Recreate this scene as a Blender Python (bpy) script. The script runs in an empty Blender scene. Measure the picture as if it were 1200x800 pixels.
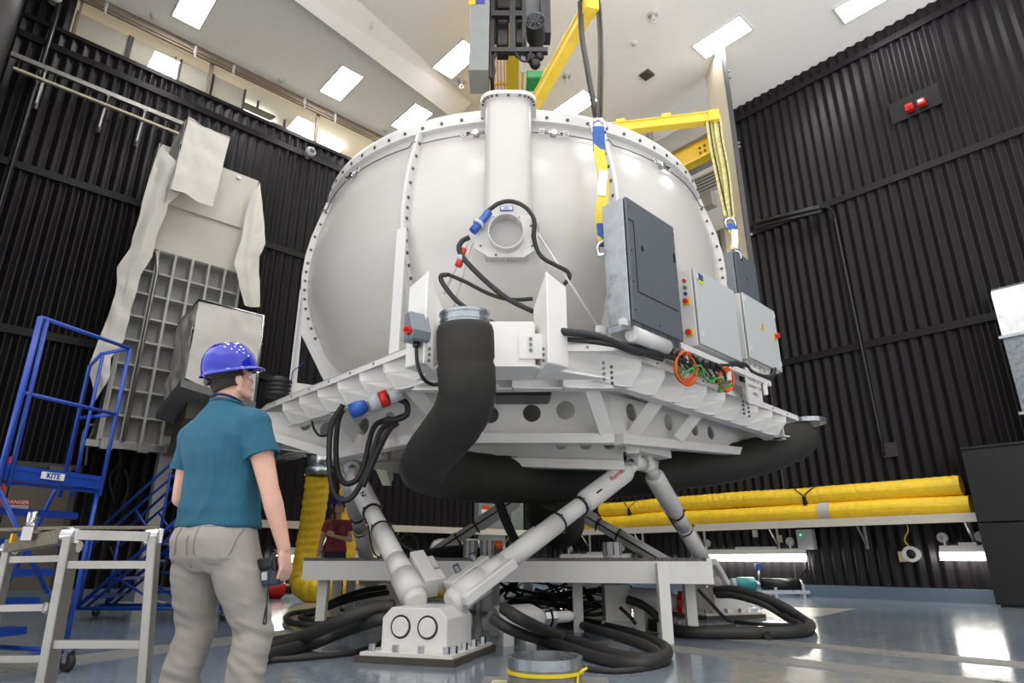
import bpy, bmesh, math, random
from mathutils import Vector, Matrix, Quaternion, noise as mnoise
SC = bpy.context.scene
COL = SC.collection
V = Vector
rnd = random.Random(7)

# ------------------------------------------------------------------ camera geometry
FPX = 742.7
TH = math.radians(18.91)
CH = 0.78
CT, ST = math.cos(TH), math.sin(TH)
CAM = V((0, 0, CH))
def ray(x, y):
    u = (x - 600) / FPX; v = -(y - 400) / FPX
    return V((u, CT - v * ST, ST + v * CT))
def PZ(x, y, z=0.0):
    d = ray(x, y); return CAM + d * ((z - CH) / d.z)
def PD(x, y, dep):
    d = ray(x, y); return CAM + d * (dep / d.y)
def PW(x, y, n, k):
    d = ray(x, y); return CAM + d * ((k - n.dot(CAM)) / n.dot(d))
AZR, AZL = math.radians(-42.33), math.radians(47.67)
NR = V((math.cos(AZR), -math.sin(AZR), 0)); NL = V((-math.cos(AZL), math.sin(AZL), 0))
UR = V((math.sin(AZR), math.cos(AZR), 0)); UL = V((math.sin(AZL), math.cos(AZL), 0))
KR, KL = 14.9, 14.8
CEIL = 13.0
ZA = V((0, 0, 1))
def WR(s, z, off=0.0):            # a point on the right wall (off = metres in front of it)
    p = NR * (KR - off) + UR * s; p.z = z; return p
def WL(t, z, off=0.0):
    p = NL * (KL - off) + UL * t; p.z = z; return p

# ------------------------------------------------------------------ materials
def lin(c):
    c = c / 255.0
    return c / 12.92 if c <= 0.04045 else ((c + 0.055) / 1.055) ** 2.4
MATS = {}
def mat(name, rgb, rough=0.5, metal=0.0, var=0.05, ns=6.0, bump=0.0, bs=40.0, rvar=0.0, spec=0.5, trans=0.0, emit=None, coat=0.0, stretch=None):
    if name in MATS: return MATS[name]
    m = bpy.data.materials.new(name); m.use_nodes = True
    nt = m.node_tree; b = nt.nodes['Principled BSDF']
    col = tuple(lin(c) for c in rgb)
    b.inputs['Base Color'].default_value = (*col, 1)
    b.inputs['Roughness'].default_value = rough
    b.inputs['Metallic'].default_value = metal
    b.inputs['Specular IOR Level'].default_value = spec
    b.inputs['Coat Weight'].default_value = coat
    if trans: b.inputs['Transmission Weight'].default_value = trans
    if emit:
        b.inputs['Emission Color'].default_value = (*[lin(c) for c in emit[0]], 1)
        b.inputs['Emission Strength'].default_value = emit[1]
    tc = nt.nodes.new('ShaderNodeTexCoord'); src = tc.outputs['Object']
    if stretch:
        mp = nt.nodes.new('ShaderNodeMapping'); mp.inputs['Scale'].default_value = stretch
        nt.links.new(src, mp.inputs['Vector']); src = mp.outputs['Vector']
    if var > 0:
        n = nt.nodes.new('ShaderNodeTexNoise'); n.inputs['Scale'].default_value = ns
        n.inputs['Detail'].default_value = 5; n.inputs['Roughness'].default_value = 0.6
        nt.links.new(src, n.inputs['Vector'])
        r = nt.nodes.new('ShaderNodeMapRange')
        r.inputs['From Min'].default_value = 0.3; r.inputs['From Max'].default_value = 0.7
        r.inputs['To Min'].default_value = 1 - var; r.inputs['To Max'].default_value = 1 + var
        nt.links.new(n.outputs['Fac'], r.inputs['Value'])
        mx = nt.nodes.new('ShaderNodeMix'); mx.data_type = 'RGBA'; mx.blend_type = 'MULTIPLY'
        mx.inputs['Factor'].default_value = 1; mx.inputs['A'].default_value = (*col, 1)
        nt.links.new(r.outputs['Result'], mx.inputs['B'])
        nt.links.new(mx.outputs['Result'], b.inputs['Base Color'])
        if rvar:
            r2 = nt.nodes.new('ShaderNodeMapRange')
            r2.inputs['From Min'].default_value = 0.3; r2.inputs['From Max'].default_value = 0.7
            r2.inputs['To Min'].default_value = max(0.02, rough - rvar); r2.inputs['To Max'].default_value = rough + rvar
            nt.links.new(n.outputs['Fac'], r2.inputs['Value']); nt.links.new(r2.outputs['Result'], b.inputs['Roughness'])
    if bump > 0:
        n2 = nt.nodes.new('ShaderNodeTexNoise'); n2.inputs['Scale'].default_value = bs; n2.inputs['Detail'].default_value = 4
        nt.links.new(src, n2.inputs['Vector'])
        bp = nt.nodes.new('ShaderNodeBump'); bp.inputs['Strength'].default_value = bump; bp.inputs['Distance'].default_value = 0.02
        nt.links.new(n2.outputs['Fac'], bp.inputs['Height']); nt.links.new(bp.outputs['Normal'], b.inputs['Normal'])
    MATS[name] = m
    return m
def lamp_mat(name, rgb, strength):
    if name in MATS: return MATS[name]
    m = bpy.data.materials.new(name); m.use_nodes = True; nt = m.node_tree
    nt.nodes.remove(nt.nodes['Principled BSDF'])
    e = nt.nodes.new('ShaderNodeEmission'); e.inputs['Color'].default_value = (*[lin(c) for c in rgb], 1); e.inputs['Strength'].default_value = strength
    nt.links.new(e.outputs['Emission'], nt.nodes['Material Output'].inputs['Surface'])
    MATS[name] = m; return m

# ------------------------------------------------------------------ mesh builder
def frame(d, up=None):
    d = d.normalized()
    if up is None: up = ZA if abs(d.z) < 0.95 else V((0, 1, 0))
    x = up.cross(d)
    if x.length < 1e-5: x = V((1, 0, 0)).cross(d)
    x.normalize(); y = d.cross(x); return x, y
def spline(pts, k=6, closed=False):
    pts = [V(p) for p in pts]; n = len(pts); out = []
    rng = range(n) if closed else range(n - 1)
    for i in rng:
        if closed: a, b, c, d = pts[(i - 1) % n], pts[i], pts[(i + 1) % n], pts[(i + 2) % n]
        else:
            b, c = pts[i], pts[i + 1]
            a = pts[i - 1] if i else b * 2 - c
            d = pts[i + 2] if i + 2 < n else c * 2 - b
        for j in range(k):
            t = j / k
            out.append(0.5 * ((2 * b) + (c - a) * t + (2 * a - 5 * b + 4 * c - d) * t * t + (3 * b - a - 3 * c + d) * t ** 3))
    if not closed: out.append(pts[-1])
    return out
class MB:
    def __init__(s): s.v = []; s.f = []; s.m = []; s.sm = []
    def add(s, vs, fs, mi=0, sm=False):
        o = len(s.v); s.v += [V(p) for p in vs]
        for f in fs: s.f.append(tuple(i + o for i in f)); s.m.append(mi); s.sm.append(sm)
        return s
    def box(s, c, sz, R=None, mi=0):
        c = V(c); hx, hy, hz = [q / 2 for q in sz]
        vs = [V((x, y, z)) for z in (-hz, hz) for x, y in ((-hx, -hy), (hx, -hy), (hx, hy), (-hx, hy))]
        if R is not None: vs = [R @ p for p in vs]
        return s.add([c + p for p in vs], [(3, 2, 1, 0), (4, 5, 6, 7), (0, 1, 5, 4), (1, 2, 6, 5), (2, 3, 7, 6), (3, 0, 4, 7)], mi)
    def bar(s, p, q, w, h, up=None, mi=0):
        p, q = V(p), V(q); x, y = frame(q - p, up); x = x * (w / 2); y = y * (h / 2)
        vs = [b + a for b in (p, q) for a in (-x - y, x - y, x + y, -x + y)]
        return s.add(vs, [(3, 2, 1, 0), (4, 5, 6, 7), (0, 1, 5, 4), (1, 2, 6, 5), (2, 3, 7, 6), (3, 0, 4, 7)], mi)
    def tube(s, pts, r, n=10, closed=False, mi=0, cap=True, sm=True, flat=1.0, up=None):
        pts = [V(p) for p in pts]; N = len(pts)
        rs = r if isinstance(r, (list, tuple)) else [r] * N
        vs = []; x = None
        for i, p in enumerate(pts):
            a = pts[(i - 1) % N] if (closed or i) else p; b = pts[(i + 1) % N] if (closed or i < N - 1) else p
            t = (b - a).normalized() if (b - a).length > 1e-9 else V((0, 0, 1))
            if x is None: x, y = frame(t, up)
            else:
                x = x - t * x.dot(t)
                if x.length < 1e-6: x, y = frame(t)
                x.normalize(); y = t.cross(x)
            for j in range(n):
                g = 2 * math.pi * j / n
                vs.append(p + (x * math.cos(g) + y * math.sin(g) * flat) * rs[i])
        fs = []
        for i in range(N if closed else N - 1):
            k = (i + 1) % N
            for j in range(n):
                l = (j + 1) % n; fs.append((i * n + j, i * n + l, k * n + l, k * n + j))
        s.add(vs, fs, mi, sm)
        if cap and not closed:
            o = len(s.v) - len(vs)
            s.f.append(tuple(o + j for j in reversed(range(n)))); s.m.append(mi); s.sm.append(False)
            s.f.append(tuple(o + (N - 1) * n + j for j in range(n))); s.m.append(mi); s.sm.append(False)
        return s
    def cyl(s, p, q, r, r2=None, n=24, mi=0, cap=True): return s.tube([p, q], [r, r if r2 is None else r2], n, mi=mi, cap=cap)
    def lathe(s, prof, org, ax=ZA, n=32, a0=0.0, a1=None, mi=0, sm=True, ref=None):
        org = V(org); ax = V(ax).normalized(); x, y = frame(ax, ref)
        full = a1 is None; a1 = 2 * math.pi if full else a1
        cnt = n if full else n + 1; vs = []
        for r, h in prof:
            for j in range(cnt):
                g = a0 + (a1 - a0) * j / n
                vs.append(org + ax * h + (x * math.cos(g) + y * math.sin(g)) * r)
        fs = []
        for i in range(len(prof) - 1):
            for j in range(n):
                l = (j + 1) % cnt; fs.append((i * cnt + j, i * cnt + l, (i + 1) * cnt + l, (i + 1) * cnt + j))
        return s.add(vs, fs, mi, sm)
    def ring(s, r0, r1, h0, h1, org, ax=ZA, n=32, mi=0, ref=None, sm=False):
        return s.lathe([(r0, h0), (r1, h0), (r1, h1), (r0, h1), (r0, h0)], org, ax, n, mi=mi, ref=ref, sm=sm)
    def plate(s, poly, th, mi=0):
        poly = [V(p) for p in poly]; th = V(th); n = len(poly)
        vs = poly + [p + th for p in poly]
        fs = [tuple(reversed(range(n))), tuple(range(n, 2 * n))] + [(i, (i + 1) % n, n + (i + 1) % n, n + i) for i in range(n)]
        return s.add(vs, fs, mi)
    def holed(s, outer, holes, th, mi=0):
        """flat outline with openings, extruded by th"""
        bm = bmesh.new(); es = []
        for lp in [outer] + holes:
            vv = [bm.verts.new(V(p)) for p in lp]
            for i in range(len(vv)): es.append(bm.edges.new((vv[i], vv[(i + 1) % len(vv)])))
        bmesh.ops.triangle_fill(bm, use_beauty=True, use_dissolve=False, edges=es)
        th = V(th); bm.verts.index_update(); n = len(bm.verts)
        top = [v.co.copy() for v in bm.verts]; fs = [tuple(v.index for v in f.verts) for f in bm.faces]
        ed = [tuple(v.index for v in e.verts) for e in bm.edges if len(e.link_faces) == 1]
        bm.free()
        s.add(top + [p + th for p in top], fs + [tuple(i + n for i in reversed(f)) for f in fs] + [(a, b, b + n, a + n) for a, b in ed], mi)
        return s
    def sphere(s, c, r, n=16, m=10, mi=0, sc=(1, 1, 1), R=None):
        c = V(c); vs = []; fs = []
        for i in range(m + 1):
            a = math.pi * i / m
            for j in range(n):
                g = 2 * math.pi * j / n
                p = V((math.sin(a) * math.cos(g) * r * sc[0], math.sin(a) * math.sin(g) * r * sc[1], math.cos(a) * r * sc[2]))
                vs.append(c + (R @ p if R is not None else p))
        for i in range(m):
            for j in range(n):
                l = (j + 1) % n; fs.append((i * n + j, i * n + l, (i + 1) * n + l, (i + 1) * n + j))
        return s.add(vs, fs, mi, True)
    def grid(s, P, mi=0, sm=True, closeu=False):
        nu, nv = len(P), len(P[0]); vs = [p for row in P for p in row]; fs = []
        for i in range(nu - 1 + (1 if closeu else 0)):
            k = (i + 1) % nu
            for j in range(nv - 1): fs.append((i * nv + j, k * nv + j, k * nv + j + 1, i * nv + j + 1))
        return s.add(vs, fs, mi, sm)
    def text(s, txt, org, xdir, ydir, size, th=0.002, mi=0, align='CENTER', bold=0.0):
        cu = bpy.data.curves.new('t', 'FONT'); cu.body = txt; cu.size = size; cu.align_x = align; cu.align_y = 'CENTER'; cu.resolution_u = 2; cu.offset = bold
        o = bpy.data.objects.new('t', cu); COL.objects.link(o)
        me = bpy.data.meshes.new_from_object(o.evaluated_get(bpy.context.evaluated_depsgraph_get()))
        xd, yd = V(xdir).normalized(), V(ydir).normalized(); nd = xd.cross(yd)
        vs = [V(org) + xd * v.co.x + yd * v.co.y + nd * th for v in me.vertices]
        fs = [tuple(p.vertices) for p in me.polygons]
        bpy.data.objects.remove(o); bpy.data.curves.remove(cu); bpy.data.meshes.remove(me)
        return s.add(vs, fs, mi)
    def build(s, name, mats, parent=None, bevel=0.0, seg=1, fix=True, origin=None):
        me = bpy.data.meshes.new(name)
        if parent is not None: org = WORG[parent.name]
        elif origin is not None: org = V(origin)
        else:
            xs = [p.x for p in s.v]; ys = [p.y for p in s.v]; zs = [p.z for p in s.v]
            org = V(((min(xs) + max(xs)) / 2, (min(ys) + max(ys)) / 2, min(zs)))
        me.from_pydata([p - org for p in s.v], [], s.f)
        for mm in (mats if isinstance(mats, (list, tuple)) else [mats]): me.materials.append(mm)
        me.polygons.foreach_set('material_index', s.m); me.polygons.foreach_set('use_smooth', s.sm)
        if fix:
            bm = bmesh.new(); bm.from_mesh(me); bmesh.ops.recalc_face_normals(bm, faces=bm.faces); bm.to_mesh(me); bm.free()
        me.update()
        o = bpy.data.objects.new(name, me); COL.objects.link(o)
        if parent is not None: o.parent = parent
        else: o.location = org
        WORG[o.name] = org.copy()
        if bevel:
            md = o.modifiers.new('bevel', 'BEVEL'); md.width = bevel; md.segments = seg; md.limit_method = 'ANGLE'; md.angle_limit = math.radians(40)
        return o
WORG = {}
def thing(name, label, cat, loc, group=None):
    o = bpy.data.objects.new(name, None); COL.objects.link(o); o.location = V(loc); o.empty_display_size = 0.1
    WORG[o.name] = V(loc); o['label'] = label; o['category'] = cat
    if group: o['group'] = group
    return o
def tag(o, label, cat, group=None, kind=None):
    o['label'] = label; o['category'] = cat
    if group: o['group'] = group
    if kind: o['kind'] = kind
    return o
def struct(o): o['kind'] = 'structure'; return o
def circle(c, xd, yd, r, n=20): return [V(c) + (V(xd) * math.cos(2 * math.pi * i / n) + V(yd) * math.sin(2 * math.pi * i / n)) * r for i in range(n)]
def instance(o, loc, parent, name=None):
    """a further copy of a small part mesh (bolt, knob) at a world place under parent"""
    c = o.copy(); COL.objects.link(c); c.parent = parent; c.location = V(loc) - WORG[parent.name]; WORG[c.name] = V(loc); return c
def boltmesh(r=0.02, h=0.015):
    key = 'bolt_%d_%d' % (r * 10000, h * 10000)
    if key in bpy.data.meshes: return bpy.data.meshes[key]
    b = MB(); b.lathe([(0.0, h), (r, h), (r, -h * 0.3)], (0, 0, 0), n=6, sm=False)
    b.add([V((math.cos(k * math.pi / 3) * r, math.sin(k * math.pi / 3) * r, 0)) for k in range(6)], [])
    me = bpy.data.meshes.new(key); me.from_pydata(b.v, [], b.f); me.update(); return me
def bolt(loc, nrm, parent, material, r=0.02, h=0.015, name='bolt'):
    base = boltmesh(r, h); key = base.name + '_' + material.name
    me = bpy.data.meshes.get(key)
    if me is None: me = base.copy(); me.name = key; me.materials.append(material)
    o = bpy.data.objects.new(name, me); COL.objects.link(o); o.parent = parent
    o.rotation_mode = 'QUATERNION'; o.rotation_quaternion = V(nrm).normalized().to_track_quat('Z', 'Y')
    o.location = V(loc) - WORG[parent.name]; return o
def RZ(a): return Matrix.Rotation(a, 3, 'Z')
def basis(x, y, z): return Matrix((V(x), V(y), V(z))).transposed()
# ------------------------------------------------------------------ materials used all over
M_black = mat('black_wall_paint', (27, 25, 28), 0.4, var=0.1, ns=1.2, spec=0.2)
M_ceil = mat('ceiling_paint', (250, 249, 246), 0.8, var=0.02)
M_white = mat('white_paint', (204, 203, 202), 0.35, var=0.03, ns=3)
M_whiteb = mat('white_steel_paint', (224, 222, 219), 0.4, var=0.04, ns=5)
M_cream = mat('dome_gelcoat', (190, 187, 184), 0.24, var=0.02, ns=2.5, bump=0.05, bs=9, stretch=(1, 1, 5))
M_steel = mat('galvanised_steel', (176, 182, 188), 0.32, 0.9, var=0.18, ns=9, rvar=0.1)
M_alu = mat('bare_aluminium', (160, 158, 154), 0.36, 0.85, var=0.1, ns=10, rvar=0.08)
M_dark = mat('dark_bolt', (96, 86, 74), 0.45, 0.6, var=0.1)
M_bolt = mat('grey_bolt', (120, 124, 130), 0.4, 0.7, var=0.1)
M_rub = mat('black_rubber', (34, 34, 36), 0.55, var=0.12, ns=12)
M_insul = mat('black_foam_insulation', (37, 36, 34), 0.75, var=0.18, ns=7, bump=0.25, bs=30)
M_blue = mat('blue_powder_coat', (22, 62, 152), 0.35, var=0.08, ns=6)
M_yel = mat('yellow_crane_paint', (226, 194, 52), 0.4, var=0.07, ns=4)
M_yfab = mat('yellow_quilted_vinyl', (252, 210, 46), 0.42, var=0.06, ns=5, bump=0.5, bs=18)
M_lamp = lamp_mat('ceiling_lamp_diffuser', (255, 254, 252), 30.0)
M_lamp2 = lamp_mat('wall_lamp_diffuser', (255, 250, 240), 22.0)
M_grey = mat('grey_enclosure_paint', (178, 182, 184), 0.45, var=0.02)
M_dgrey = mat('dark_grey_enclosure_paint', (84, 90, 97), 0.5, var=0.03)
M_red = mat('red_plastic', (190, 30, 26), 0.4, var=0.05)
M_green = mat('green_plastic', (24, 120, 62), 0.4, var=0.05)
M_black2 = mat('black_plastic', (26, 26, 28), 0.4, var=0.08)
M_text = mat('black_print', (30, 30, 32), 0.6, var=0)
M_rtext = mat('red_print', (196, 40, 36), 0.6, var=0)
M_btext = mat('blue_print', (24, 58, 150), 0.6, var=0)
M_wtext = mat('white_print', (232, 230, 226), 0.6, var=0)
M_chrome = mat('polished_steel', (200, 200, 202), 0.2, 1.0, var=0.05)

# ------------------------------------------------------------------ floor
def floor_mat():
    m = bpy.data.materials.new('blue_grey_epoxy_floor'); m.use_nodes = True; nt = m.node_tree; b = nt.nodes['Principled BSDF']
    tc = nt.nodes.new('ShaderNodeTexCoord')
    n = nt.nodes.new('ShaderNodeTexNoise'); n.inputs['Scale'].default_value = 0.55; n.inputs['Detail'].default_value = 6; n.inputs['Roughness'].default_value = 0.55
    n2 = nt.nodes.new('ShaderNodeTexNoise'); n2.inputs['Scale'].default_value = 7; n2.inputs['Detail'].default_value = 6
    for q in (n, n2): nt.links.new(tc.outputs['Object'], q.inputs['Vector'])
    cr = nt.nodes.new('ShaderNodeValToRGB'); e = cr.color_ramp.elements
    e[0].position = 0.3; e[0].color = (lin(108), lin(118), lin(129), 1)
    e[1].position = 0.72; e[1].color = (lin(134), lin(144), lin(154), 1)
    nt.links.new(n.outputs['Fac'], cr.inputs['Fac']); nt.links.new(cr.outputs['Color'], b.inputs['Base Color'])
    mr = nt.nodes.new('ShaderNodeMapRange'); mr.inputs['From Min'].default_value = 0.3; mr.inputs['From Max'].default_value = 0.7
    mr.inputs['To Min'].default_value = 0.1; mr.inputs['To Max'].default_value = 0.2
    nt.links.new(n2.outputs['Fac'], mr.inputs['Value']); nt.links.new(mr.outputs['Result'], b.inputs['Roughness'])
    bp = nt.nodes.new('ShaderNodeBump'); bp.inputs['Strength'].default_value = 0.04; bp.inputs['Distance'].default_value = 0.02
    nt.links.new(n2.outputs['Fac'], bp.inputs['Height']); nt.links.new(bp.outputs['Normal'], b.inputs['Normal'])
    b.inputs['Specular IOR Level'].default_value = 0.6
    return m
M_floor = floor_mat()
def floor_corner(s, t):            # s along NR, t along NL
    return NR * s + NL * t
f = MB(); q = [NR * 15.2 + NL * 15.1, NR * 15.2 - NL * 3, -NR * 1.5 - NL * 3, -NR * 1.5 + NL * 15.1]
f.plate([V((p.x, p.y, -0.2)) for p in q], (0, 0, 0.2)); struct(f.build('floor', M_floor, origin=(0, 0, 0)))

# tread plate trench covers let into the floor
M_tread = mat('steel_tread_plate', (142, 141, 138), 0.42, 0.2, var=0.22, ns=16, bump=0.6, bs=70)
tread_n = 0
def tread(p, q, w, name):
    p, q = V((p[0], p[1], 0)), V((q[0], q[1], 0)); d = (q - p).normalized(); c = V((-d.y, d.x, 0)) * (w / 2)
    L = (q - p).length; k = max(1, round(L / 1.6))
    b = MB()
    for i in range(k):
        a0 = p + d * (L * i / k + 0.006); a1 = p + d * (L * (i + 1) / k - 0.006)
        b.plate([a0 - c, a1 - c, a1 + c, a0 + c], (0, 0, 0.004))
        for a in (a0 + d * 0.08, a1 - d * 0.08):
            for sg in (-0.75, 0.75): b.cyl(a + c * sg + V((0, 0, 0.004)), a + c * sg + V((0, 0, 0.006)), 0.018, n=10, mi=1)
    return struct(b.build(name, [M_tread, M_dark]))
tA, tB = PZ(850, 747), PZ(1200, 779)
dA = (tB - tA).normalized()
tread(tA - dA * 1.3, tB + dA * 2, 0.34, 'trim_1')
tC, tD = PZ(800, 761), PZ(1110, 796)
dC = (tD - tC).normalized()
tread(tC - dC * 0.9, tD + dC * 2, 0.36, 'trim_2')
tE, tF = PZ(20, 782), PZ(285, 748)
dE = (tF - tE).normalized()
tread(tE - dE * 1.6, tF + dE * 0.9, 0.5, 'trim_3')
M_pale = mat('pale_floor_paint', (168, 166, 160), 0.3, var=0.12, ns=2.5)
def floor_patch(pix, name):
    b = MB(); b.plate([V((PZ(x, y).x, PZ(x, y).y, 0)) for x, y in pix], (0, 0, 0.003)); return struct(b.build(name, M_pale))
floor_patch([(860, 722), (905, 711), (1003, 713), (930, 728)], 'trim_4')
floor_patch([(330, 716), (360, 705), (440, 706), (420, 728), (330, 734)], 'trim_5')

# ------------------------------------------------------------------ corrugated walls
PITCH, DEP = 0.227, 0.06
def corrugated(name, pt, a, b, zlo, zhi, material, step=PITCH):
    """pt(s, z, off) -> point; the sheet runs from a to b"""
    prof = [(0, 0), (0.09, 0), (0.48, 1), (0.6, 1)]
    P = []; s = a
    while s < b:
        for u, d in prof:
            x = s + u * step
            if x <= b: P.append((x, d))
        s += step
    mb = MB()
    for zz0, zz1 in ((zlo, zhi),):
        row0 = [pt(x, zz0, DEP * (1 - d)) for x, d in P]; row1 = [pt(x, zz1, DEP * (1 - d)) for x, d in P]
        mb.grid([row0, row1], sm=False)
    return struct(mb.build(name, material, fix=False))
CS, CTT = 14.8, 14.88                     # where the two walls meet
OPEN = UR.dot(PW(869, 200, NR, KR))       # the high opening in the right wall starts here
corrugated('wall_right', WR, -14, OPEN, 0.0, CEIL, M_black)
corrugated('wall_right_low', WR, OPEN, CS, 0.0, 6.0, M_black)
GT0, GTOP, GBOT = UL.dot(PW(88, 20, NL, KL)), 12.85, 11.72
corrugated('wall_left', WL, -0.85, CTT, 0.0, GBOT, M_black)
corrugated('wall_left_high', WL, -0.85, GT0, GBOT, CEIL, M_black)
def WN(s, z, off=0.0): p = NL * s + UL * (-0.7 + off); p.z = z; return p
corrugated('wall_near', WN, 6.5, KL + 0.1, 0.0, CEIL, M_black)

trim_n = 6
def batten(pt, a, b, z, h=0.16, off=0.06, th=0.03, material=M_black):
    global trim_n
    m = MB(); m.plate([pt(a, z - h / 2, off), pt(b, z - h / 2, off), pt(b, z + h / 2, off), pt(a, z + h / 2, off)], pt(0, 0, th) - pt(0, 0, 0))
    struct(m.build('trim_%d' % trim_n, material)); trim_n += 1
for z in (5.29, 8.97): batten(WR, -12, OPEN if z > 6 else CS, z)
batten(WR, -12, OPEN, 12.58)
for z in (4.89, 8.26, 11.25): batten(WL, -0.6, CTT, z)
batten(WL, -0.6, CTT, GBOT, 0.1)
M_base = mat('blue_grey_kerb_paint', (98, 114, 128), 0.35, var=0.08)
for pt, a, b, nm in ((WR, -2.8, CS, 'baseboard_right'), (WL, -0.6, CTT, 'baseboard_left')):
    m = MB(); m.plate([pt(a, 0, 0.0), pt(b, 0, 0.0), pt(b, 0.24, 0.0), pt(a, 0.24, 0.0)], pt(0, 0, 0.17) - pt(0, 0, 0)); struct(m.build(nm, M_base))

m = MB(); m.plate([WR(CS + 0.05, 0, -0.02), WR(CS - 0.12, 0, 0.06), WL(CTT - 0.12, 0, 0.06), WL(CTT + 0.05, 0, -0.02)], (0, 0, 6.0)); struct(m.build('trim_50', M_black))
# ------------------------------------------------------------------ ceiling with a shallow boxed beam
c = MB(); q = [NR * 22 + NL * 22, NR * 22 - NL * 8, -NR * 12 - NL * 8, -NR * 12 + NL * 22]
c.plate([V((p.x, p.y, CEIL)) for p in q], (0, 0, 0.2)); struct(c.build('ceiling', M_ceil, origin=(0, 0, CEIL)))
a0, a1 = V((-7.2, 8.3, CEIL)), V((-1.75, 15.25, CEIL)); d = (a1 - a0).normalized(); pn = V((d.y, -d.x, 0))
b = MB(); b.add([a0, a1, a1 + pn * 0.75 - ZA * 0.02, a0 + pn * 1.3 - ZA * 0.02, a1 + pn * 0.15 - ZA * 0.3, a0 + pn * 0.2 - ZA * 0.42],
      [(0, 1, 4, 5), (5, 4, 2, 3), (1, 2, 4), (0, 5, 3)]); struct(b.build('trim_40', M_ceil))

# ceiling lamps
BAY_FILL = [NR * 17.6 + UR * 13.2, NR * 17.6 + UR * 16.5]  # pair of lamps added out of view to brighten the bay
LAMPS = [(-7.41, 11.46), (-4.64, 14.02), (-2.94, 15.48), (-1.42, 13.14), (1.76, 14.92), (5.2, 12.41), (8.22, 11.28),
         (-9.4, 7.6), (-5.2, 8.9), (-6.6, 5.2), (-2.6, 9.6), (-3.4, 5.6), (0.9, 8.6), (3.4, 8.6), (0.6, 4.6), (4.4, 4.4), (7.2, 6.6), (-2.6, 1.0), (2.0, 0.4), (6.4, 1.2)] + [(p.x, p.y) for p in BAY_FILL]  # this row is out of view, put in for light
NAMES = ['nearest the gallery glass at far left', 'second along from the gallery glass', 'seen just over the left rim of the dome', 'left of the hanging hoist', 'seen above the dome behind the yellow spreader arm',
         'crossed by the top of the tall hanging panel', 'cut by the top edge of the picture, near the right wall']
Rl = basis(UL, UR, ZA)
for i, (x, y) in enumerate(LAMPS):
    lb = ('square white ceiling lamp ' + NAMES[i]) if i < len(NAMES) else ('unseen ceiling lamp added to brighten the bay behind the dome' if y > 18 else 'unseen white ceiling lamp added for light over the near part of the hall')
    t = thing('ceiling_lamp', lb, 'ceiling lamp', (x, y, CEIL), 'ceiling lamps')
    fr = MB()
    for sx, sy, w, h in ((0, 0.645, 0.66, 0.03), (0, -0.645, 0.66, 0.03), (0.315, 0, 0.03, 1.26), (-0.315, 0, 0.03, 1.26)):
        fr.box(V((x, y, CEIL - 0.02)) + Rl @ V((sx, sy, 0)), (w, h, 0.04), Rl)
    fr.build('frame', M_white, t)
    df = MB(); df.box((x, y, CEIL - 0.012), (0.6, 1.26, 0.02), Rl); df.build('diffuser', M_lamp, t)
# small ceiling fittings
for (px, py), w in zip(((180, 18), (330, 93), (452, 152), (743, 50), (765, 20)), ('by the gallery track', 'between two lamps at left', 'near the dome rim', 'above the dome centre', 'right of the hoist')):
    p = PZ(px, py, CEIL); m = MB(); m.lathe([(0, -0.07), (0.05, -0.07), (0.075, -0.03), (0.085, 0)], p, n=16)
    tag(m.build('smoke_detector', M_white), 'small round white ceiling detector ' + w, 'smoke detector', 'ceiling detectors')
for (px, py), w in zip(((541, 98), (436, 28), (664, 92), (765, 20)), ('left of the white column top', 'above the left ceiling beam', 'right of the yellow spreader arm', 'beyond the black sling')):
    p = PZ(px, py - 4, CEIL); m = MB(); m.cyl(p, p - ZA * 0.16, 0.02, n=8); m.lathe([(0, 0), (0.12, 0), (0.12, -0.03), (0, -0.03)], p, n=16)
    m.tube([p - ZA * 0.16 + V((math.cos(k * 0.785) * 0.055, 0, -0.055 + math.sin(k * 0.785) * 0.055)) for k in range(8)], 0.014, 6, closed=True)
    tag(m.build('ceiling_hook', M_white), 'white ring hook on the ceiling ' + w, 'hook', 'ceiling ring hooks')
p = PZ(758, 87, CEIL); m = MB()
m.box(p - ZA * 0.02, (0.3, 0.3, 0.04), Rl)
for k in range(6): m.box(p - ZA * 0.05 + Rl @ V((0, -0.11 + k * 0.045, 0)), (0.27, 0.015, 0.03), Rl)
tag(m.build('ceiling_vent', mat('vent_grey', (92, 88, 80), 0.6)), 'small square grey ceiling vent right of the black sling', 'vent')

# ------------------------------------------------------------------ gallery behind glass, high in the left wall
M_gwall = mat('gallery_wall_paint', (226, 214, 184), 0.75, var=0.04)
M_track = mat('anodised_track', (132, 120, 104), 0.5, 0.2, var=0.08)
gt1 = 20.5
m = MB()
m.plate([WL(GT0, GBOT, -4), WL(gt1, GBOT, -4), WL(gt1, CEIL, -4), WL(GT0, CEIL, -4)], NL * 0.1)
m.plate([WL(GT0, GBOT, 0), WL(GT0, GBOT, -4), WL(GT0, CEIL, -4), WL(GT0, CEIL, 0)], -UL * 0.1)
struct(m.build('wall_gallery', M_gwall))
m = MB(); m.plate([WL(GT0, GBOT - 0.25, -0.02), WL(gt1, GBOT - 0.25, -0.02), WL(gt1, GBOT - 0.25, -4), WL(GT0, GBOT - 0.25, -4)], (0, 0, 0.2)); struct(m.build('floor_gallery', M_gwall))
m = MB()
m.plate([WL(GT0, GTOP, 0.05), WL(CTT, GTOP, 0.05), WL(CTT, CEIL, 0.05), WL(GT0, CEIL, 0.05)], -NL * 0.04)
m.plate([WL(GT0, GTOP - 0.1, 0.0), WL(CTT, GTOP - 0.1, 0.0), WL(CTT, GTOP, 0.0), WL(GT0, GTOP, 0.0)], -NL * 0.16)
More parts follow.
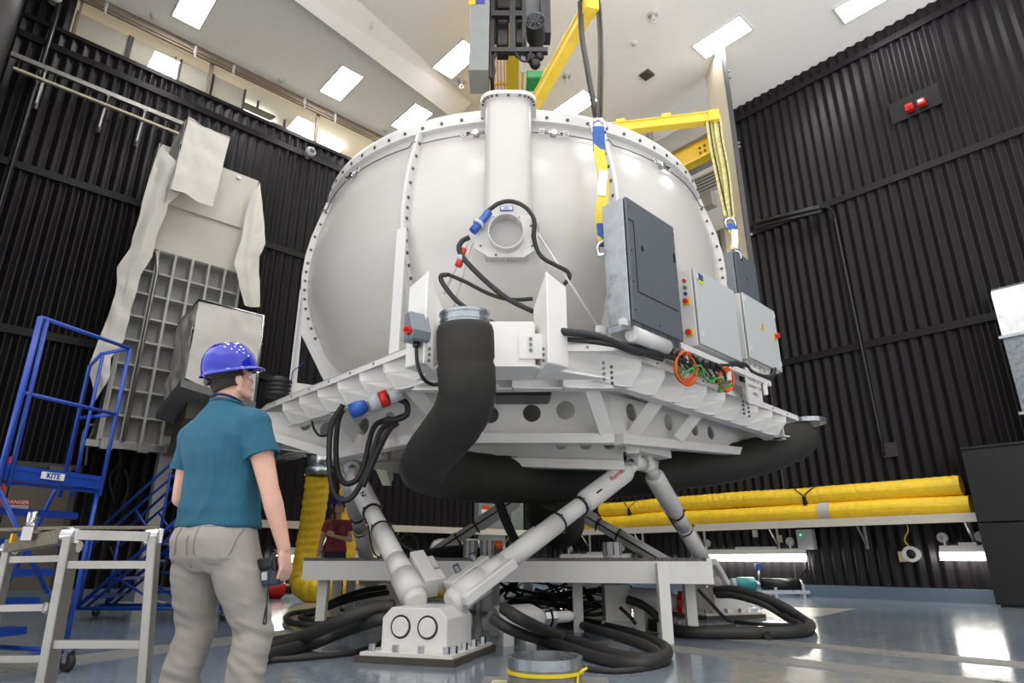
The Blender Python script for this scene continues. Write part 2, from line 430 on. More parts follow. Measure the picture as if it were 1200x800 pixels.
m.plate([WL(GT0, GTOP - 0.16, 0.1), WL(CTT, GTOP - 0.16, 0.1), WL(CTT, GTOP - 0.1, 0.1), WL(GT0, GTOP - 0.1, 0.1)], -NL * 0.03)
struct(m.build('trim_41', M_track))
M_glass = bpy.data.materials.new('gallery_glass'); M_glass.use_nodes = True
_nt = M_glass.node_tree; _nt.nodes.remove(_nt.nodes['Principled BSDF'])
_t = _nt.nodes.new('ShaderNodeBsdfTransparent'); _t.inputs['Color'].default_value = (0.97, 0.97, 0.96, 1)
_g = _nt.nodes.new('ShaderNodeBsdfGlossy'); _g.inputs['Roughness'].default_value = 0.0
_n = _nt.nodes.new('ShaderNodeTexNoise'); _n.inputs['Scale'].default_value = 0.8
_bp = _nt.nodes.new('ShaderNodeBump'); _bp.inputs['Strength'].default_value = 0.01
_nt.links.new(_n.outputs['Fac'], _bp.inputs['Height']); _nt.links.new(_bp.outputs['Normal'], _g.inputs['Normal'])
_lw = _nt.nodes.new('ShaderNodeLayerWeight'); _lw.inputs['Blend'].default_value = 0.5
_pw = _nt.nodes.new('ShaderNodeMath'); _pw.operation = 'POWER'; _pw.inputs[1].default_value = 4.0; _nt.links.new(_lw.outputs['Facing'], _pw.inputs[0])
_f = _nt.nodes.new('ShaderNodeMath'); _f.operation = 'MULTIPLY_ADD'; _f.inputs[1].default_value = 0.85; _f.inputs[2].default_value = 0.04; _nt.links.new(_pw.outputs[0], _f.inputs[0])
_m = _nt.nodes.new('ShaderNodeMixShader'); _nt.links.new(_f.outputs[0], _m.inputs['Fac']); _nt.links.new(_t.outputs[0], _m.inputs[1]); _nt.links.new(_g.outputs[0], _m.inputs[2]); _nt.links.new(_m.outputs[0], _nt.nodes['Material Output'].inputs['Surface'])
mull = [GT0 + 0.03] + [UL.dot(PW(x, y, NL, KL)) for x, y in ((247, 85), (371, 150))] + [CTT - 0.05]
for i in range(len(mull) - 1):
    t = bpy.data.objects.new('window_%d' % (i + 1), None); COL.objects.link(t); base = WL((mull[i] + mull[i + 1]) / 2, GBOT, 0.0); t.location = base; WORG[t.name] = base; t['kind'] = 'structure'
    g = MB(); g.plate([WL(mull[i] + 0.03, GBOT + 0.05, -0.02), WL(mull[i + 1] - 0.03, GBOT + 0.05, -0.02), WL(mull[i + 1] - 0.03, GTOP - 0.1, -0.02), WL(mull[i] + 0.03, GTOP - 0.1, -0.02)], NL * 0.012); g.build('pane', M_glass, t)
    g = MB()
    for s in (mull[i] + 0.02, mull[i + 1] - 0.02): g.bar(WL(s, GBOT, 0.0), WL(s, GTOP, 0.0), 0.05, 0.06, up=NL)
    g.bar(WL(mull[i], GBOT + 0.03, 0.0), WL(mull[i + 1], GBOT + 0.03, 0.0), 0.06, 0.06); g.build('window_frame', M_track, t)
# grey screens standing behind the glass
M_screen = mat('grey_partition_fabric', (186, 182, 170), 0.85, var=0.04)
M_edge = mat('partition_edge', (70, 66, 62), 0.5)
for (x0, y0, x1, y1), w in zip(((90, 20, 152, 60), (152, 45, 203, 80), (212, 75, 247, 105), (250, 90, 285, 120)), ('first from the left', 'second, beside a dark round head rest', 'third, left of the mullion', 'last, just right of the mullion')):
    s0, s1 = UL.dot(PW(x0, y0, NL, KL + 0.2)), UL.dot(PW(x1, y1, NL, KL + 0.2))
    t = thing('partition_screen', 'grey partition screen behind the gallery glass, ' + w, 'partition screen', WL((s0 + s1) / 2, GBOT - 0.05, -0.4), 'gallery screens')
    g = MB(); g.plate([WL(s0, GBOT - 0.05, -0.2), WL(s1, GBOT - 0.05, -0.2), WL(s1, GBOT + 0.86, -0.2), WL(s0, GBOT + 0.86, -0.2)], NL * 0.05); g.build('panel', M_screen, t)
    g = MB()
    for s in (s0, s1): g = MB(); g.bar(WL(s, GBOT - 0.05, -0.2), WL(s, GBOT + 0.88, -0.2), 0.05, 0.07, up=NL); g.build('edge_post', M_edge, t)
# gallery lamps, some added to brighten its ceiling, and other fittings
for s, o, w, hh, nm in ((2.2, 1.5, 0.3, 1.2, 'added for light behind the first two grey screens'), (4.6, 1.5, 0.3, 1.2, 'behind the last grey screen'), (6.75, 1.25, 0.25, 1.2, 'right of the second mullion'), (9.4, 1.4, 0.25, 1.2, 'added for light nearest the dome')):
    p = WL(s, CEIL - 0.16, -o); g = MB(); g.box(p, (hh, w, 0.06), Rl); g.bar(p + UL * 0.3, p + UL * 0.3 + ZA * 0.16, 0.02, 0.02); g.bar(p - UL * 0.3, p - UL * 0.3 + ZA * 0.16, 0.02, 0.02)
    tag(g.build('gallery_lamp', lamp_mat('gallery_lamp_diffuser', (255, 250, 238), 7.0)), 'long white hanging lamp behind the gallery glass' + ', ' + nm, 'ceiling lamp', 'gallery lamps')
for s, o in ((GT0 + 4.4, 0.9), (GT0 + 5.3, 1.2)):
    p = WL(s, CEIL - 0.36, -o); g = MB(); g.box(p, (0.9, 0.45, 0.06), Rl @ Matrix.Rotation(0.35, 3, 'X')); g.bar(p, p + ZA * 0.355, 0.05, 0.05)
    tag(g.build('gallery_monitor', M_dgrey), 'dark monitor hung from the gallery ceiling behind glass, ' + ('nearer the grey screens' if o < 1 else 'nearer the dome'), 'monitor', 'gallery monitors')
# white clips on the glass track
for px, py, w in ((124, 8, 'first'), (229, 59, 'second'), (274, 81, 'third'), (357, 119, 'fourth'), (393, 137, 'fifth')):
    p = PW(px, py, NL, KL - 0.16); g = MB(); g.bar(p + ZA * 0.12, p - ZA * 0.1, 0.05, 0.05); g.bar(p - ZA * 0.1, p - ZA * 0.2 + UL * 0.03, 0.03, 0.03); g.bar(p + ZA * 0.1, p + ZA * 0.1 + NL * 0.16, 0.04, 0.04)
    tag(g.build('track_clip', M_white), 'white sprinkler clip on the glass track, %s from the left' % w, 'bracket', 'track clips')

# ------------------------------------------------------------------ the bay beyond the right wall's high opening
M_bay = mat('bay_wall_panel', (168, 163, 152), 0.8, var=0.05)
m = MB(); m.plate([WR(OPEN - 4, 5.5, -6), WR(CS + 8, 5.5, -6), WR(CS + 8, CEIL, -6), WR(OPEN - 4, CEIL, -6)], NR * 0.1)
for k in range(9): m.box(WR(OPEN - 4 + k * 2, 9.25, -5.97), (0.02, 0.05, 7.4), basis(UR, NR, ZA), mi=1)
for z in (7, 8.5, 10): m.box(WR(OPEN + 5, z, -5.97), (24, 0.05, 0.02), basis(UR, NR, ZA), mi=1)
struct(m.build('wall_bay', [M_bay, M_edge]))
m = MB(); m.plate([WR(OPEN - 4, 5.8, -0.1), WR(CS + 8, 5.8, -0.1), WR(CS + 8, 5.8, -6), WR(OPEN - 4, 5.8, -6)], (0, 0, -0.2)); struct(m.build('floor_bay', M_bay))
M_gird = mat('grey_girder', (150, 146, 138), 0.55)
def bay_beam(px, py, k, h, d, mt, nm):
    p = PW(px, py, NR, k); e = UR.dot(PW(837, py, NR, k)); m = MB()
    a, b = NR * k + UR * e, NR * k + UR * (CS + 1); a.z = b.z = p.z; m.bar(a, b, d, h, up=ZA); return struct(m.build(nm, mt))
bay_beam(815, 193, 15.3, 0.4, 0.3, M_gird, 'beam_bay'); bay_beam(833, 234, 15.3, 0.45, 0.3, M_gird, 'beam_bay_low')
# ------------------------------------------------------------------ the dome
DC = V((0.03, 8.75, 0))
def rad(phi): a = math.radians(phi); return V((math.sin(a), -math.cos(a), 0))
def tng(phi): a = math.radians(phi); return V((math.cos(a), math.sin(a), 0))
def DP(phi, r, z): p = DC + rad(phi) * r; p.z = z; return p
SHELL = [(2.68, 5.62), (2.72, 5.48), (2.79, 5.2), (2.87, 4.9), (2.92, 4.6), (2.935, 4.3), (2.92, 4.02), (2.88, 3.83), (2.81, 3.63), (2.7, 3.4), (2.58, 3.2), (2.42, 3.05), (2.2, 2.92), (1.9, 2.82), (0.0, 2.78)]
def shell_r(z):
    for (r0, z0), (r1, z1) in zip(SHELL, SHELL[1:]):
        if z1 <= z <= z0: return r0 + (r1 - r0) * (z0 - z) / (z0 - z1)
    return SHELL[0][0] if z > SHELL[0][1] else 0
dome = thing('simulator_dome', 'huge white round simulator dome on the legged motion platform in mid hall', 'dome', DP(0, 0, 2.78))
m = MB(); pr = spline([V((r, 0, z)) for r, z in SHELL], 4)
m.lathe([(max(p.x, 0), p.z) for p in pr], DC, n=128); m.build('shell', M_cream, dome)
m = MB(); m.lathe([(2.62, 5.62), (2.3, 5.85), (1.6, 6.1), (0.8, 6.2), (0, 6.22)], DC, n=96); m.build('roof_cap', M_cream, dome)
m = MB(); m.lathe([(2.66, 5.46), (2.79, 5.46), (2.79, 5.57), (2.77, 5.63), (2.6, 5.64)], DC, n=128, sm=False)
rf = m.build('rim_flange', M_white, dome)
for i in range(72):
    ph = i * 5.0 + 2.5
    if -110 < (ph - 360 if ph > 180 else ph) < 110: bolt(DP(ph, 2.79, 5.51), rad(ph), rf, M_dark, 0.021, 0.012)
SEAMS = (-68.5, -23.5, 21.5, 66.5, 111.5, 156.5, -158.5, -113.5)
for ph in SEAMS:
    t = tng(ph) * 0.022; inner = []; outer = []
    zz = [5.46, 5.2, 4.9, 4.6, 4.3, 4.0, 3.75, 3.5, 3.3]
    for z in zz:
        r = shell_r(z); inner.append(DP(ph, r - 0.05, z)); outer.append(DP(ph, r + 0.085, z))
    m = MB()
    for i in range(len(zz) - 1): m.plate([inner[i] - t, outer[i] - t, outer[i + 1] - t, inner[i + 1] - t], t * 2)
    sf = m.build('seam_flange', M_white, dome)
    if abs(ph) < 112:
        z = 5.3; k = 0
        while z > 3.4:
            r = shell_r(z) + 0.04
            for sg in (-1, 1): bolt(DP(ph, r, z) + t * sg, t * sg, sf, M_dark, 0.019, 0.012)
            z -= 0.2 if z > 4.5 else 0.13
    # support web that carries the seam down to the platform
    ro = 3.0; a = [DP(ph, ro - 0.06, 4.25), DP(ph, ro, 4.1), DP(ph, ro, 2.6), DP(ph, 2.05, 2.6)]
    for z in (2.9, 3.05, 3.2, 3.4, 3.63, 3.83, 4.02): a.append(DP(ph, shell_r(z) - 0.02, z))
    hole = [DP(ph, 2.94, 3.5), DP(ph, 2.93, 2.86), DP(ph, 2.56, 2.84)]
    m = MB(); m.holed([p - t * 0.5 for p in a], [[p - t * 0.5 for p in hole]], t)
    m.plate([DP(ph, ro, 4.1) - t * 2.6, DP(ph, ro, 4.1) + t * 2.6, DP(ph, ro, 2.6) + t * 2.6, DP(ph, ro, 2.6) - t * 2.6], rad(ph) * 0.02)
    m.build('support_web', M_white, dome)
# cable with turnbuckles round the shoulder
zc = 5.3
m = MB(); m.tube([DP(-112 + i * 2, shell_r(zc) + (0.1 if any(abs(-112 + i * 2 - q) < 1.2 for q in SEAMS) else 0.03), zc) for i in range(113)], 0.008, 6)
m.build('shoulder_cable', M_bolt, dome)
for ph in (-46, -9, 9, 40, 75, -85):
    m = MB(); c = DP(ph, shell_r(zc) + 0.05, zc); d = tng(ph)
    m.cyl(c - d * 0.1, c + d * 0.1, 0.02, n=10); m.cyl(c - rad(ph) * 0.05, c + rad(ph) * 0.02, 0.035, n=12)
    for sg in (-1, 1): m.tube([c + d * sg * 0.14 + (d * math.cos(k) + ZA * math.sin(k)) * 0.035 for k in [q * 0.7 for q in range(9)]], 0.009, 6, closed=True)
    m.build('turnbuckle', M_chrome, dome)

# white access column on the front of the dome
cx = -0.04; y0 = 5.62
col = thing('access_column', 'white round-fronted column on the front of the dome, above the round nozzle', 'duct', (cx, y0, 3.6))
def uform(w, d, z, n=14, yb=6.1):
    """U outline: flat at the back, rounded front"""
    pts = [V((cx + w, yb, z))]
    for i in range(n + 1):
        a = math.pi * i / n; ca, sa = math.cos(a), math.sin(a)
        e = 0.55
        pts.append(V((cx + w * math.copysign(abs(ca) ** e, ca), y0 + 0.25 - (d + 0.25) * abs(sa) ** e, z)))
    pts.append(V((cx - w, yb, z))); return pts
m = MB(); m.grid([uform(0.255, 0.0, z) for z in (4.02, 4.4, 5.0, 5.5)], closeu=False)
m.plate(uform(0.255, 0.0, 4.02), (0, 0, 0.01)); m.build('column_shell', M_cream, col)
m = MB(); m.plate(uform(0.31, 0.055, 5.5, yb=6.0), (0, 0, 0.045)); fl = m.build('top_flange', M_white, col)
for p in uform(0.285, 0.03, 5.5)[2:15:1]: bolt(p, (0, 0, -1), fl, M_dark, 0.014, 0.01)
m = MB(); m.plate(uform(0.32, 0.06, 3.98, yb=6.0), (0, 0, 0.045)); m.build('bottom_flange', M_white, col, bevel=0.008)
nz = V((-0.055, 5.5, 3.75)); nd = V((0.0, -0.97, -0.24)).normalized(); nx = V((1, 0, 0)); ny = nd.cross(nx) * -1
ny = nx.cross(nd) if nx.cross(nd).z > 0 else nd.cross(nx)
oct_ = [(-0.3, 0.11), (-0.2, 0.2), (0.2, 0.2), (0.3, 0.11), (0.31, -0.12), (0.17, -0.21), (-0.17, -0.21), (-0.31, -0.12)]
m = MB(); m.holed([nz + nx * a + ny * b for a, b in oct_], [circle(nz, nx, ny, 0.165, 28)], -nd * 0.03); npl = m.build('nozzle_plate', M_white, col)
for a, b in ((-0.24, 0.1), (0.24, 0.1), (0.25, -0.1), (-0.25, -0.1), (-0.12, 0.18), (0.0, 0.185), (0.12, 0.18), (0.05, 0.185), (-0.1, -0.19), (0.25, 0.0)): bolt(nz + nx * a + ny * b, nd, npl, M_dark, 0.012, 0.01)
m = MB(); m.ring(0.16, 0.172, -0.4, 0.2, nz, nd, n=40, sm=False, ref=nx); m.build('nozzle_pipe', M_cream, col)
m = MB(); m.lathe([(0, -0.12), (0.165, -0.12)], nz, nd, n=32, ref=nx); m.build('nozzle_plug', mat('tan_gasket', (170, 150, 112), 0.7), col)
m = MB(); m.plate([nz + nx * a + ny * b - nd * 0.03 for a, b in ((-0.22, 0.17), (0.22, 0.17), (0.22, -0.17), (-0.22, -0.17))], -nd * 0.35); m.build('nozzle_box', M_white, col)
# small blue printed plate at the foot of the column
m = MB(); pc = V((cx - 0.015, y0 - 0.012, 4.12)); m.box(pc, (0.13, 0.008, 0.052), mi=0)
m.box(pc - V((0, 0.003, 0)), (0.116, 0.008, 0.04), mi=1)
m.text('Jtbs', pc - V((0, 0.008, 0)), (1, 0, 0), (0, 0, 1), 0.036, 0.002, mi=0)
nm = m.build('name_plate', [M_btext, mat('pale_blue_plate', (196, 202, 224), 0.4)], col); nm['label'] = 'small pale plate with blue print'

# stay rods from the nozzle to the platform
for (x0_, y0_), (x1_, y1_), w in (((548, 282), (520, 345), 'a'), ((553, 284), (528, 372), 'b'), ((629, 272), (706, 390), 'c'), ((628, 275), (642, 335), 'd')):
    m = MB(); m.cyl(PD(x0_, y0_, 5.6), PD(x1_, y1_, 5.75), 0.012, n=8)
    m.build('stay_rod', M_white, dome)

# ------------------------------------------------------------------ motion platform
plat = thing('motion_platform', 'white steel motion platform frame with gusset pockets and round holes under the dome', 'platform', (0, 8.75, 1.95))
ZT = 2.6
def zed(p, z): return V((p.x, p.y, z))
POLY = [zed(PZ(480, 405, ZT), 0), zed(PZ(720, 402, ZT), 0), zed(PZ(935, 487, ZT), 0), V((2.9, 10.4, 0)), V((1.25, 11.8, 0)), V((-1.25, 11.8, 0)), V((-3.95, 9.1, 0)), zed(PZ(313, 473, ZT), 0)]
NP = len(POLY); cen = V((0, 8.75, 0))
m = MB(); m.plate([zed(p, ZT - 0.012) for p in POLY], (0, 0, 0.012)); m.build('top_deck', M_whiteb, plat)
for i in range(NP):
    a, b = POLY[i], POLY[(i + 1) % NP]; d = (b - a).normalized(); L = (b - a).length; n = V((d.y, -d.x, 0))
    if n.dot((a + b) / 2 - cen) < 0: n = -n
    ins = 0.3; HB = 0.3 if i else 0.36
    wa, wb = a - n * ins, b - n * ins
    m = MB()
    m.plate([zed(wa, ZT - HB), zed(wb, ZT - HB), zed(wb, ZT), zed(wa, ZT)], -n * 0.015)          # web
    m.plate([zed(a, ZT - 0.07), zed(b, ZT - 0.07), zed(b, ZT), zed(a, ZT)], -n * 0.012)             # lip
    m.plate([zed(wa, ZT - HB), zed(wb, ZT - HB), zed(wb + n * 0.1, ZT - HB), zed(wa + n * 0.1, ZT - HB)], (0, 0, 0.014))
    m.build('edge_beam', M_whiteb, plat)
    if i in (0, 1, 7, 6, 2):
        k = max(2, round(L / 0.42)); back = i in (1, 7)
        for j in range(1, k):
            c = a + d * (L * j / k)
            tow = -1 if i in (1, 2) else 1                      # the folded sheet runs back towards the front of the platform
            prof = [(0, -0.012), (-0.015, -0.15), (-0.14, -HB), (-ins, -HB), (-ins, -0.012)]
            m = MB(); m.plate([zed(c + n * u, ZT + v) for u, v in prof], d * 0.012)
            e = c + d * (tow * L / k * 0.93)
            T0, T1, T2 = zed(c, ZT - 0.012), zed(c - n * 0.015, ZT - 0.15), zed(c - n * 0.14, ZT - HB)
            I0, I1, I2 = zed(e - n * ins, ZT - 0.012), zed(e - n * (ins - 0.02), ZT - 0.17), zed(e - n * ins, ZT - HB)
            m.plate([T0, T1, I1, I0], -n * 0.01); m.plate([T1, T2, I2, I1], -n * 0.01)
            m.build('gusset', M_whiteb, plat)
    for j in range(int(L / 0.45)):
        c = a + d * (0.25 + j * 0.45)
        if i in (0, 1, 7): bolt(zed(c + n * 0.0, ZT - 0.035), n, plat, M_bolt, 0.012, 0.008)
# splice plates with bolt columns at the corners
for c0, dn, cnt in ((PD(707, 425, 5.3), V((0.3, -0.95, 0)), 4), (PD(716, 430, 5.4), V((0.7, -0.7, 0)), 4), (PD(870, 470, 7.35), V((0.7, -0.7, 0)), 4), (PD(876, 473, 7.4), V((0.7, -0.7, 0)), 4), (PD(622, 397, 5.05), V((-0.3, -0.95, 0)), 3), (PD(650, 402, 5.05), V((0.3, -0.95, 0)), 3)):
    for j in range(cnt): bolt(c0 - ZA * (j * 0.05), dn, plat, M_bolt, 0.015, 0.012)
# front face sheet between the two tall fins
m = MB(); zt_f, zb_f = PD(580, 379, 5.1).z, PD(580, 430, 5.1).z; xa, xb = PD(515, 400, 5.1).x, PD(625, 400, 5.1).x; m.box(((xa + xb) / 2, 5.1, (zt_f + zb_f) / 2), (xb - xa, 0.04, zt_f - zb_f)); m.box((0.16, 5.075, (zt_f + zb_f) / 2 - 0.02), (0.2, 0.02, 0.22)); m.plate([V((xa, 5.09, zb_f)), V((xb, 5.09, zb_f)), V((0.85, 5.34, ZT - 0.34)), V((-0.85, 5.38, ZT - 0.34))], (0, 0.0, 0.02)); m.plate([V((xa, 5.09, zt_f)), V((xb, 5.09, zt_f)), V((xb, 5.4, zt_f)), V((xa, 5.4, zt_f))], (0, 0, 0.015)); m.plate([V((xa, 5.09, zb_f)), V((xa, 5.4, zb_f)), V((xa, 5.4, zt_f)), V((xa, 5.09, zt_f))], (0.015, 0, 0)); m.plate([V((xb, 5.09, zb_f)), V((xb, 5.4, zb_f)), V((xb, 5.4, zt_f)), V((xb, 5.09, zt_f))], (0.015, 0, 0))
m.build('front_sheet', M_whiteb, plat)
# tall V shaped fins
def fin(px, pytop, pymid, dep, s, hb):
    top = PD(px, pytop, dep); mid = PD(px, hb, dep)
    zt, zb = top.z, mid.z; x, y = top.x, top.y
    m = MB()
    A = V((x, y, 0)); Bk = A + V((-s * 0.1, 0.3, 0)); Ck = A + V((s * 0.18, 0.16, 0))
    m.plate([zed(A, zb), zed(A, zt), zed(Bk, zt - 0.22), zed(Bk, zb - 0.05)], V((s * 0.014, 0.004, 0)))
    m.plate([zed(A, zb), zed(A, zt), zed(Ck, zt - 0.08), zed(Ck, zb + 0.0)], V((0.0, 0.014, 0)))
    m.plate([zed(A, zb), zed(Bk, zb - 0.05), zed(Ck, zb)], (0, 0, 0.014))
    o = m.build('upright_fin', M_whiteb, plat)
    for j in range(3): bolt(zed(A, zb + 0.04 + j * 0.05) + V((-s * 0.03, 0.06, 0)), (-s, -0.3, 0), o, M_bolt, 0.013, 0.01)
fin(640, 318, 340, 4.95, 1, 425)
fin(502, 318, 340, 4.95, -1, 425)
# lower truss: holed panels
def hpanel(a, b, za0, za1, zb0, zb1, holes, th=0.02, nm='holed_panel', lip=True):
    a, b = V(a), V(b); d = (b - a).normalized(); n = V((d.y, -d.x, 0)); L = (b - a).length
    hs = []
    for u, r, dz in holes:
        z = (za0 + za1) / 2 * (1 - u) + (zb0 + zb1) / 2 * u + dz
        hs.append(circle(zed(a + d * (L * u), z), d, ZA, r, 20))
    m = MB(); m.holed([zed(a, za0), zed(b, zb0), zed(b, zb1), zed(a, za1)], hs, -n * th)
    if lip: m.plate([zed(a, za0 + 0.02), zed(b, zb0 + 0.02), zed(b, zb0 + 0.02) + n * 0.14, zed(a, za0 + 0.02) + n * 0.14], (0, 0, -0.1))
    return m.build(nm, M_whiteb, plat)
hpanel((-0.95, 6.6, 0), (1.05, 6.6, 0), 1.98, 2.5, 1.98, 2.5, [(0.36, 0.09, -0.02), (0.58, 0.095, 0.0), (0.76, 0.1, 0.03)])
hpanel((1.05, 6.6, 0), (3.3, 8.9, 0), 1.98, 2.45, 2.2, 2.5, [(0.12, 0.1, 0.08), (0.36, 0.1, 0.05), (0.55, 0.09, 0.03), (0.68, 0.09, 0.02)])
hpanel((-2.05, 7.55, 0), (-0.95, 6.6, 0), 1.95, 2.5, 1.98, 2.5, [(0.3, 0.1, 0.0), (0.62, 0.1, 0)])
hpanel((-3.1, 7.75, 0), (-2.05, 7.55, 0), 2.28, 2.5, 1.95, 2.5, [(0.55, 0.075, 0.03), (0.82, 0.09, 0.0)])
hpanel((1.25, 6.95, 0), (1.9, 10.4, 0), 1.95, 2.45, 2.0, 2.5, [(0.2, 0.1, 0), (0.4, 0.1, 0), (0.6, 0.1, 0)])
hpanel((-1.9, 10.2, 0), (-1.5, 7.3, 0), 1.95, 2.45, 2.0, 2.5, [(0.3, 0.1, 0), (0.6, 0.1, 0), (0.8, 0.1, 0)])
# second cross beam behind, just over the leg joints
m = MB()
hpanel((-1.2, 7.5, 0), (1.25, 7.15, 0), 1.9, 2.2, 1.78, 2.2, [(0.72, 0.07, 0.02), (0.83, 0.07, 0.02), (0.94, 0.07, 0.02)], nm='cross_beam')
m.plate([V((-1.2, 7.5, 1.88)), V((1.3, 7.1, 1.76)), V((1.75, 7.6, 1.85)), V((0.8, 10.9, 1.9)), V((-0.3, 10.9, 1.9)), V((-2.1, 8.1, 1.9))], (0, 0, 0.03)); m.build('belly_plate', mat('primer_grey', (150, 152, 154), 0.5, var=0.08), plat)
# diagonal braces between deck edge and lower chord
for p0, p1, w_, dp0, dp1 in (((690, 448), (712, 512), 0.16, 5.95, 6.55), ((770, 470), (740, 512), 0.14, 6.6, 6.8), ((820, 482), (795, 514), 0.12, 7.2, 7.3), ((480, 452), (510, 490), 0.14, 5.95, 6.5), ((395, 480), (425, 520), 0.16, 6.9, 7.5), ((665, 438), (682, 456), 0.1, 6.0, 6.5), ((575, 450), (560, 520), 0.08, 6.4, 6.6)):
    m = MB(); m.bar(PD(*p0, dp0), PD(*p1, dp1), w_, 0.03, up=V((0, -1, 0.2))); m.build('brace', M_whiteb, plat)
m = MB(); m.box((0.1, 6.1, 2.36), (0.56, 0.4, 0.2)); o = m.build('belly_box', M_black2, plat, bevel=0.02); o['label'] = 'black box slung under the front deck edge'
# corner brackets that take the leg joints
JR, JL, JB = V((1.5, 7.45, 1.84)), V((-2.0, 7.95, 1.84)), V((0.4, 10.7, 1.84))
for J in (JR, JL, JB):
    u = zed(J - cen, 0).normalized(); t = V((-u.y, u.x, 0)); m = MB()
    m.plate([J + u * 0.22 + t * 0.35 + ZA * 0.07, J + u * 0.22 - t * 0.35 + ZA * 0.07, J - u * 0.35 - t * 0.5 + ZA * 0.07, J - u * 0.35 + t * 0.5 + ZA * 0.07], (0, 0, 0.06))
    m.plate([J + u * 0.22 + t * 0.35 + ZA * 0.13, J + u * 0.22 - t * 0.35 + ZA * 0.13, J + u * 0.2 - t * 0.25 + ZA * 0.6, J + u * 0.2 + t * 0.25 + ZA * 0.6], -u * 0.03)
    for sg in (-1, 1): m.plate([J + u * 0.2 + t * sg * 0.3 + ZA * 0.13, J - u * 0.3 + t * sg * 0.3 + ZA * 0.13, J - u * 0.3 + t * sg * 0.3 + ZA * 0.6, J + u * 0.15 + t * sg * 0.3 + ZA * 0.6], t * 0.02)
    m.build('joint_bracket', M_whiteb, plat)

# ------------------------------------------------------------------ hexapod base blocks and legs
BC = [V((-0.70, 5.93, 0)), V((2.92, 9.8, 0)), V((-2.12, 10.75, 0))]
BW = ['front white base block with two round caps, bolted to the floor in the foreground', 'white base block on the floor under the right end of the steel table', 'white base block at the back left behind the steel table legs']
BLK = []
for i, c in enumerate(BC):
    u = (c - zed(cen, 0)); u.z = 0; u.normalize()
    if i == 0: u = V((-0.30, -0.954, 0))
    t = V((-u.y, u.x, 0)); R = basis(t, -u, ZA)
    blk = thing('leg_base_block', BW[i], 'base block', c, 'leg base blocks')
    m = MB(); m.box(c + V((0, 0, 0.025)), (0.86, 0.98, 0.05), R); o = m.build('ground_slab', mat('dark_grout', (74, 68, 60), 0.8, var=0.2), blk)
    m = MB(); m.box(c + V((0, 0, 0.062)), (0.8, 0.92, 0.025), R); bp_ = m.build('base_plate', M_whiteb, blk)
    for k in range(4):
        for sg in (-1, 1):
            for q in (c + R @ V((-0.33 + k * 0.22, sg * 0.41, 0.075)), c + R @ V((sg * 0.36, -0.33 + k * 0.22, 0.075))): bolt(q, ZA, bp_, M_chrome, 0.028, 0.055)
    m = MB(); h = 0.4; y0b = -0.32
    prof = [(-0.29, 0.07), (0.29, 0.07), (0.29, h - 0.08), (0.21, h), (-0.21, h), (-0.29, h - 0.08)]
    m.plate([c + R @ V((a, y0b, b)) for a, b in prof], R @ V((0, 0.55, 0))); m.build('block_body', M_whiteb, blk, bevel=0.006)
    for sx in (-0.12, 0.12):
        p = c + R @ V((sx, y0b, 0.255)); ax = R @ V((0, -1, 0))
        m = MB(); m.ring(0.068, 0.09, -0.01, 0.004, p, ax, n=32); m.lathe([(0.09, -0.01), (0.0, -0.01)], p, ax, 32); m.build('cap_recess', M_black2, blk)
        m = MB(); m.lathe([(0, 0.022), (0.03, 0.022), (0.031, 0.02), (0.07, 0.02), (0.074, 0.012), (0.074, -0.01)], p, ax, 36, sm=False); m.build('round_cap', M_whiteb, blk)
    BLK.append((c, u, t, R))

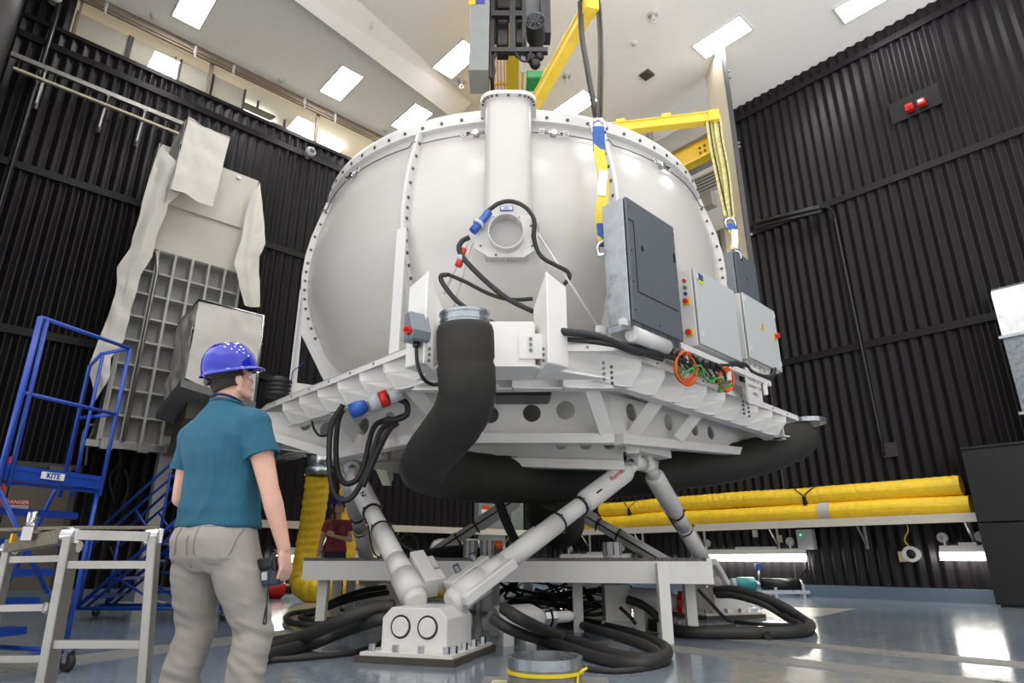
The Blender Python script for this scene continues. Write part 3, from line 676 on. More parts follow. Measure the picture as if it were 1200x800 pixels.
def leg(bi, side, J, jside, label, num, logo=True):
    c, u, t, R = BLK[bi]
    ju = zed(J - cen, 0).normalized(); jt = V((-ju.y, ju.x, 0))
    lo = c + t * (side * 0.17) - u * 0.06 + ZA * 0.42
    hi = J + jt * (jside * 0.13) + ju * 0.02 - ZA * 0.02
    A = (hi - lo).normalized(); L = (hi - lo).length
    T = thing('hydraulic_actuator', label, 'actuator', lo, 'six hydraulic legs')
    P = lambda s: lo + A * s
    x_, y_ = frame(A)
    m = MB(); m.tube([P(-0.02), P(0.06)], [0.09, 0.125], 28); m.tube([P(0.06), P(0.36)], [0.125, 0.13], 28); m.tube([P(0.36), P(0.38)], [0.13, 0.112], 28); m.tube([P(0.38), P(0.62)], [0.112, 0.106], 28); m.build('foot_housing', M_whiteb, T)
    m = MB(); m.tube([P(0.6), P(L - 1.35)], 0.1, 28); m.build('main_tube', M_whiteb, T)
    m = MB(); m.tube([P(L - 1.36), P(L - 0.9)], 0.09, 28); m.build('piston_rod', M_whiteb, T)
    m = MB(); m.tube([P(L - 0.98), P(L - 0.93), P(L - 0.24), P(L - 0.19)], [0.095, 0.118, 0.118, 0.1], 28); ut = m.build('upper_tube', M_whiteb, T)
    for s in (L - 1.37, L - 1.02):
        m = MB(); m.ring(0.085, 0.104, -0.013, 0.013, P(s), A, n=28)
        for a in (0.4, 2.5, 4.6): m.box(P(s) + (x_ * math.cos(a) + y_ * math.sin(a)) * 0.11, (0.028, 0.028, 0.03))
        m.build('clamp_ring', M_black2, T)
    m = MB(); m.tube([P(L - 0.2), P(L - 0.1), P(L)], [0.085, 0.07, 0.075], 20); m.cyl(hi - jt * 0.1, hi + jt * 0.1, 0.085, n=24); m.cyl(hi, hi + ZA * 0.1, 0.06, n=18); m.build('joint_head', M_whiteb, T)
    m = MB(); m.cyl(hi - jt * 0.125, hi + jt * 0.125, 0.035, n=14); m.build('joint_pin', M_bolt, T)
    # valve block carried on the upper side of the foot
    o = (CAM - lo); o = (o - A * o.dot(A)).normalized()
    top = ZA - A * A.z; top.normalize(); sd = A.cross(top)
    in_ = (zed(cen, 0) - zed(lo, 0)); in_ = (in_ - A * in_.dot(A)).normalized(); tt = -t * side; tt = (tt - A * tt.dot(A)).normalized(); in_ = (in_ * 0.55 + tt * 0.85).normalized()
    Rb = basis(A, A.cross(in_), in_)
    m = MB(); m.box(P(0.36) + in_ * 0.19, (0.46, 0.2, 0.14), Rb); m.box(P(0.44) + in_ * 0.29, (0.18, 0.12, 0.1), Rb); m.box(P(0.22) + in_ * 0.28, (0.14, 0.16, 0.1), Rb); vb = m.build('valve_block', M_whiteb, T, bevel=0.008)
    m = MB()
    if num != '2': m.bar(P(0.04) - in_ * 0.13, P(0.66) - in_ * 0.125, 0.1, 0.1, up=in_); m.build('drive_housing', M_whiteb, T, bevel=0.012)
    m = MB()
    for s in (0.3, 0.5): m.cyl(P(s) + in_ * 0.25, P(s) + in_ * 0.25 + A.cross(in_) * 0.17, 0.03, n=12)
    m.build('hydraulic_fitting', M_bolt, T)
    m = MB(); m.tube(spline([P(0.5) + in_ * 0.3, P(0.7) + in_ * 0.22, P(0.95) + in_ * 0.12, P(L - 0.95) + in_ * 0.125, P(L - 0.5) + in_ * 0.12, P(L - 0.15) + in_ * 0.12], 5), 0.012, 6); m.build('sensor_cable', M_black2, T)
    if logo:
        d = A if A.x > 0 else -A
        up = o.cross(d); s0 = L - 0.45
        m = MB(); m.text('Rexroth', P(s0) + o * 0.1185 + up * 0.025, d, up, 0.072, 0.0015, bold=0.001)
        lg = m.build('printed_word', M_rtext, T, fix=False); lg['label'] = 'red printed word'
        m = MB(); m.text(num, P(L - 0.8) + o * 0.1185, -up, d, 0.13, 0.0015, bold=0.003)
        lg = m.build('printed_number', M_text, T, fix=False); lg['label'] = 'black printed number'
leg(0, 1, JR, -1, 'white hydraulic leg marked 1, slanting up right from the front block', '1')
leg(0, -1, JL, 1, 'white hydraulic leg marked 2, leaning up left from the front block', '2')
leg(1, -1, JR, 1, 'white hydraulic leg rising from the right block to meet leg 1 at the joint', '6', False)
leg(1, 1, JB, -1, 'white hydraulic leg from the right block, sloping up left behind leg 1', '5', False)
leg(2, -1, JB, 1, 'white hydraulic leg at the back, passing in front of a grey wall cabinet', '4', False)
leg(2, 1, JL, -1, 'white hydraulic leg hidden mostly behind leg 2 at left', '3', False)
# ------------------------------------------------------------------ electrical cabinets on the platform's right edge
CU, CV = V((0.7071, 0.7071, 0)), V((0.7071, -0.7071, 0))
RC = basis(CU, -CV, ZA)
def cabinet(label, TL, TR, BL, k, dep, front, side, fancy):
    a = PW(*TL, CV, k); w = (PW(*TR, CV, k) - a).dot(CU); h = a.z - PW(*BL, CV, k).z
    o = V((a.x, a.y, a.z - h))
    Q = lambda u, d, z: o + CU * u - CV * d + ZA * z          # u along the front, d into the cabinet, z up
    T = thing('electrical_cabinet', label, 'electrical cabinet', Q(w / 2, dep / 2, 0), 'cabinets on the platform edge')
    m = MB(); m.box(Q(w / 2, dep / 2 + 0.01, h / 2), (w, dep - 0.02, h), RC); m.build('body', side, T, bevel=0.006)
    m = MB(); m.box(Q(w / 2, 0.012 - 0.018, h / 2), (w - 0.006, 0.026, h - 0.006), RC); dr = m.build('door', front, T, bevel=0.006)
    return T, dr, Q, w, h
T, dr, Q, w, h = cabinet('tall dark grey cabinet with bare metal side, largest on the platform edge', (731, 230), (787, 263), (740, 375), -2.95, 0.26, M_dgrey, M_steel, 0)
m = MB()
for u0, z0, u1, z1 in ((0.1, h - 0.24, 0.1, 0.3), (0.1, 0.3, w - 0.06, 0.3), (0.02, h - 0.24, 0.1, h - 0.24)): m.bar(Q(u0, -0.021, z0), Q(u1, -0.021, z1), 0.008, 0.006, up=CV)
m.build('panel_seam', M_black2, dr)
for u, z in ((0.03, h - 0.1), (0.03, h * 0.55), (0.03, 0.1), (w - 0.03, h - 0.1), (w - 0.03, h * 0.5), (w - 0.03, 0.08), (0.03, h * 0.3), (w * 0.5, 0.05)): bolt(Q(u, -0.02, z), CV, dr, M_chrome, 0.01, 0.006, 'screw')
m = MB(); m.box(Q(0.22, -0.022, h * 0.62), (0.03, 0.008, 0.05), RC); m.box(Q(w - 0.05, -0.022, h * 0.7), (0.02, 0.01, 0.1), RC); m.build('latch', M_black2, dr)
m = MB(); m.plate([Q(0, 0.02, -0.005), Q(w, 0.02, -0.005), Q(w, 0.26, -0.005), Q(0, 0.26, -0.005)], (0, 0, -0.06)); m.build('under_tray', M_steel, T)
T, dr, Q, w, h = cabinet('light grey cabinet with push buttons on its side and a blue and yellow sticker', (811, 313), (858, 340), (817, 402), -3.0, 0.2, M_grey, M_white, 1)
def side_knob(z, mtl, r, l, nm, d=0.1, base=None):
    p = Q(0, d, z); m = MB()
    if base is not None: m.box(p - CU * 0.008, (0.016, 0.075, 0.075), RC, mi=1)
    m.cyl(p, p - CU * l, r, n=16); return m.build(nm, [mtl, base] if base else mtl, T)
for z, mt in ((h - 0.13, M_red), (h - 0.21, M_green), (h - 0.28, M_btext)): side_knob(z, mt, 0.018, 0.03, 'push_button')
M_ysw = mat('yellow_switch_plate', (226, 176, 30), 0.5)
side_knob(h - 0.37, M_red, 0.026, 0.05, 'emergency_knob', 0.1, M_ysw); side_knob(h - 0.72, M_red, 0.03, 0.045, 'rotary_switch', 0.1, M_ysw)
m = MB(); m.box(Q(0.12, -0.021, h - 0.1), (0.11, 0.006, 0.1), RC, mi=0); m.box(Q(0.12, -0.022, h - 0.145), (0.11, 0.007, 0.035), RC, mi=1); m.build('sticker', [mat('slate_sticker', (70, 74, 110), 0.5), mat('lime_sticker', (196, 206, 40), 0.5)], dr)
for z in (h - 0.1, 0.12): m = MB(); m.box(Q(0.04, -0.024, z), (0.035, 0.012, 0.06), RC); m.build('door_lock', M_white, dr)
T, dr, Q, w, h = cabinet('light grey cabinet with yellow warning triangle and red switch, at the right end', (868, 342), (905, 362), (875, 418), -3.02, 0.22, M_grey, M_white, 1)
m = MB(); m.box(Q(w - 0.1, -0.026, h * 0.55), (0.08, 0.016, 0.08), RC, mi=1); m.cyl(Q(w - 0.1, -0.03, h * 0.55), Q(w - 0.1, -0.07, h * 0.55), 0.032, n=16); m.box(Q(w - 0.1, -0.075, h * 0.55), (0.02, 0.02, 0.065), RC); m.build('rotary_switch', [M_red, M_ysw], dr)
c = Q(w * 0.5, -0.022, h * 0.6); m = MB(); m.plate([c + CU * -0.05 - ZA * 0.04, c + CU * 0.05 - ZA * 0.04, c + ZA * 0.05], CV * 0.003, mi=0)
m.plate([c + CV * 0.004 + CU * a + ZA * b for a, b in ((0.006, 0.03), (-0.014, -0.002), (0.0, -0.002), (-0.008, -0.03), (0.014, 0.006), (0.002, 0.006))], CV * 0.002, mi=1); m.build('warning_triangle', [M_ysw, M_text], dr)
for u, z in ((0.04, h - 0.08), (0.04, 0.12), (w - 0.04, h - 0.08), (w - 0.04, 0.1)): m = MB(); m.box(Q(u, -0.024, z), (0.035, 0.012, 0.06), RC); m.build('door_lock', M_white, dr)
for k in range(4):
    m = MB(); p = Q(0.1 + k * 0.13, 0.1, 0.0); m.cyl(p, p - ZA * 0.1, 0.045, n=14); m.cyl(p - ZA * 0.1, p - ZA * 0.14, 0.03, n=10); m.build('cable_gland', M_white, T)
T, dr, Q, w, h = cabinet('smaller dark grey cabinet behind, above the light grey pair', (859, 293), (883, 306), (866, 350), -3.5, 0.3, M_dgrey, mat('mid_grey_enclosure_paint', (132, 138, 144), 0.5), 1)
m = MB(); m.box(Q(w * 0.4, -0.024, h * 0.5), (0.03, 0.012, 0.05), RC); m.build('latch', M_chrome, dr)
# mounting rails under the cabinets, part of the platform
for u0, u1, d in ((0.3, 3.3, 0.0), (0.3, 3.3, 0.26)):
    o0 = PW(742, 385, CV, -3.0); base = V((o0.x, o0.y, 0))
    m = MB(); p, q = base + CU * (u0 - 0.45) - CV * (d + 0.02), base + CU * (u1 - 0.45) - CV * (d + 0.02)
    m.bar(zed(p, 2.76), zed(q, 2.76), 0.05, 0.06)
    for s in (0.05, 0.35, 0.65, 0.95): x = p.lerp(q, s); m.bar(zed(x, 2.6), zed(x, 2.76), 0.05, 0.05)
    m.build('mounting_rail', M_white, plat)
m = MB(); b0 = PW(744, 392, CV, -3.0)
m.tube([b0 - CU * 0.05 + CU * 0.28 * k for k in range(3)], 0.075, 14); tag(m.build('conduit_box', M_white), 'short white round-ended conduit lying under the tall dark cabinet', 'conduit')
# printed plate on the platform end
c = PW(884, 452, CV, -3.0); m = MB(); m.box(c - CV * 0.01, (0.36, 0.02, 0.46), RC)
sp = m.build('notice_plate', M_white, plat); sp['label'] = 'pale plate with black printed notice'
m = MB()
for z, tx, sz in ((0.06, 'POWER USE', 0.055), (-0.02, 'CONNECTOR', 0.055), (-0.1, 'HERE', 0.055)): m.text(tx, c + ZA * z + CV * 0.001, CU, ZA, sz, 0.001)
m.plate([c + CV * 0.002 + CU * a + ZA * b for a, b in ((-0.03, 0.12), (0.03, 0.12), (0.0, 0.17))], CV * 0.001)
m.build('notice_print', M_text, sp, fix=False)

# ------------------------------------------------------------------ cables on the platform
def cable(name, label, pts, r, material=M_rub, k=6, n=8, group=None, cat='cable'):
    m = MB(); m.tube(spline(pts, k), r, n); return tag(m.build(name, material), label, cat, group)
M_orange = mat('orange_cable_jacket', (216, 98, 36), 0.5, var=0.1)
M_greenc = mat('green_cable_jacket', (54, 140, 60), 0.5, var=0.1)
def kpt(x, y, k=-3.02): return PW(x, y, CV, k)
cable('power_cable', 'thick black cable draped along under the cabinets on the platform edge', [PD(655, 388, 5.1), kpt(700, 394), kpt(742, 411), kpt(780, 416), kpt(815, 426), kpt(845, 429), kpt(870, 427), kpt(880, 436), kpt(895, 442), kpt(904, 441), kpt(907, 432)], 0.035)
cable('power_cable', 'thin black cable just below the thick one, left of the cabinets', [PD(662, 397, 5.15), kpt(700, 401), kpt(735, 408), kpt(765, 418), kpt(776, 421)], 0.022)
cable('power_cable', 'black cable looping from under the tall dark cabinet', [kpt(700, 396, -3.05), kpt(745, 407, -3.05), kpt(775, 409, -3.05), kpt(786, 402, -3.0)], 0.026)
for (cx_, cy_, r_), w in zip(((804, 430, 17), (853, 445, 13)), ('larger, under the first light grey cabinet', 'smaller, beside the printed plate')):
    m = MB(); c = kpt(cx_, cy_, -3.0); R0 = r_ * 8.3 / FPX
    for q in range(7):
        e = 0.75 + 0.25 * rnd.random(); tilt = rnd.uniform(-0.3, 0.3); ox = CU * rnd.uniform(-0.03, 0.03) + ZA * rnd.uniform(-0.02, 0.02) - CV * rnd.uniform(0, 0.06)
        m.tube([c + ox + (CU * math.cos(a) * 1.15 + ZA * math.sin(a) * 0.85 + CV * math.sin(a + tilt) * 0.15) * R0 * e for a in [2 * math.pi * i / 24 for i in range(24)]], 0.011, 6, closed=True)
    tag(m.build('cable_coil', M_orange), 'coil of orange cable, ' + w, 'cable', 'orange cable coils')
m = MB()
for q in range(5):
    a, b = kpt(800 + q * 12, 428 + q * 4, -2.95), kpt(815 + q * 11, 440 + q * 3, -2.95)
    m.tube(spline([a, a.lerp(b, 0.3) + ZA * rnd.uniform(-.1, .1) - CV * 0.1, a.lerp(b, 0.7) + ZA * rnd.uniform(-.1, .1), b], 5), 0.012, 6)
tag(m.build('cable_bundle', M_greenc), 'tangle of green cables between the two orange coils', 'cable')
m = MB()
for q in range(9):
    a = kpt(790 + q * 7, 408 + q * 2.5, -2.95); b = kpt(800 + q * 7, 432 + q * 2, -3.05)
    m.tube(spline([a, a.lerp(b, 0.4) + CU * rnd.uniform(-.15, .15), b], 5), 0.012, 6)
tag(m.build('cable_bundle', M_black2), 'tangle of thin black wires under the light grey cabinets', 'cable')
# left side: isolator box, plugs and hanging loops
bx = PD(489, 384, 4.95); T = thing('isolator_switch', 'grey sloping switch box with red knob left of the big black duct', 'switch', bx - ZA * 0.14)
m = MB(); Rs = basis(V((0.8, 0.6, 0)), V((-0.6, 0.8, 0)), ZA)
m.plate([bx + Rs @ V(p) for p in ((-0.09, -0.07, -0.13), (-0.09, -0.09, -0.05), (-0.09, -0.02, 0.13), (-0.09, 0.07, 0.13), (-0.09, 0.07, -0.13))], Rs @ V((0.18, 0, 0))); m.build('housing', mat('slate_grey_plastic', (116, 124, 132), 0.45), T, bevel=0.012)
m = MB(); p = bx + Rs @ V((-0.09, -0.04, -0.06)); m.cyl(p, p + Rs @ V((-0.04, -0.03, 0)), 0.034, n=14); m.box(p + Rs @ V((-0.05, -0.035, 0)), (0.02, 0.06, 0.02), Rs); m.build('knob', M_red, T)
m = MB(); m.cyl(bx - ZA * 0.13, bx - ZA * 0.17, 0.03, n=12); m.build('cable_gland', M_black2, T)
cable('black_cable', 'short black cable from the grey switch box to behind the duct', [PD(488, 402, 4.95), PD(489, 425, 4.95), PD(496, 443, 5.0), PD(506, 450, 5.1), PD(517, 450, 5.2)], 0.016)
p0, p1 = PD(411, 482, 6.0), PD(432, 474, 6.0); ax = (p1 - p0).normalized()
T = thing('power_connector', 'blue and grey round plug with red band under the left platform edge', 'plug', p0)
m = MB(); m.tube([p0, p0 + ax * 0.08, p0 + ax * 0.16], [0.075, 0.078, 0.055], 18); m.build('blue_shell', mat('blue_plastic', (38, 82, 168), 0.4), T)
m = MB(); m.tube([p0 + ax * 0.2, p0 + ax * 0.3], 0.085, 18); m.tube([p0 + ax * 0.4, p0 + ax * 0.52], [0.08, 0.07], 18); m.build('grey_shell', M_grey, T)
m = MB(); m.tube([p0 + ax * 0.3, p0 + ax * 0.38], 0.082, 18); m.build('red_band', M_red, T)
LP = [('black cable loop hanging lowest below the left platform corner', [(402, 474), (388, 500), (386, 545), (392, 578), (406, 586), (420, 572), (436, 535), (446, 505), (462, 492), (474, 487)], 6.6, 0.03),
      ('black cable loop hanging just inside the lowest one', [(405, 474), (396, 495), (394, 540), (402, 565), (418, 562), (428, 540), (432, 520), (440, 498), (458, 490)], 6.75, 0.03),
      ('braided black cable running up beside the blue plug', [(425, 570), (440, 535), (455, 505), (466, 495)], 6.5, 0.03),
      ('black cable arching from the grey plug under the platform', [(465, 467), (476, 472), (477, 485), (466, 491), (450, 492)], 6.2, 0.03),
      ('thin black cable dropping from the far left platform edge', [(365, 488), (367, 500), (374, 510), (384, 510)], 7.3, 0.014)]
for lb, pp, dp, r in LP: cable('black_cable', lb, [PD(x, y, dp + 0.02 * i) for i, (x, y) in enumerate(pp)], r)
m = MB(); c = PD(326, 458, 7.6)
for q in range(4): m.tube([c + V((0.12 * math.cos(a), 0.12 * math.sin(a), 0.055 * q - 0.05)) for a in [2 * math.pi * i / 20 for i in range(20)]], 0.032, 8, closed=True)
m.tube([c - ZA * 0.08, c + ZA * 0.17], 0.1, 16)
tag(m.build('rubber_bellows', M_rub), 'stack of black rubber rings on the far left end of the platform', 'rubber bellows')
cable('blue_wire', 'thin blue wire hanging beside the black rubber rings', [PD(332, 452, 7.6), PD(335, 462, 7.6), PD(340, 452, 7.6), PD(343, 436, 7.6), PD(352, 428, 7.6), PD(355, 424, 7.6)], 0.006, M_btext, cat='wire')
# cables and plugs round the nozzle
cable('black_cable', 'black cable arching over the nozzle plate and down its right side', [PD(572, 247, 5.5), PD(585, 238, 5.45), PD(600, 236, 5.45), PD(616, 243, 5.45), PD(626, 258, 5.45), PD(626, 280, 5.5), PD(634, 300, 5.55), PD(652, 311, 5.6), PD(665, 318, 5.65), PD(667, 326, 5.68), PD(661, 333, 5.7)], 0.022)
cable('black_cable', 'black cable crossing the dome from the nozzle down to the right fin', [PD(550, 278, 5.5), PD(541, 283, 5.5), PD(538, 292, 5.5), PD(546, 306, 5.5), PD(570, 330, 5.5), PD(595, 350, 5.5), PD(625, 365, 5.5)], 0.026)
cable('black_cable', 'black cable from the red plug down behind the black duct', [PD(524, 322, 5.6), PD(517, 323, 5.6), PD(519, 332, 5.6), PD(535, 352, 5.6), PD(560, 370, 5.55), PD(582, 380, 5.5)], 0.024)
cable('black_cable', 'black cable running level behind the crossing one', [PD(524, 321, 5.62), PD(545, 330, 5.64), PD(575, 345, 5.66), PD(600, 351, 5.64), PD(624, 350, 5.6)], 0.02)
p0, p1 = PD(554, 271, 5.4), PD(575, 246, 5.42); ax = (p1 - p0).normalized()
T = thing('power_connector', 'blue cylindrical plug leaning on the left of the nozzle plate', 'plug', p0)
m = MB(); m.tube([p0, p0 + ax * 0.09, p0 + ax * 0.1, p0 + ax * 0.27], [0.042, 0.042, 0.036, 0.04], 16); m.build('blue_shell', MATS['blue_plastic'], T)
m = MB(); m.ring(0.036, 0.062, -0.015, 0.015, p0 + ax * 0.1, ax, n=20); m.build('locking_ring', M_grey, T)
p0, p1 = PD(537, 312, 5.52), PD(546, 286, 5.5); ax = (p1 - p0).normalized()
T = thing('power_connector', 'small red plug hanging below the blue plug at the nozzle', 'plug', p0)
m = MB(); m.tube([p0, p0 + ax * 0.07], 0.035, 14); m.tube([p0 + ax * 0.1, p0 + ax * 0.19], 0.026, 14); m.build('red_shell', M_red, T)
m = MB(); m.tube([p0 + ax * 0.06, p0 + ax * 0.11], 0.038, 14); m.build('grey_collar', M_grey, T)

# ------------------------------------------------------------------ black insulated air duct
duct = thing('insulated_duct', 'fat black insulated air duct with metal collar, bending down in front of the platform', 'duct', PD(545, 545, 6.0))
A = [PD(545, 383, 4.62), PD(546, 425, 4.64), PD(547, 462, 4.72), PD(537, 490, 4.95), PD(518, 515, 5.3), PD(503, 534, 5.65), PD(500, 548, 6.05), PD(520, 556, 6.5), PD(560, 560, 7.0)]
def ringed(pts, r, n=28):
    """a tube with slightly pinched seams like taped foam"""
    sp = spline(pts, 7); rs = [r * (1 - (0.05 if i % 7 == 0 else 0.0) + rnd.uniform(-0.006, 0.006)) for i in range(len(sp))]
    return sp, rs
m = MB(); sp, rs = ringed(A, 0.222); m.tube(sp, rs, 30); m.build('riser', M_insul, duct)
m = MB(); top = A[0]; axd = (A[0] - A[1]).normalized()
m.ring(0.175, 0.185, -0.02, 0.1, top, axd, n=36); m.ring(0.175, 0.2, 0.085, 0.105, top, axd, n=36); m.ring(0.175, 0.196, 0.03, 0.045, top, axd, n=36); m.ring(0.1, 0.2, -0.02, 0.0, top, axd, n=36); m.build('metal_collar', M_steel, duct)
B = [PD(495, 545, 6.05), PD(530, 555, 6.7), PD(580, 560, 7.2), PD(650, 564, 7.8), PD(720, 560, 8.3), PD(800, 550, 8.5), PD(870, 539, 8.7), PD(920, 523, 8.85), PD(943, 506, 8.9)]
m = MB(); sp, rs = ringed(B, 0.26); m.tube(sp, rs, 28); m.build('trunk', M_insul, duct)
m = MB(); m.ring(0.2, 0.28, -0.03, 0.03, B[-1] + V((0.02, 0, 0.14)), ZA, n=30); m.build('end_collar', M_steel, duct)
D = [PD(650, 570, 7.9), PD(645, 590, 8.2), PD(650, 606, 8.5), PD(658, 614, 8.8)]
m = MB(); sp, rs = ringed(D, 0.33); m.tube(sp, rs, 28); m.build('drop_branch', M_insul, duct)

# ------------------------------------------------------------------ lifting frame and hoist
hub = V((0.03, 8.75, 7.25))
E1, E2, E3 = PD(691, 8, 5.95), PZ(836, 138, 7.2), V((-1.5, 11.2, 7.25))
spf = thing('spreader_frame', 'yellow lifting spreader frame with box arms above the dome', 'lifting frame', hub)
for e in (E1, E2, E3):
    m = MB(); d = (hub - e).normalized(); m.bar(e, hub, 0.11, 0.15); m.bar(e + d * 0.05 + ZA * 0.075, hub + ZA * 0.075, 0.14, 0.018); m.bar(e + d * 0.05 - ZA * 0.075, hub - ZA * 0.075, 0.14, 0.018)
    m.build('arm', M_yel, spf)
    for s in (0.7, 1.4):
        x, y = frame(d); m = MB(); m.box(e + d * s + ZA * 0.11, (0.14, 0.12, 0.07), basis(d, x, d.cross(x))); m.build('lifting_lug', M_yel, spf)
    m = MB(); m.box(e, (0.16, 0.17, 0.18), basis(d, frame(d)[0], d.cross(frame(d)[0]))); m.build('arm_end', M_yel, spf)
m = MB(); m.lathe([(0, -0.16), (0.36, -0.16), (0.36, 0.16), (0, 0.16)], hub, n=20, sm=False); m.build('hub', M_yel, spf)
M_webd = mat('charcoal_webbing', (88, 84, 78), 0.8, var=0.35, ns=22, stretch=(1, 1, 3))
M_webl = mat('pale_yellow_webbing', (206, 196, 132), 0.8, var=0.3, ns=22)
M_weby = mat('yellow_webbing', (206, 190, 62), 0.75, var=0.1, ns=16)
M_webb = mat('blue_webbing', (52, 92, 160), 0.75, var=0.1)
M_tagw = mat('white_tag', (226, 222, 216), 0.6, var=0.03)
def ribbon(mb, pts, w, side, th=0.012, mi=0):
    sp = spline(pts, 5); s = V(side).normalized()
    for i in range(len(sp) - 1): mb.bar(sp[i], sp[i + 1], th, w, up=s, mi=mi) if False else mb.plate([sp[i] - s * w / 2, sp[i] + s * w / 2, sp[i + 1] + s * w / 2, sp[i + 1] - s * w / 2], V((0, 1, 0)) * th if abs(s.y) < 0.5 else V((1, 0, 0)) * th, mi)
def shackle(parent, c, ax, sc=1.0):
    x = V((1, 0, 0)); m = MB()
    pts = [c + x * math.cos(a) * 0.05 * sc + ZA * math.sin(a) * 0.06 * sc for a in [math.radians(-50 + 28 * i) for i in range(11)]]
    m.tube(pts, 0.016 * sc, 8); m.cyl(pts[0] - x * -0.03, pts[-1] - x * 0.03, 0.018 * sc, n=10); return m.build('shackle', M_chrome, parent)
def sling(label, top, mid, bot, mat_up, wtop, sp=0.11):
    T = thing('lifting_sling', label, 'sling', bot, 'webbing slings on the spreader')
    m = MB(); sv = V((0, 1, 0)) * 0.07
    for sg in (-1, 1):
        a = top + V((sg * sp, 0, 0.08)); m2 = [a, a - ZA * 0.5, a.lerp(mid, 0.55) + V((sg * 0.03, 0, 0)), mid + ZA * 0.12 + V((sg * 0.02, 0, 0))]
        ribbon(m, m2, wtop, (0.93, 0.36, 0))
        m.tube(spline([p + V((sg * 0.012, -0.02, 0)) for p in m2], 5), 0.01, 6, mi=1)
    ribbon(m, [top + V((-sp - 0.01, 0, 0.08)), top + V((0, 0, 0.13)), top + V((sp + 0.01, 0, 0.08))], wtop, (0, 1, 0))
    m.build('loop_webbing', [mat_up, M_black2], T)
    shackle(T, mid, None, 1.5)
    L = (mid - bot)
    m = MB(); d = L.normalized()
    p = [mid - ZA * 0.05, mid.lerp(bot, 0.2), mid.lerp(bot, 0.5) + V((0.03, 0, 0)), mid.lerp(bot, 0.75) - V((0.02, 0, 0)), bot + ZA * 0.08]
    ribbon(m, p, 0.115, (1, 0.15, 0), 0.02); m.build('lower_webbing', M_weby, T)
    for f0, f1 in ((0.02, 0.2), (0.82, 0.97)):
        m = MB(); m.box(mid.lerp(bot, (f0 + f1) / 2), (0.125, 0.035, (f1 - f0) * L.length)); m.build('blue_sleeve', M_webb, T)
    m = MB(); m.box(mid.lerp(bot, 0.5) + V((0.01, -0.03, 0)), (0.09, 0.012, 0.3), Matrix.Rotation(0.12, 3, 'Y')); m.box(mid.lerp(bot, 0.42) + V((0.01, -0.038, 0)), (0.07, 0.006, 0.05), Matrix.Rotation(0.12, 3, 'Y'), mi=1); m.build('rating_tag', [M_tagw, M_red], T)
    shackle(T, bot, None, 1.3)
sling('dark webbing sling with yellow lower strap hanging in front of the dome', E1, PD(701, 148, 5.72), PD(708, 292, 5.5), M_webd, 0.075)
sling('pale webbing sling at the right arm end, beside the tall hanging panel', E2, PD(856, 262, E2.y + 0.2), PD(863, 300, E2.y + 0.1), M_webl, 0.15, 0.06)

# hoist with motor, under a yellow crane girder
hb = thing('crane_hoist', 'black motor hoist with tall grey control box and green gearbox over the dome', 'hoist', PD(600, 95, 9.2))
def wbox(x0, y0, x1, y1, d0, d1, nm, mt, parent, bev=0.0):
    a, b = PD(x0, y1, d0), PD(x1, y0, d0); m = MB(); m.box(((a.x + b.x) / 2, (d0 + d1) / 2, (a.z + b.z) / 2), (b.x - a.x, d1 - d0, b.z - a.z)); return m.build(nm, mt, parent, bevel=bev)
wbox(549, -30, 574, 82, 8.8, 9.4, 'control_box', mat('hoist_grey', (126, 130, 130), 0.45), hb, 0.01)
m = MB()
for x, y, s, mi in ((553, 2, 0.13, 0), (563, 0, 0.16, 1)):
    c = PD(x, y, 8.79); m.box(c, (s, 0.01, s), mi=mi)
st = m.build('warning_sticker', [M_ysw, mat('violet_sticker', (60, 56, 150), 0.5)], hb)
wbox(576, 55, 642, 60, 8.9, 9.0, 'cross_rail', M_black2, hb); wbox(576, 12, 612, 18, 8.9, 9.0, 'cross_rail', M_black2, hb); wbox(597, -30, 604, 58, 8.9, 9.05, 'side_rail', M_black2, hb)
wbox(574, -30, 580, 90, 8.95, 9.3, 'side_rail', M_black2, hb); wbox(612, -30, 616, 56, 9.0, 9.2, 'side_rail', M_black2, hb); wbox(634, -30, 644, 38, 9.0, 9.3, 'side_rail', M_black2, hb)
wbox(582, 20, 596, 52, 9.1, 9.5, 'gear_case', M_black2, hb, 0.02); wbox(604, 20, 614, 50, 9.1, 9.5, 'gear_case', M_black2, hb, 0.02); wbox(582, -20, 612, 8, 9.2, 9.6, 'drum_case', M_black2, hb, 0.02)
p1 = PD(627, 27, 8.75); p0 = PZ(629, 60, p1.z); ax = (p1 - p0).normalized(); Lm = (p1 - p0).length - 0.4
m = MB(); m.cyl(p0, p0 + ax * Lm, 0.13, n=24); p0 = p0 + ax * Lm; m.lathe([(0.0, 0), (0.15, 0), (0.17, 0.04), (0.17, 0.4), (0.185, 0.42), (0.185, 0.46), (0.165, 0.46), (0.15, 0.38), (0.03, 0.38), (0.03, 0.44), (0, 0.44)], p0, ax, 28)
x_, y_ = frame(ax)
for k in range(8): a = math.pi * k / 4; m.bar(p0 + ax * 0.45 + (x_ * math.cos(a) + y_ * math.sin(a)) * 0.02, p0 + ax * 0.45 + (x_ * math.cos(a) + y_ * math.sin(a)) * 0.14, 0.012, 0.02)
m.build('motor', mat('motor_charcoal', (52, 54, 58), 0.4, 0.2), hb)
m = MB()
for x, y, r in ((622, 68, 0.1), (632, 66, 0.09), (627, 75, 0.1), (619, 60, 0.06)): c = PD(x, y, 9.0); m.sphere(c, r, 12, 8)
m.build('brake_housing', M_black2, hb)
wbox(617, 82, 637, 91, 8.85, 9.2, 'gearbox', M_green, hb, 0.015)
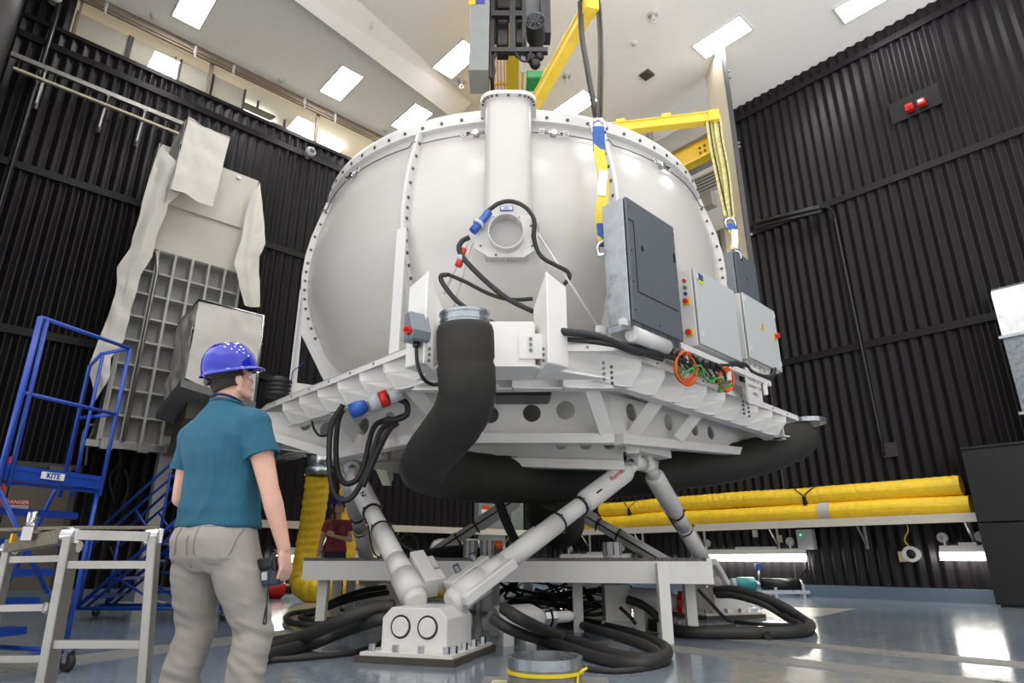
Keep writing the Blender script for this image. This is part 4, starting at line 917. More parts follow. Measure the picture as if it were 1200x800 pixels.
wbox(611, 60, 616, 84, 9.2, 9.24, 'cover_plate', M_white, hb); wbox(614, -30, 642, 20, 9.3, 9.34, 'back_plate', M_dgrey, hb); wbox(576, -30, 590, 50, 9.5, 9.55, 'back_plate', M_black2, hb)
cable('black_cable', 'black cable looping under the hoist beside the grey control box', [PD(582, 60, 8.95), PD(578, 72, 8.95), PD(579, 84, 8.95), PD(575, 92, 8.95)], 0.03)
cable('black_cable', 'black cable sagging from the hoist frame to the motor', [PD(602, 58, 8.95), PD(610, 70, 8.9), PD(618, 71, 8.9), PD(622, 60, 8.9)], 0.02)
# girder with conductor bars
gz = 11.6
gd = thing('crane_girder', 'yellow overhead crane girder running back above the hoist', 'crane beam', V((0.0, 14, gz)))
xl, xr = PZ(593, 80, gz).x, PZ(608, 80, gz).x
m = MB(); m.box(((xl + xr) / 2, 14, gz + 0.02), (xr - xl, 12, 0.04)); m.box(((xl + xr) / 2, 14, gz + 0.4), (0.03, 12, 0.75)); m.box(((xl + xr) / 2, 14, gz + 0.78), ((xr - xl) * 0.9, 12, 0.04))
for y in (10, 18): m.box(((xl + xr) / 2, y, (gz + 0.8 + CEIL) / 2), (0.12, 0.12, CEIL - gz - 0.8))
m.build('beam', M_yel, gd)
xo = PZ(584, 80, gz).x
m = MB()
for i in range(4): m.bar(V((xo - 0.1 + i * 0.08, 8.5, gz)), V((xo - 0.1 + i * 0.08, 19.5, gz)), 0.03, 0.03)
m.build('conductor_bar', mat('orange_conductor', (226, 160, 110), 0.5), gd)
for y in (10.5, 11.5, 12.5): m = MB(); m.box(((xo + xl) / 2, y, gz + 0.05), (xl - xo + 0.3, 0.06, 0.05)); m.build('bar_bracket', M_yel, gd)
xs = PZ(613, 80, gz).x; m = MB(); m.bar(V((xs, 8.5, gz + 0.3)), V((xs, 19.5, gz + 0.3)), 0.05, 0.2); m.build('side_channel', M_yel, gd)

# tall hanging panel at the edge of the opening
pz0 = 6.8; pn = V((5.2, 12.6, 0)); pf = V((5.18, 13.75, 0))
T = thing('partition', 'tall tan metal panel hung from the ceiling with dark edge frame, right of the dome', 'panel', V((5.2, 13.1, pz0)))
m = MB(); m.plate([zed(pn, pz0), zed(pf, pz0), zed(pf, CEIL), zed(pn, CEIL)], (0.06, 0, 0)); m.build('sheet', mat('tan_sheet_metal', (216, 207, 188), 0.38, 0.3, var=0.05, ns=3), T)
m = MB(); m.plate([zed(pn, pz0) + V((-0.005, -0.06, 0)), zed(pn, pz0) + V((0.09, -0.06, 0)), zed(pn, CEIL) + V((0.09, -0.06, 0)), zed(pn, CEIL) + V((-0.005, -0.06, 0))], (0, 0.06, 0)); m.build('edge_frame', mat('dark_edge_steel', (70, 70, 74), 0.45, 0.3), T)
for z in (12.1, 11.9, 10.0, 9.9, 7.6): m = MB(); m.box((5.31, 12.57, z), (0.07, 0.05, 0.05)); m.build('hinge_pin', M_bolt, T)
m = MB(); m.bar(V((5.24, 12.5, pz0)), V((5.1, 12.4, pz0 - 0.7)), 0.08, 0.05); m.build('foot_bracket', M_black2, T)
# runway beam of the crane along the right wall, seen past the rim of the dome
KB = 13.9; ge = UR.dot(PW(834, 150, NR, KB)); zt_, zm_, zb_ = PW(815, 146, NR, KB).z, PW(815, 168, NR, KB).z, PW(815, 192, NR, KB).z
def rb(z, w_, h_, nm, mt, par, end=0.0):
    a, b = NR * KB + UR * (ge + end), NR * KB + UR * (CS - 0.6); a.z = b.z = z; m = MB(); m.bar(a, b, w_, h_, up=ZA); return m.build(nm, mt, par)
T = thing('crane_runway', 'grey and yellow crane runway beam past the dome rim, ending at the tall panel', 'crane beam', NR * KB + UR * (ge + 2) + ZA * zb_)
rb((zt_ + zm_) / 2, 0.34, zt_ - zm_, 'grey_girder', M_gird, T); M_dy = mat('deep_yellow_paint', (222, 176, 30), 0.45)
rb((zm_ + zb_) / 2 + 0.05, 0.06, zm_ - zb_ - 0.1, 'web', M_dy, T); rb(zb_ + 0.03, 0.3, 0.05, 'bottom_flange', M_yel, T)
p = NR * KB + UR * ge; p.z = (zm_ + zb_) / 2; m = MB(); m.box(p, (0.04, 0.34, zm_ - zb_), basis(UR, NR, ZA)); m.build('end_plate', M_gird, T)
for dz in (-0.08, 0.08):
    for du in (0.25, 0.4): q = NR * (KB - 0.035) + UR * (ge + du); q.z = p.z + dz; bolt(q, -NR, T, M_dark, 0.04, 0.02)
for dz in (0.9, 1.8): q = NR * KB + UR * (ge + dz * 2.2); m = MB(); m.bar(zed(q, zt_ - 0.02), zed(q, CEIL), 0.14, 0.14); m.build('hanger', M_gird, T)
p = PW(830, 213, NR, 15.3); e = UR.dot(PW(842, 213, NR, 15.3)); m = MB(); R_ = basis(UR, NR, ZA)
T = thing('ventilation_panel', 'pale slotted ventilation panel in the bay between the dome rim and the right sling', 'vent', NR * 15.3 + UR * (e + 1.6) + ZA * (p.z - 0.2))
c = NR * 15.35 + UR * (e + 1.6); c.z = p.z; m.box(c, (3.2, 0.12, 0.62), R_); m.build('panel', mat('duct_grey', (186, 184, 178), 0.5, 0.1), T)
m = MB()
for k in range(5): m.box(c - NR * 0.07 + ZA * (-0.22 + 0.11 * k), (3.1, 0.02, 0.03), R_)
m.build('slats', M_dgrey, T)
# ------------------------------------------------------------------ left wall fittings
def LW(x, y, off): p = PW(x, y, NL, KL - off); return p
def lt(x, y, off): p = LW(x, y, off); return UL.dot(p), p.z
RLW = basis(UL, NL, ZA)
t0, z0 = lt(13, 62, 0.4); t1, z1 = lt(218, 148, 0.4); zz = (z0 + z1) / 2
T = thing('cable_tray', 'long pale steel cable tray bracketed high on the left wall', 'cable tray', WL((t0 + t1) / 2, zz - 0.6, 0.4))
m = MB(); m.bar(WL(t0, zz, 0.4), WL(t1, zz, 0.4), 0.08, 0.1, up=ZA)
m.build('upper_rail', M_alu, T)
for dz, o in ((-0.27, 0.34), (-0.33, 0.46)):
    m = MB(); m.bar(WL(t0 + 0.1, zz + dz, o), WL(t1, zz + dz, o), 0.05, 0.05); m.build('lower_rail', mat('cream_strut', (190, 182, 158), 0.5, var=0.1), T)
for k in range(11):
    s = t0 + 0.15 + (t1 - t0 - 0.2) * k / 10; m = MB(); m.bar(WL(s, zz - 0.06, 0.4), WL(s, zz - 0.36, 0.4), 0.035, 0.035); m.build('hanger_rod', M_black2, T)
for k in (0.18, 0.52, 0.74):
    s = t0 + (t1 - t0) * k; m = MB(); m.bar(WL(s, zz - 0.05, 0.12), WL(s, zz - 0.85, 0.12), 0.06, 0.05); m.bar(WL(s, zz - 0.05, 0.05), WL(s, zz - 0.05, 0.42), 0.06, 0.06); m.bar(WL(s, zz - 0.8, 0.1), WL(s, zz - 0.1, 0.4), 0.03, 0.03); m.build('wall_bracket', M_alu, T)
m = MB(); t2, z2 = lt(66, 18, 0.15); m.tube([WL(t2 - 0.02, z2 + 0.6, 0.15), WL(t2, z2, 0.15), WL(t2, 0.3, 0.15)], 0.045, 10)
tag(m.build('wall_pipe', mat('dark_pipe', (74, 74, 78), 0.3, 0.7)), 'dark vertical pipe in the far left corner of the wall', 'pipe')
def wall_camera(pt, n, lb):
    T = thing('security_camera', lb, 'camera', pt)
    m = MB(); m.cyl(pt, pt + n * 0.12, 0.13, 0.11, n=20); m.build('mount', M_white, T)
    m = MB(); m.tube([pt + n * 0.1, pt + n * 0.24, pt + n * 0.32], [0.13, 0.14, 0.09], 20); m.build('housing', M_white, T)
    m = MB(); m.sphere(pt + n * 0.3, 0.085, 14, 10); m.build('lens_dome', mat('smoked_dome', (120, 122, 126), 0.1), T)
wall_camera(LW(360, 182, 0.03), -NL, 'small white round camera on the left wall under the gallery glass')
wall_camera(LW(63, 2, 0.03), -NL, 'small white camera at the top of the dark corner pipe')

# door with closer and sign
t1, z1 = lt(95, 549, 0.06); dh = z1
T = bpy.data.objects.new('door_1', None); COL.objects.link(T); T.location = WL(t1 - 0.7, 0, 0.06); WORG[T.name] = T.location.copy(); T['kind'] = 'structure'
M_door = mat('taupe_door_paint', (108, 98, 86), 0.5, var=0.05, ns=2)
for k in range(2):
    m = MB(); m.box(WL(t1 - 0.1 - 0.46 - k * 0.95, dh / 2 - 0.03, 0.09), (0.93, 0.06, dh - 0.1), RLW); m.build('door_leaf', M_door, T)
m = MB()
for a, b, c_, d_ in ((t1 - 0.05, 0, t1 - 0.05, dh), (t1 - 2.05, 0, t1 - 2.05, dh), (t1 - 2.1, dh, t1, dh)): m.bar(WL(a, b, 0.09), WL(c_, d_, 0.09), 0.1, 0.1, up=NL)
m.build('door_frame', mat('dark_door_frame', (70, 64, 58), 0.5), T)
t3, z3 = lt(71, 549, 0.2); m = MB(); m.box(WL(t3, z3, 0.15), (0.34, 0.08, 0.09), RLW); m.build('door_closer', mat('closer_grey', (104, 98, 92), 0.5), T)
ts, zs = lt(19, 593, 0.14); c = WL(ts, zs, 0.135)
T2 = thing('danger_sign', 'small red and white danger sign on the taupe door', 'sign', c - ZA * 0.13)
m = MB(); m.box(c, (0.36, 0.012, 0.24), RLW); m.build('sign_plate', M_tagw, T2)
m = MB(); m.box(c + ZA * 0.07 - NL * 0.008, (0.36, 0.008, 0.1), RLW); m.build('red_header', M_red, T2)
m = MB(); m.text('DANGER', c + ZA * 0.07 - NL * 0.014, UL, ZA, 0.085, 0.001, bold=0.001); m.build('header_text', M_wtext, T2, fix=False)
m = MB()
for k, tx in enumerate(('DO NOT ENTER WHEN', 'MOTION IN PROGRESS')): m.text(tx, c - ZA * (0.02 + 0.055 * k) - NL * 0.008, UL, ZA, 0.036, 0.001)
m.build('body_text', M_text, T2, fix=False)
m = MB(); m.bar(PD(10, 535, 7.5), PD(-2, 590, 7.5), 0.07, 0.03); tag(m.build('orange_bar', mat('orange_red_paint', (206, 62, 26), 0.5)), 'orange red bar at the far left edge behind the blue platform ladder', 'bar')

# ------------------------------------------------------------------ draped display frame by the left wall
OFF = 1.25
ta, za = lt(168, 290, OFF); tb, zb = lt(283, 318, OFF); zg1 = (za + zb) / 2; zg0 = lt(130, 516, OFF)[1]; ztop = lt(303, 212, OFF)[1]; tb2 = lt(303, 212, OFF)[0]
ta -= 0.05
fr = thing('display_frame', 'tall grey grid-backed display frame on a post by the left wall', 'frame', WL((ta + tb) / 2, 0.0, OFF))
M_grid = mat('grey_primed_steel', (178, 176, 172), 0.55, var=0.06, ns=3)
m = MB(); m.plate([WL(ta, zg0, OFF - 0.3), WL(tb, zg0, OFF - 0.3), WL(tb, zg1, OFF - 0.3), WL(ta, zg1, OFF - 0.3)], NL * 0.03); m.build('back_sheet', mat('grid_back', (150, 150, 148), 0.6, var=0.06), fr)
nc, nr = 6, 8
for i in range(nc + 1):
    s = ta + (tb - ta) * i / nc; m = MB(); m.plate([WL(s - 0.025, zg0, OFF - 0.3), WL(s + 0.025, zg0, OFF - 0.3), WL(s + 0.025, zg1, OFF - 0.3), WL(s - 0.025, zg1, OFF - 0.3)], -NL * 0.3); m.build('upright_rib', M_grid, fr)
for i in range(nr + 1):
    z = zg0 + (zg1 - zg0) * i / nr; m = MB(); m.plate([WL(ta, z - 0.02, OFF - 0.3), WL(tb, z - 0.02, OFF - 0.3), WL(tb, z + 0.02, OFF - 0.3), WL(ta, z + 0.02, OFF - 0.3)], -NL * 0.27); m.build('cross_rib', M_grid, fr)
M_panel = mat('pale_grey_panel', (204, 200, 192), 0.55, var=0.03)
m = MB(); m.plate([WL(ta, zg1, OFF - 0.35), WL(tb2, zg1, OFF - 0.35), WL(tb2, ztop, OFF - 0.35), WL(ta, ztop, OFF - 0.35)], -NL * 0.35); m.build('upper_panel', M_panel, fr)
zs_ = lt(286, 270, OFF)[1]; m = MB(); m.plate([WL(ta, zs_ + 0.0, OFF), WL(tb2 - 0.25, zs_, OFF), WL(tb2 - 0.25, zs_ + 0.6, OFF), WL(ta, zs_ + 0.6, OFF)], -NL * 0.07); m.build('inset_panel', M_panel, fr)
for s in (tb2 - 0.9, tb2 - 0.45): m = MB(); m.cyl(WL(s, ztop - 0.12, OFF), WL(s, ztop - 0.12, OFF + 0.06), 0.05, n=10); m.build('panel_stud', M_chrome, fr)
m = MB(); m.tube([WL(ta + 0.1, zg1 - 0.15, OFF + 0.08), WL(ta + 0.28, zg1 - 0.1, OFF + 0.1), WL(ta + 0.36, zg1 - 0.5, OFF + 0.08), WL(ta + 0.36, zg0, OFF + 0.08)], 0.035, 8); m.build('conduit', M_alu, fr)
m = MB(); m.box(WL(ta + 0.1, zg1 - 0.15, OFF + 0.08), (0.12, 0.1, 0.14), RLW); m.build('blue_clip', M_btext, fr)
m = MB(); m.bar(WL(ta - 0.25, zg0 - 0.08, OFF), WL(tb + 0.1, zg0 - 0.08, OFF), 0.1, 0.12)
for s in (ta + 0.1, ta + 0.7, ta + 1.2): m.box(WL(s, zg0 - 0.08, OFF + 0.05), (0.2, 0.18, 0.2), RLW)
m.build('clamp_bar', M_alu, fr)
tp = lt(186, 600, OFF)[0]; m = MB(); m.bar(WL(tp, 0.0, OFF - 0.2), WL(tp, zg0 + 0.2, OFF - 0.2), 0.26, 0.22, up=NL); m.box(WL(tp, 0.02, OFF - 0.2), (0.7, 0.6, 0.04), RLW); m.build('support_post', M_grid, fr)
# side cheek
m = MB(); m.plate([WL(ta - 0.06, zg0 - 0.1, OFF), WL(ta - 0.06, ztop, OFF), WL(ta - 0.06, ztop, OFF - 0.4), WL(ta - 0.06, zg0 - 0.1, OFF - 0.4)], UL * 0.03); m.build('side_cheek', M_grid, fr)

M_tarp = mat('white_vinyl_tarp', (216, 213, 207), 0.45, var=0.03, ns=2, bump=1.0, bs=2.6)
def lerps(pts, k): return [pts[i].lerp(pts[i + 1], j / k) for i in range(len(pts) - 1) for j in range(k)] + [pts[-1]]
def cloth(name, label, rows, amp=0.05, group='white tarps'):
    """rows: list of point lists (same length); smoothed, rippled and given thickness"""
    R = [lerps(r, 8) for r in rows]; cols = list(zip(*R)); G = [lerps(list(c), 6) for c in cols]
    for i, g in enumerate(G):
        for j, p in enumerate(g):
            n = 0.6 * mnoise.noise(p * 1.3) + 1.1 * abs(mnoise.noise(V((p.x * 3.2, p.y * 3.2, p.z * 0.8)))) + 0.5 * mnoise.noise(p * 5); G[i][j] = p - NL * (amp * n) + UL * (amp * 0.4 * mnoise.noise(p * 2.2 + V((5, 1, 2))))
    m = MB(); m.grid(G); o = m.build(name, M_tarp); md = o.modifiers.new('thick', 'SOLIDIFY'); md.thickness = 0.006; o.modifiers.new('split', 'EDGE_SPLIT').split_angle = 0.45
    return tag(o, label, 'tarp', group)
def LP_(lst, off): return [LW(x, y, off + (q if len(z_) else 0)) for (x, y, *z_) in lst for q in [z_[0] if z_ else 0]]
# hood over a box at the top
HO = OFF + 0.9
hf = [LW(x, y, HO) for x, y in ((220, 141), (269, 163), (249, 243), (200, 220))]
bk = [p + NL * 0.95 for p in hf]
def lerp4(q, u, v): return q[0].lerp(q[1], u).lerp(q[3].lerp(q[2], u), v)
hood = thing('tarp_hood', 'white tarp hood boxed over the top of the grid display frame', 'tarp', WL(ta + 0.7, ztop - 0.5, OFF + 0.5), 'white tarps')
def tarp_face(q, parent, nm, amp, nn, ext=None):
    G = []
    for i in range(19):
        row = []
        for j in range(19):
            p = lerp4(q, i / 18, j / 18); n = mnoise.noise(p * 1.7 + V((3, 0, 1))) * 0.5 + abs(mnoise.noise(p * 2.6)) * 0.9 + mnoise.noise(p * 6.0) * 0.35
            e = min(1, 6 * min(i, 18 - i) / 18)
            row.append(p + nn * (amp * n) + (ZA * 0.14 * mnoise.noise(p * 2.5) if j == 18 else V((0, 0, 0))))
        G.append(row)
    m = MB(); m.grid(G); o = m.build(nm, M_tarp, parent); md = o.modifiers.new('thick', 'SOLIDIFY'); md.thickness = 0.006; o.modifiers.new('split', 'EDGE_SPLIT').split_angle = 0.5; return o
tarp_face(hf, hood, 'front_flap', 0.07, -NL)
tarp_face([bk[0], hf[0], hf[3] - ZA * 0.15, bk[3] - ZA * 0.5 - UL * 0.15], hood, 'side_flap', 0.06, -UL)
tarp_face([bk[0], bk[1], hf[1], hf[0]], hood, 'top_flap', 0.04, ZA)
cloth('tarp', 'white tarp hanging down the left edge of the grid display frame in a ragged strip',
      [LP_([(188, 172), (205, 190), (214, 226)], OFF + 0.75), LP_([(172, 215), (188, 222, .03), (196, 240)], OFF + 0.6), LP_([(153, 289), (165, 292, .05), (178, 300)], OFF + 0.5), LP_([(138, 314), (152, 318, .05), (166, 322)], OFF + 0.45), LP_([(136, 345), (145, 350, .05), (152, 362)], OFF + 0.4), LP_([(118, 392), (130, 395, .04), (146, 398)], OFF + 0.4), LP_([(102, 432), (116, 425, .07), (130, 420)], OFF + 0.4), LP_([(112, 470), (120, 455, .09), (127, 440)], OFF + 0.4)], 0.09)
cloth('tarp', 'white tarp flap folded down the right edge of the grid display frame',
      [LP_([(296, 222), (300, 222, .03), (304, 214)], OFF + 0.3), LP_([(284, 270), (296, 265, .05), (309, 262)], OFF + 0.35), LP_([(274, 309), (290, 296, .05), (311, 286)], OFF + 0.35), LP_([(277, 325), (290, 318, .07), (304, 300)], OFF + 0.35), LP_([(286, 358), (295, 360, .04), (304, 360)], OFF + 0.35)], 0.06)

# covered projector box on an arm in front of the frame
PO = OFF + 1.7
pq = [LW(x, y, PO) for x, y in ((233, 353), (309, 371), (298, 470), (217, 444))]
dpt = (LW(197, 385, PO + 0.0) - pq[0]); back = NL * 1.15
pj_ = thing('covered_projector', 'white fabric covered projector box on a grey tray in front of the grid frame', 'projector', pq[3] + NL * 0.5 - ZA * 0.6)
bq = [p + back for p in pq]
tarp_face(pq, pj_, 'front_cover', 0.05, -NL); tarp_face([bq[0] - ZA * 0.15, pq[0], pq[3], bq[3] - ZA * 0.35], pj_, 'side_cover', 0.09, -UL); tarp_face([bq[0] - ZA * 0.15, bq[1], pq[1], pq[0]], pj_, 'top_cover', 0.03, ZA)
m = MB(); m.tube([bq[0] - ZA * 0.12, pq[0] + ZA * 0.02, pq[1] + ZA * 0.02, pq[2]], 0.03, 8); m.build('frame_tube', M_chrome, pj_)
m = MB()
f0, f1, g0_, g1_ = pq[3] - ZA * 0.03 - UL * 0.08, pq[2] - ZA * 0.03, bq[3] - ZA * 0.4 - UL * 0.1, bq[2] - ZA * 0.4
m.plate([f0 - NL * 0.1, f1 - NL * 0.1, g1_, g0_], (0, 0, -0.14)); m.build('tray', mat('tray_grey', (120, 120, 120), 0.5), pj_)
m = MB(); a = f0 + UL * 0.25 + NL * 0.25; b = g0_ + UL * 0.3 - NL * 0.1
m.plate([a - ZA * 0.14, b - ZA * 0.14, b - ZA * 0.75, a - ZA * 0.6], UL * 0.9); m.build('under_box', mat('olive_grey_box', (92, 88, 78), 0.55), pj_)
m = MB(); a = f0 + UL * 0.75; m.plate([a - ZA * 0.1, a + UL * 0.4 - ZA * 0.1, a + UL * 0.1 - ZA * 0.55], NL * 0.1); m.build('bracket', mat('gunmetal', (70, 70, 76), 0.5), pj_)
m = MB(); c = g0_.lerp(g1_, 0.5) - ZA * 0.35; m.bar(c, c + NL * 0.45, 0.3, 0.3); m.build('arm', M_grid, pj_)
# wall conduits near the frame
for k, pts in enumerate(([(92, 540), (98, 505), (112, 497), (128, 498)], [(100, 545), (104, 515), (114, 503), (130, 503)], [(120, 470), (114, 490), (104, 515)])):
    m = MB(); m.tube(spline([LW(x, y, 0.12) for x, y in pts], 5), 0.025, 8)
    tag(m.build('conduit', M_alu), 'bent metal conduit on the left wall above the taupe door, ' + ('outer', 'inner', 'upper')[k] + ' one', 'conduit', 'wall conduits')
for k, pts in enumerate(([(134, 590), (128, 560), (140, 540), (137, 520)], [(142, 596), (150, 570), (146, 550)], [(128, 640), (140, 670), (135, 690)])):
    cable('black_cable', 'loose black cable on the dark wall below the grid frame, ' + ('left', 'right', 'lowest')[k], [LW(x, y, 0.2) for x, y in pts], 0.025)

# ------------------------------------------------------------------ blue platform ladder (near) and blue stair (far)
Rc = PZ(77, 787, 0); Rc.z = 0
zpl = PD(118, 566, Rc.y).z
Lc = PZ(-2, 551, zpl); Lc.z = 0
D1 = (Lc - Rc).normalized(); D2 = V((-D1.y, D1.x, 0))
if D2.dot(NL) < 0: D2 = -D2
W1 = (Lc - Rc).length
lad = thing('platform_ladder', 'blue rolling platform ladder with white name strip and guard rails, at the left', 'ladder', Rc)
def LQ(a, b, z): return Rc + D1 * a + D2 * b + ZA * z
ztr = PD(152, 411, Rc.y + 0.05).z; zmr = PD(135, 486, Rc.y).z; DL = 0.42
m = MB(); m.box(LQ(W1 / 2, 0.02, zpl), (W1, 0.03, 0.1), basis(D1, D2, ZA)); fb = m.build('front_beam', M_blue, lad)
m = MB(); m.box(LQ(W1 / 2, 0.06, zpl - 0.065), (W1, 0.05, 0.02), basis(D1, D2, ZA)); m.build('beam_lip', M_blue, lad)
c = LQ(W1 * 0.52, -0.0, zpl + 0.02); pa = PD(60, 557, c.y)
c = Rc + D1 * ((pa - Rc).dot(D1)) + ZA * (zpl + 0.005)
m = MB(); m.box(c - D2 * 0.002, (0.175, 0.006, 0.05), basis(D1, D2, ZA)); ns = m.build('name_strip', M_tagw, lad); ns['label'] = 'white strip lettered in blue'
m = MB(); m.text('KITE', c - D2 * 0.006, -D1, ZA, 0.052, 0.001, bold=0.002); m.build('name_text', M_btext, ns, fix=False)
m = MB(); m.box(LQ(W1 / 2, DL / 2, zpl + 0.03), (W1, DL, 0.03), basis(D1, D2, ZA)); m.build('platform_tread', M_blue, lad)
def rail(pts, r, nm, mt=M_blue, par=None): m = MB(); m.tube(pts, r, 10); return m.build(nm, mt, par or lad)
ob = 0.02
rail([LQ(ob, 0, zpl - 0.1), LQ(ob, 0, ztr)], 0.0155, 'guard_post'); rail([LQ(W1 - ob, 0, zpl - 0.1), LQ(W1 - ob, 0, ztr)], 0.021, 'guard_post'); rail([LQ(W1 - ob - 0.07, 0.0, zpl - 0.1), LQ(W1 - ob - 0.05, 0, ztr)], 0.0155, 'guard_post')
rail([LQ(W1 - ob, 0, ztr), LQ(ob, 0, ztr)], 0.015, 'top_rail'); rail([LQ(W1 - ob, 0, zmr), LQ(ob, 0, zmr)], 0.014, 'mid_rail')
rail([LQ(ob, DL, zpl - 0.1), LQ(ob, DL, ztr - 0.12), LQ(ob, DL * 0.75, ztr - 0.02), LQ(ob, 0, ztr)], 0.0155, 'guard_post')
rail([LQ(ob, DL, zmr), LQ(ob, 0, zmr)], 0.014, 'mid_rail'); rail([LQ(ob + 0.05, DL * 0.55, zpl - 0.1), LQ(ob + 0.03, DL * 0.6, ztr - 0.05)], 0.014, 'guard_post')
for a in (0.02, W1 - 0.02):
    rail([LQ(a, 0.03, zpl), LQ(a, 0.03, 0.12)], 0.017, 'leg'); rail([LQ(a, DL + 0.05, zpl), LQ(a, 0.95, 0.15)], 0.018, 'stringer')
    rail([LQ(a, 0.03, 0.14), LQ(a, 0.95, 0.14)], 0.017, 'base_rail'); rail([LQ(a, 0.03, 0.3), LQ(a, 0.6, 0.78)], 0.014, 'brace')
rail([LQ(0, 0.03, 0.14), LQ(W1, 0.03, 0.14)], 0.017, 'base_rail'); rail([LQ(W1 * 0.95, 0.03, zpl - 0.1), LQ(0.25, 0.03, 0.55)], 0.016, 'brace')
for i in range(5):
    f_ = (i + 1.15) / 6; z = zpl * (1 - f_) + 0.1 * f_; b = 0.3 + 0.4 * f_
    m = MB(); m.box(LQ(W1 / 2, b - 0.1, z), (W1 - 0.06, 0.2, 0.03), basis(D1, D2, ZA)); m.box(LQ(W1 / 2, b - 0.2, z - 0.02), (W1 - 0.06, 0.02, 0.035), basis(D1, D2, ZA)); m.build('step', M_blue, lad)
def caster(T, p, d):
    m = MB(); ax = d; m.lathe([(0.0, -0.018), (0.045, -0.02), (0.06, -0.016), (0.06, 0.016), (0.045, 0.02), (0, 0.018)], zed(p, 0.06), ax, 20); w_ = m.build('wheel', M_rub, T)
    m = MB(); m.bar(zed(p, 0.06) + d * 0.03, zed(p, 0.15) + d * 0.03, 0.03, 0.012); m.bar(zed(p, 0.06) - d * 0.03, zed(p, 0.15) - d * 0.03, 0.03, 0.012); m.box(zed(p, 0.15), (0.07, 0.07, 0.02)); m.build('caster_fork', M_bolt, T)
for a, b in ((0.0, 0.0), (W1, 0.0), (0.0, 0.95), (W1, 0.95)): caster(lad, LQ(a, b, 0), D1)
# far stair: rises to the right along the left wall
S0, S1 = PZ(78, 727, 0), PZ(262, 727, 0); S0.z = S1.z = 0
sd = (S1 - S0).normalized(); sn = V((-sd.y, sd.x, 0)); LS = (S1 - S0).length
st = thing('rolling_stair', 'blue rolling stair rising to the right behind the man, beside the grid frame post', 'stair', S0)
def SQ(a, b, z): return S0 + sd * a + sn * b + ZA * z
hz = 1.75; wd = 0.62
for b in (0, wd):
    rail([SQ(0.1, b, 0.16), SQ(LS * 0.82, b, hz)], 0.026, 'stringer', par=st); rail([SQ(0.22, b, 0.16), SQ(LS * 0.9, b, hz - 0.04)], 0.02, 'stringer', par=st)
    rail([SQ(0.12, b, 1.1), SQ(LS * 0.82, b, hz + 1.05)], 0.02, 'hand_rail', par=st); rail([SQ(0.14, b, 0.95), SQ(LS * 0.86, b, hz + 0.85)], 0.018, 'hand_rail', par=st)
    rail([SQ(0.02, b, 0.15), SQ(LS, b, 0.15)], 0.024, 'base_rail', par=st); rail([SQ(LS * 0.9, b, 0.15), SQ(LS * 0.9, b, hz + 1.0)], 0.022, 'upright', par=st)
    rail([SQ(0.12, b, 0.15), SQ(0.12, b, 1.1)], 0.022, 'upright', par=st); rail([SQ(LS * 0.5, b, 0.95), SQ(LS * 0.5, b, 1.95)], 0.018, 'upright', par=st); rail([SQ(LS * 0.3, b, 0.5), SQ(LS * 0.62, b, 0.15)], 0.016, 'brace', par=st); rail([SQ(LS * 0.3, b, 1.45), SQ(LS * 0.48, b, 1.0)], 0.016, 'brace', par=st); rail([SQ(LS * 0.55, b, 2.0), SQ(LS * 0.75, b, 1.5)], 0.016, 'brace', par=st)
for i in range(7):
    f_ = (i + 0.6) / 7; m = MB(); m.box(SQ(0.16 + (LS * 0.82 - 0.1) * f_, wd / 2, 0.16 + (hz - 0.16) * f_), (0.22, wd, 0.035), basis(sd, sn, ZA)); m.build('step', M_blue, st)
for z in (0.45, 0.75, 1.05): rail([SQ(LS * 0.9, 0, z), SQ(LS * 0.9, wd, z)], 0.018, 'cross_rail', par=st); rail([SQ(LS * 0.55, 0, z * 0.8), SQ(LS * 0.9, 0, z * 0.8)], 0.018, 'cross_rail', par=st)
m = MB(); m.box(SQ(LS * 0.86, wd / 2, hz), (0.5, wd, 0.04), basis(sd, sn, ZA)); m.build('top_platform', M_blue, st)
for a, b in ((0.0, 0.0), (LS, 0.0), (0.0, wd), (LS, wd)): caster(st, SQ(a, b, 0), sn)

# ------------------------------------------------------------------ folding aluminium trestle in the foreground
td = 2.95
F0, F1 = PD(86, 628, td), PD(184, 634, td); B0 = PD(14, 640, td + 0.15)
zt_ = F0.z
tre = thing('aluminium_trestle', 'folding aluminium step trestle with carpeted top, nearest the camera at left', 'ladder', V((F0.x, td, 0)))
fd = (F1 - F0); fd.z = 0; Wt = fd.length; fd.normalize(); fb_ = V((-fd.y, fd.x, 0)); L3 = V((F0.x, F0.y, 0)); bl = 0.66
bdir = V((-0.92, 0.38, 0)).normalized()
def TQ(a, b, z): return L3 + fd * a + bdir * b + ZA * z
def stile(p, q, nm): m = MB(); m.bar(p, q, 0.055, 0.037, up=fd); return m.build(nm, M_alu, tre, bevel=0.004)
sp_ = 0.12
RLt, RRt, RLb, RRb = PD(12, 642, 3.28), PD(86, 640, 3.28), PZ(-42, 872), PZ(44, 872)
for a in (0, Wt):
    stile(TQ(a, 0.02, zt_), TQ(a + (-0.03 if a == 0 else 0.03), -sp_ * 0.55, 0.0), 'front_stile')
    m = MB(); m.box(TQ(a, 0.025, zt_ + 0.0), (0.05, 0.06, 0.075), basis(fd, bdir, ZA)); m.cyl(TQ(a - 0.032, 0.03, zt_ + 0.005), TQ(a + 0.032, 0.03, zt_ + 0.005), 0.03, n=16); m.build('hinge', M_chrome, tre, bevel=0.008)
for a, b in ((RLt, RLb), (RRt, RRb)):
    stile(a, b, 'rear_stile'); m = MB(); m.cyl(a - fd * 0.03, a + fd * 0.03, 0.028, n=16); m.build('hinge', M_chrome, tre)
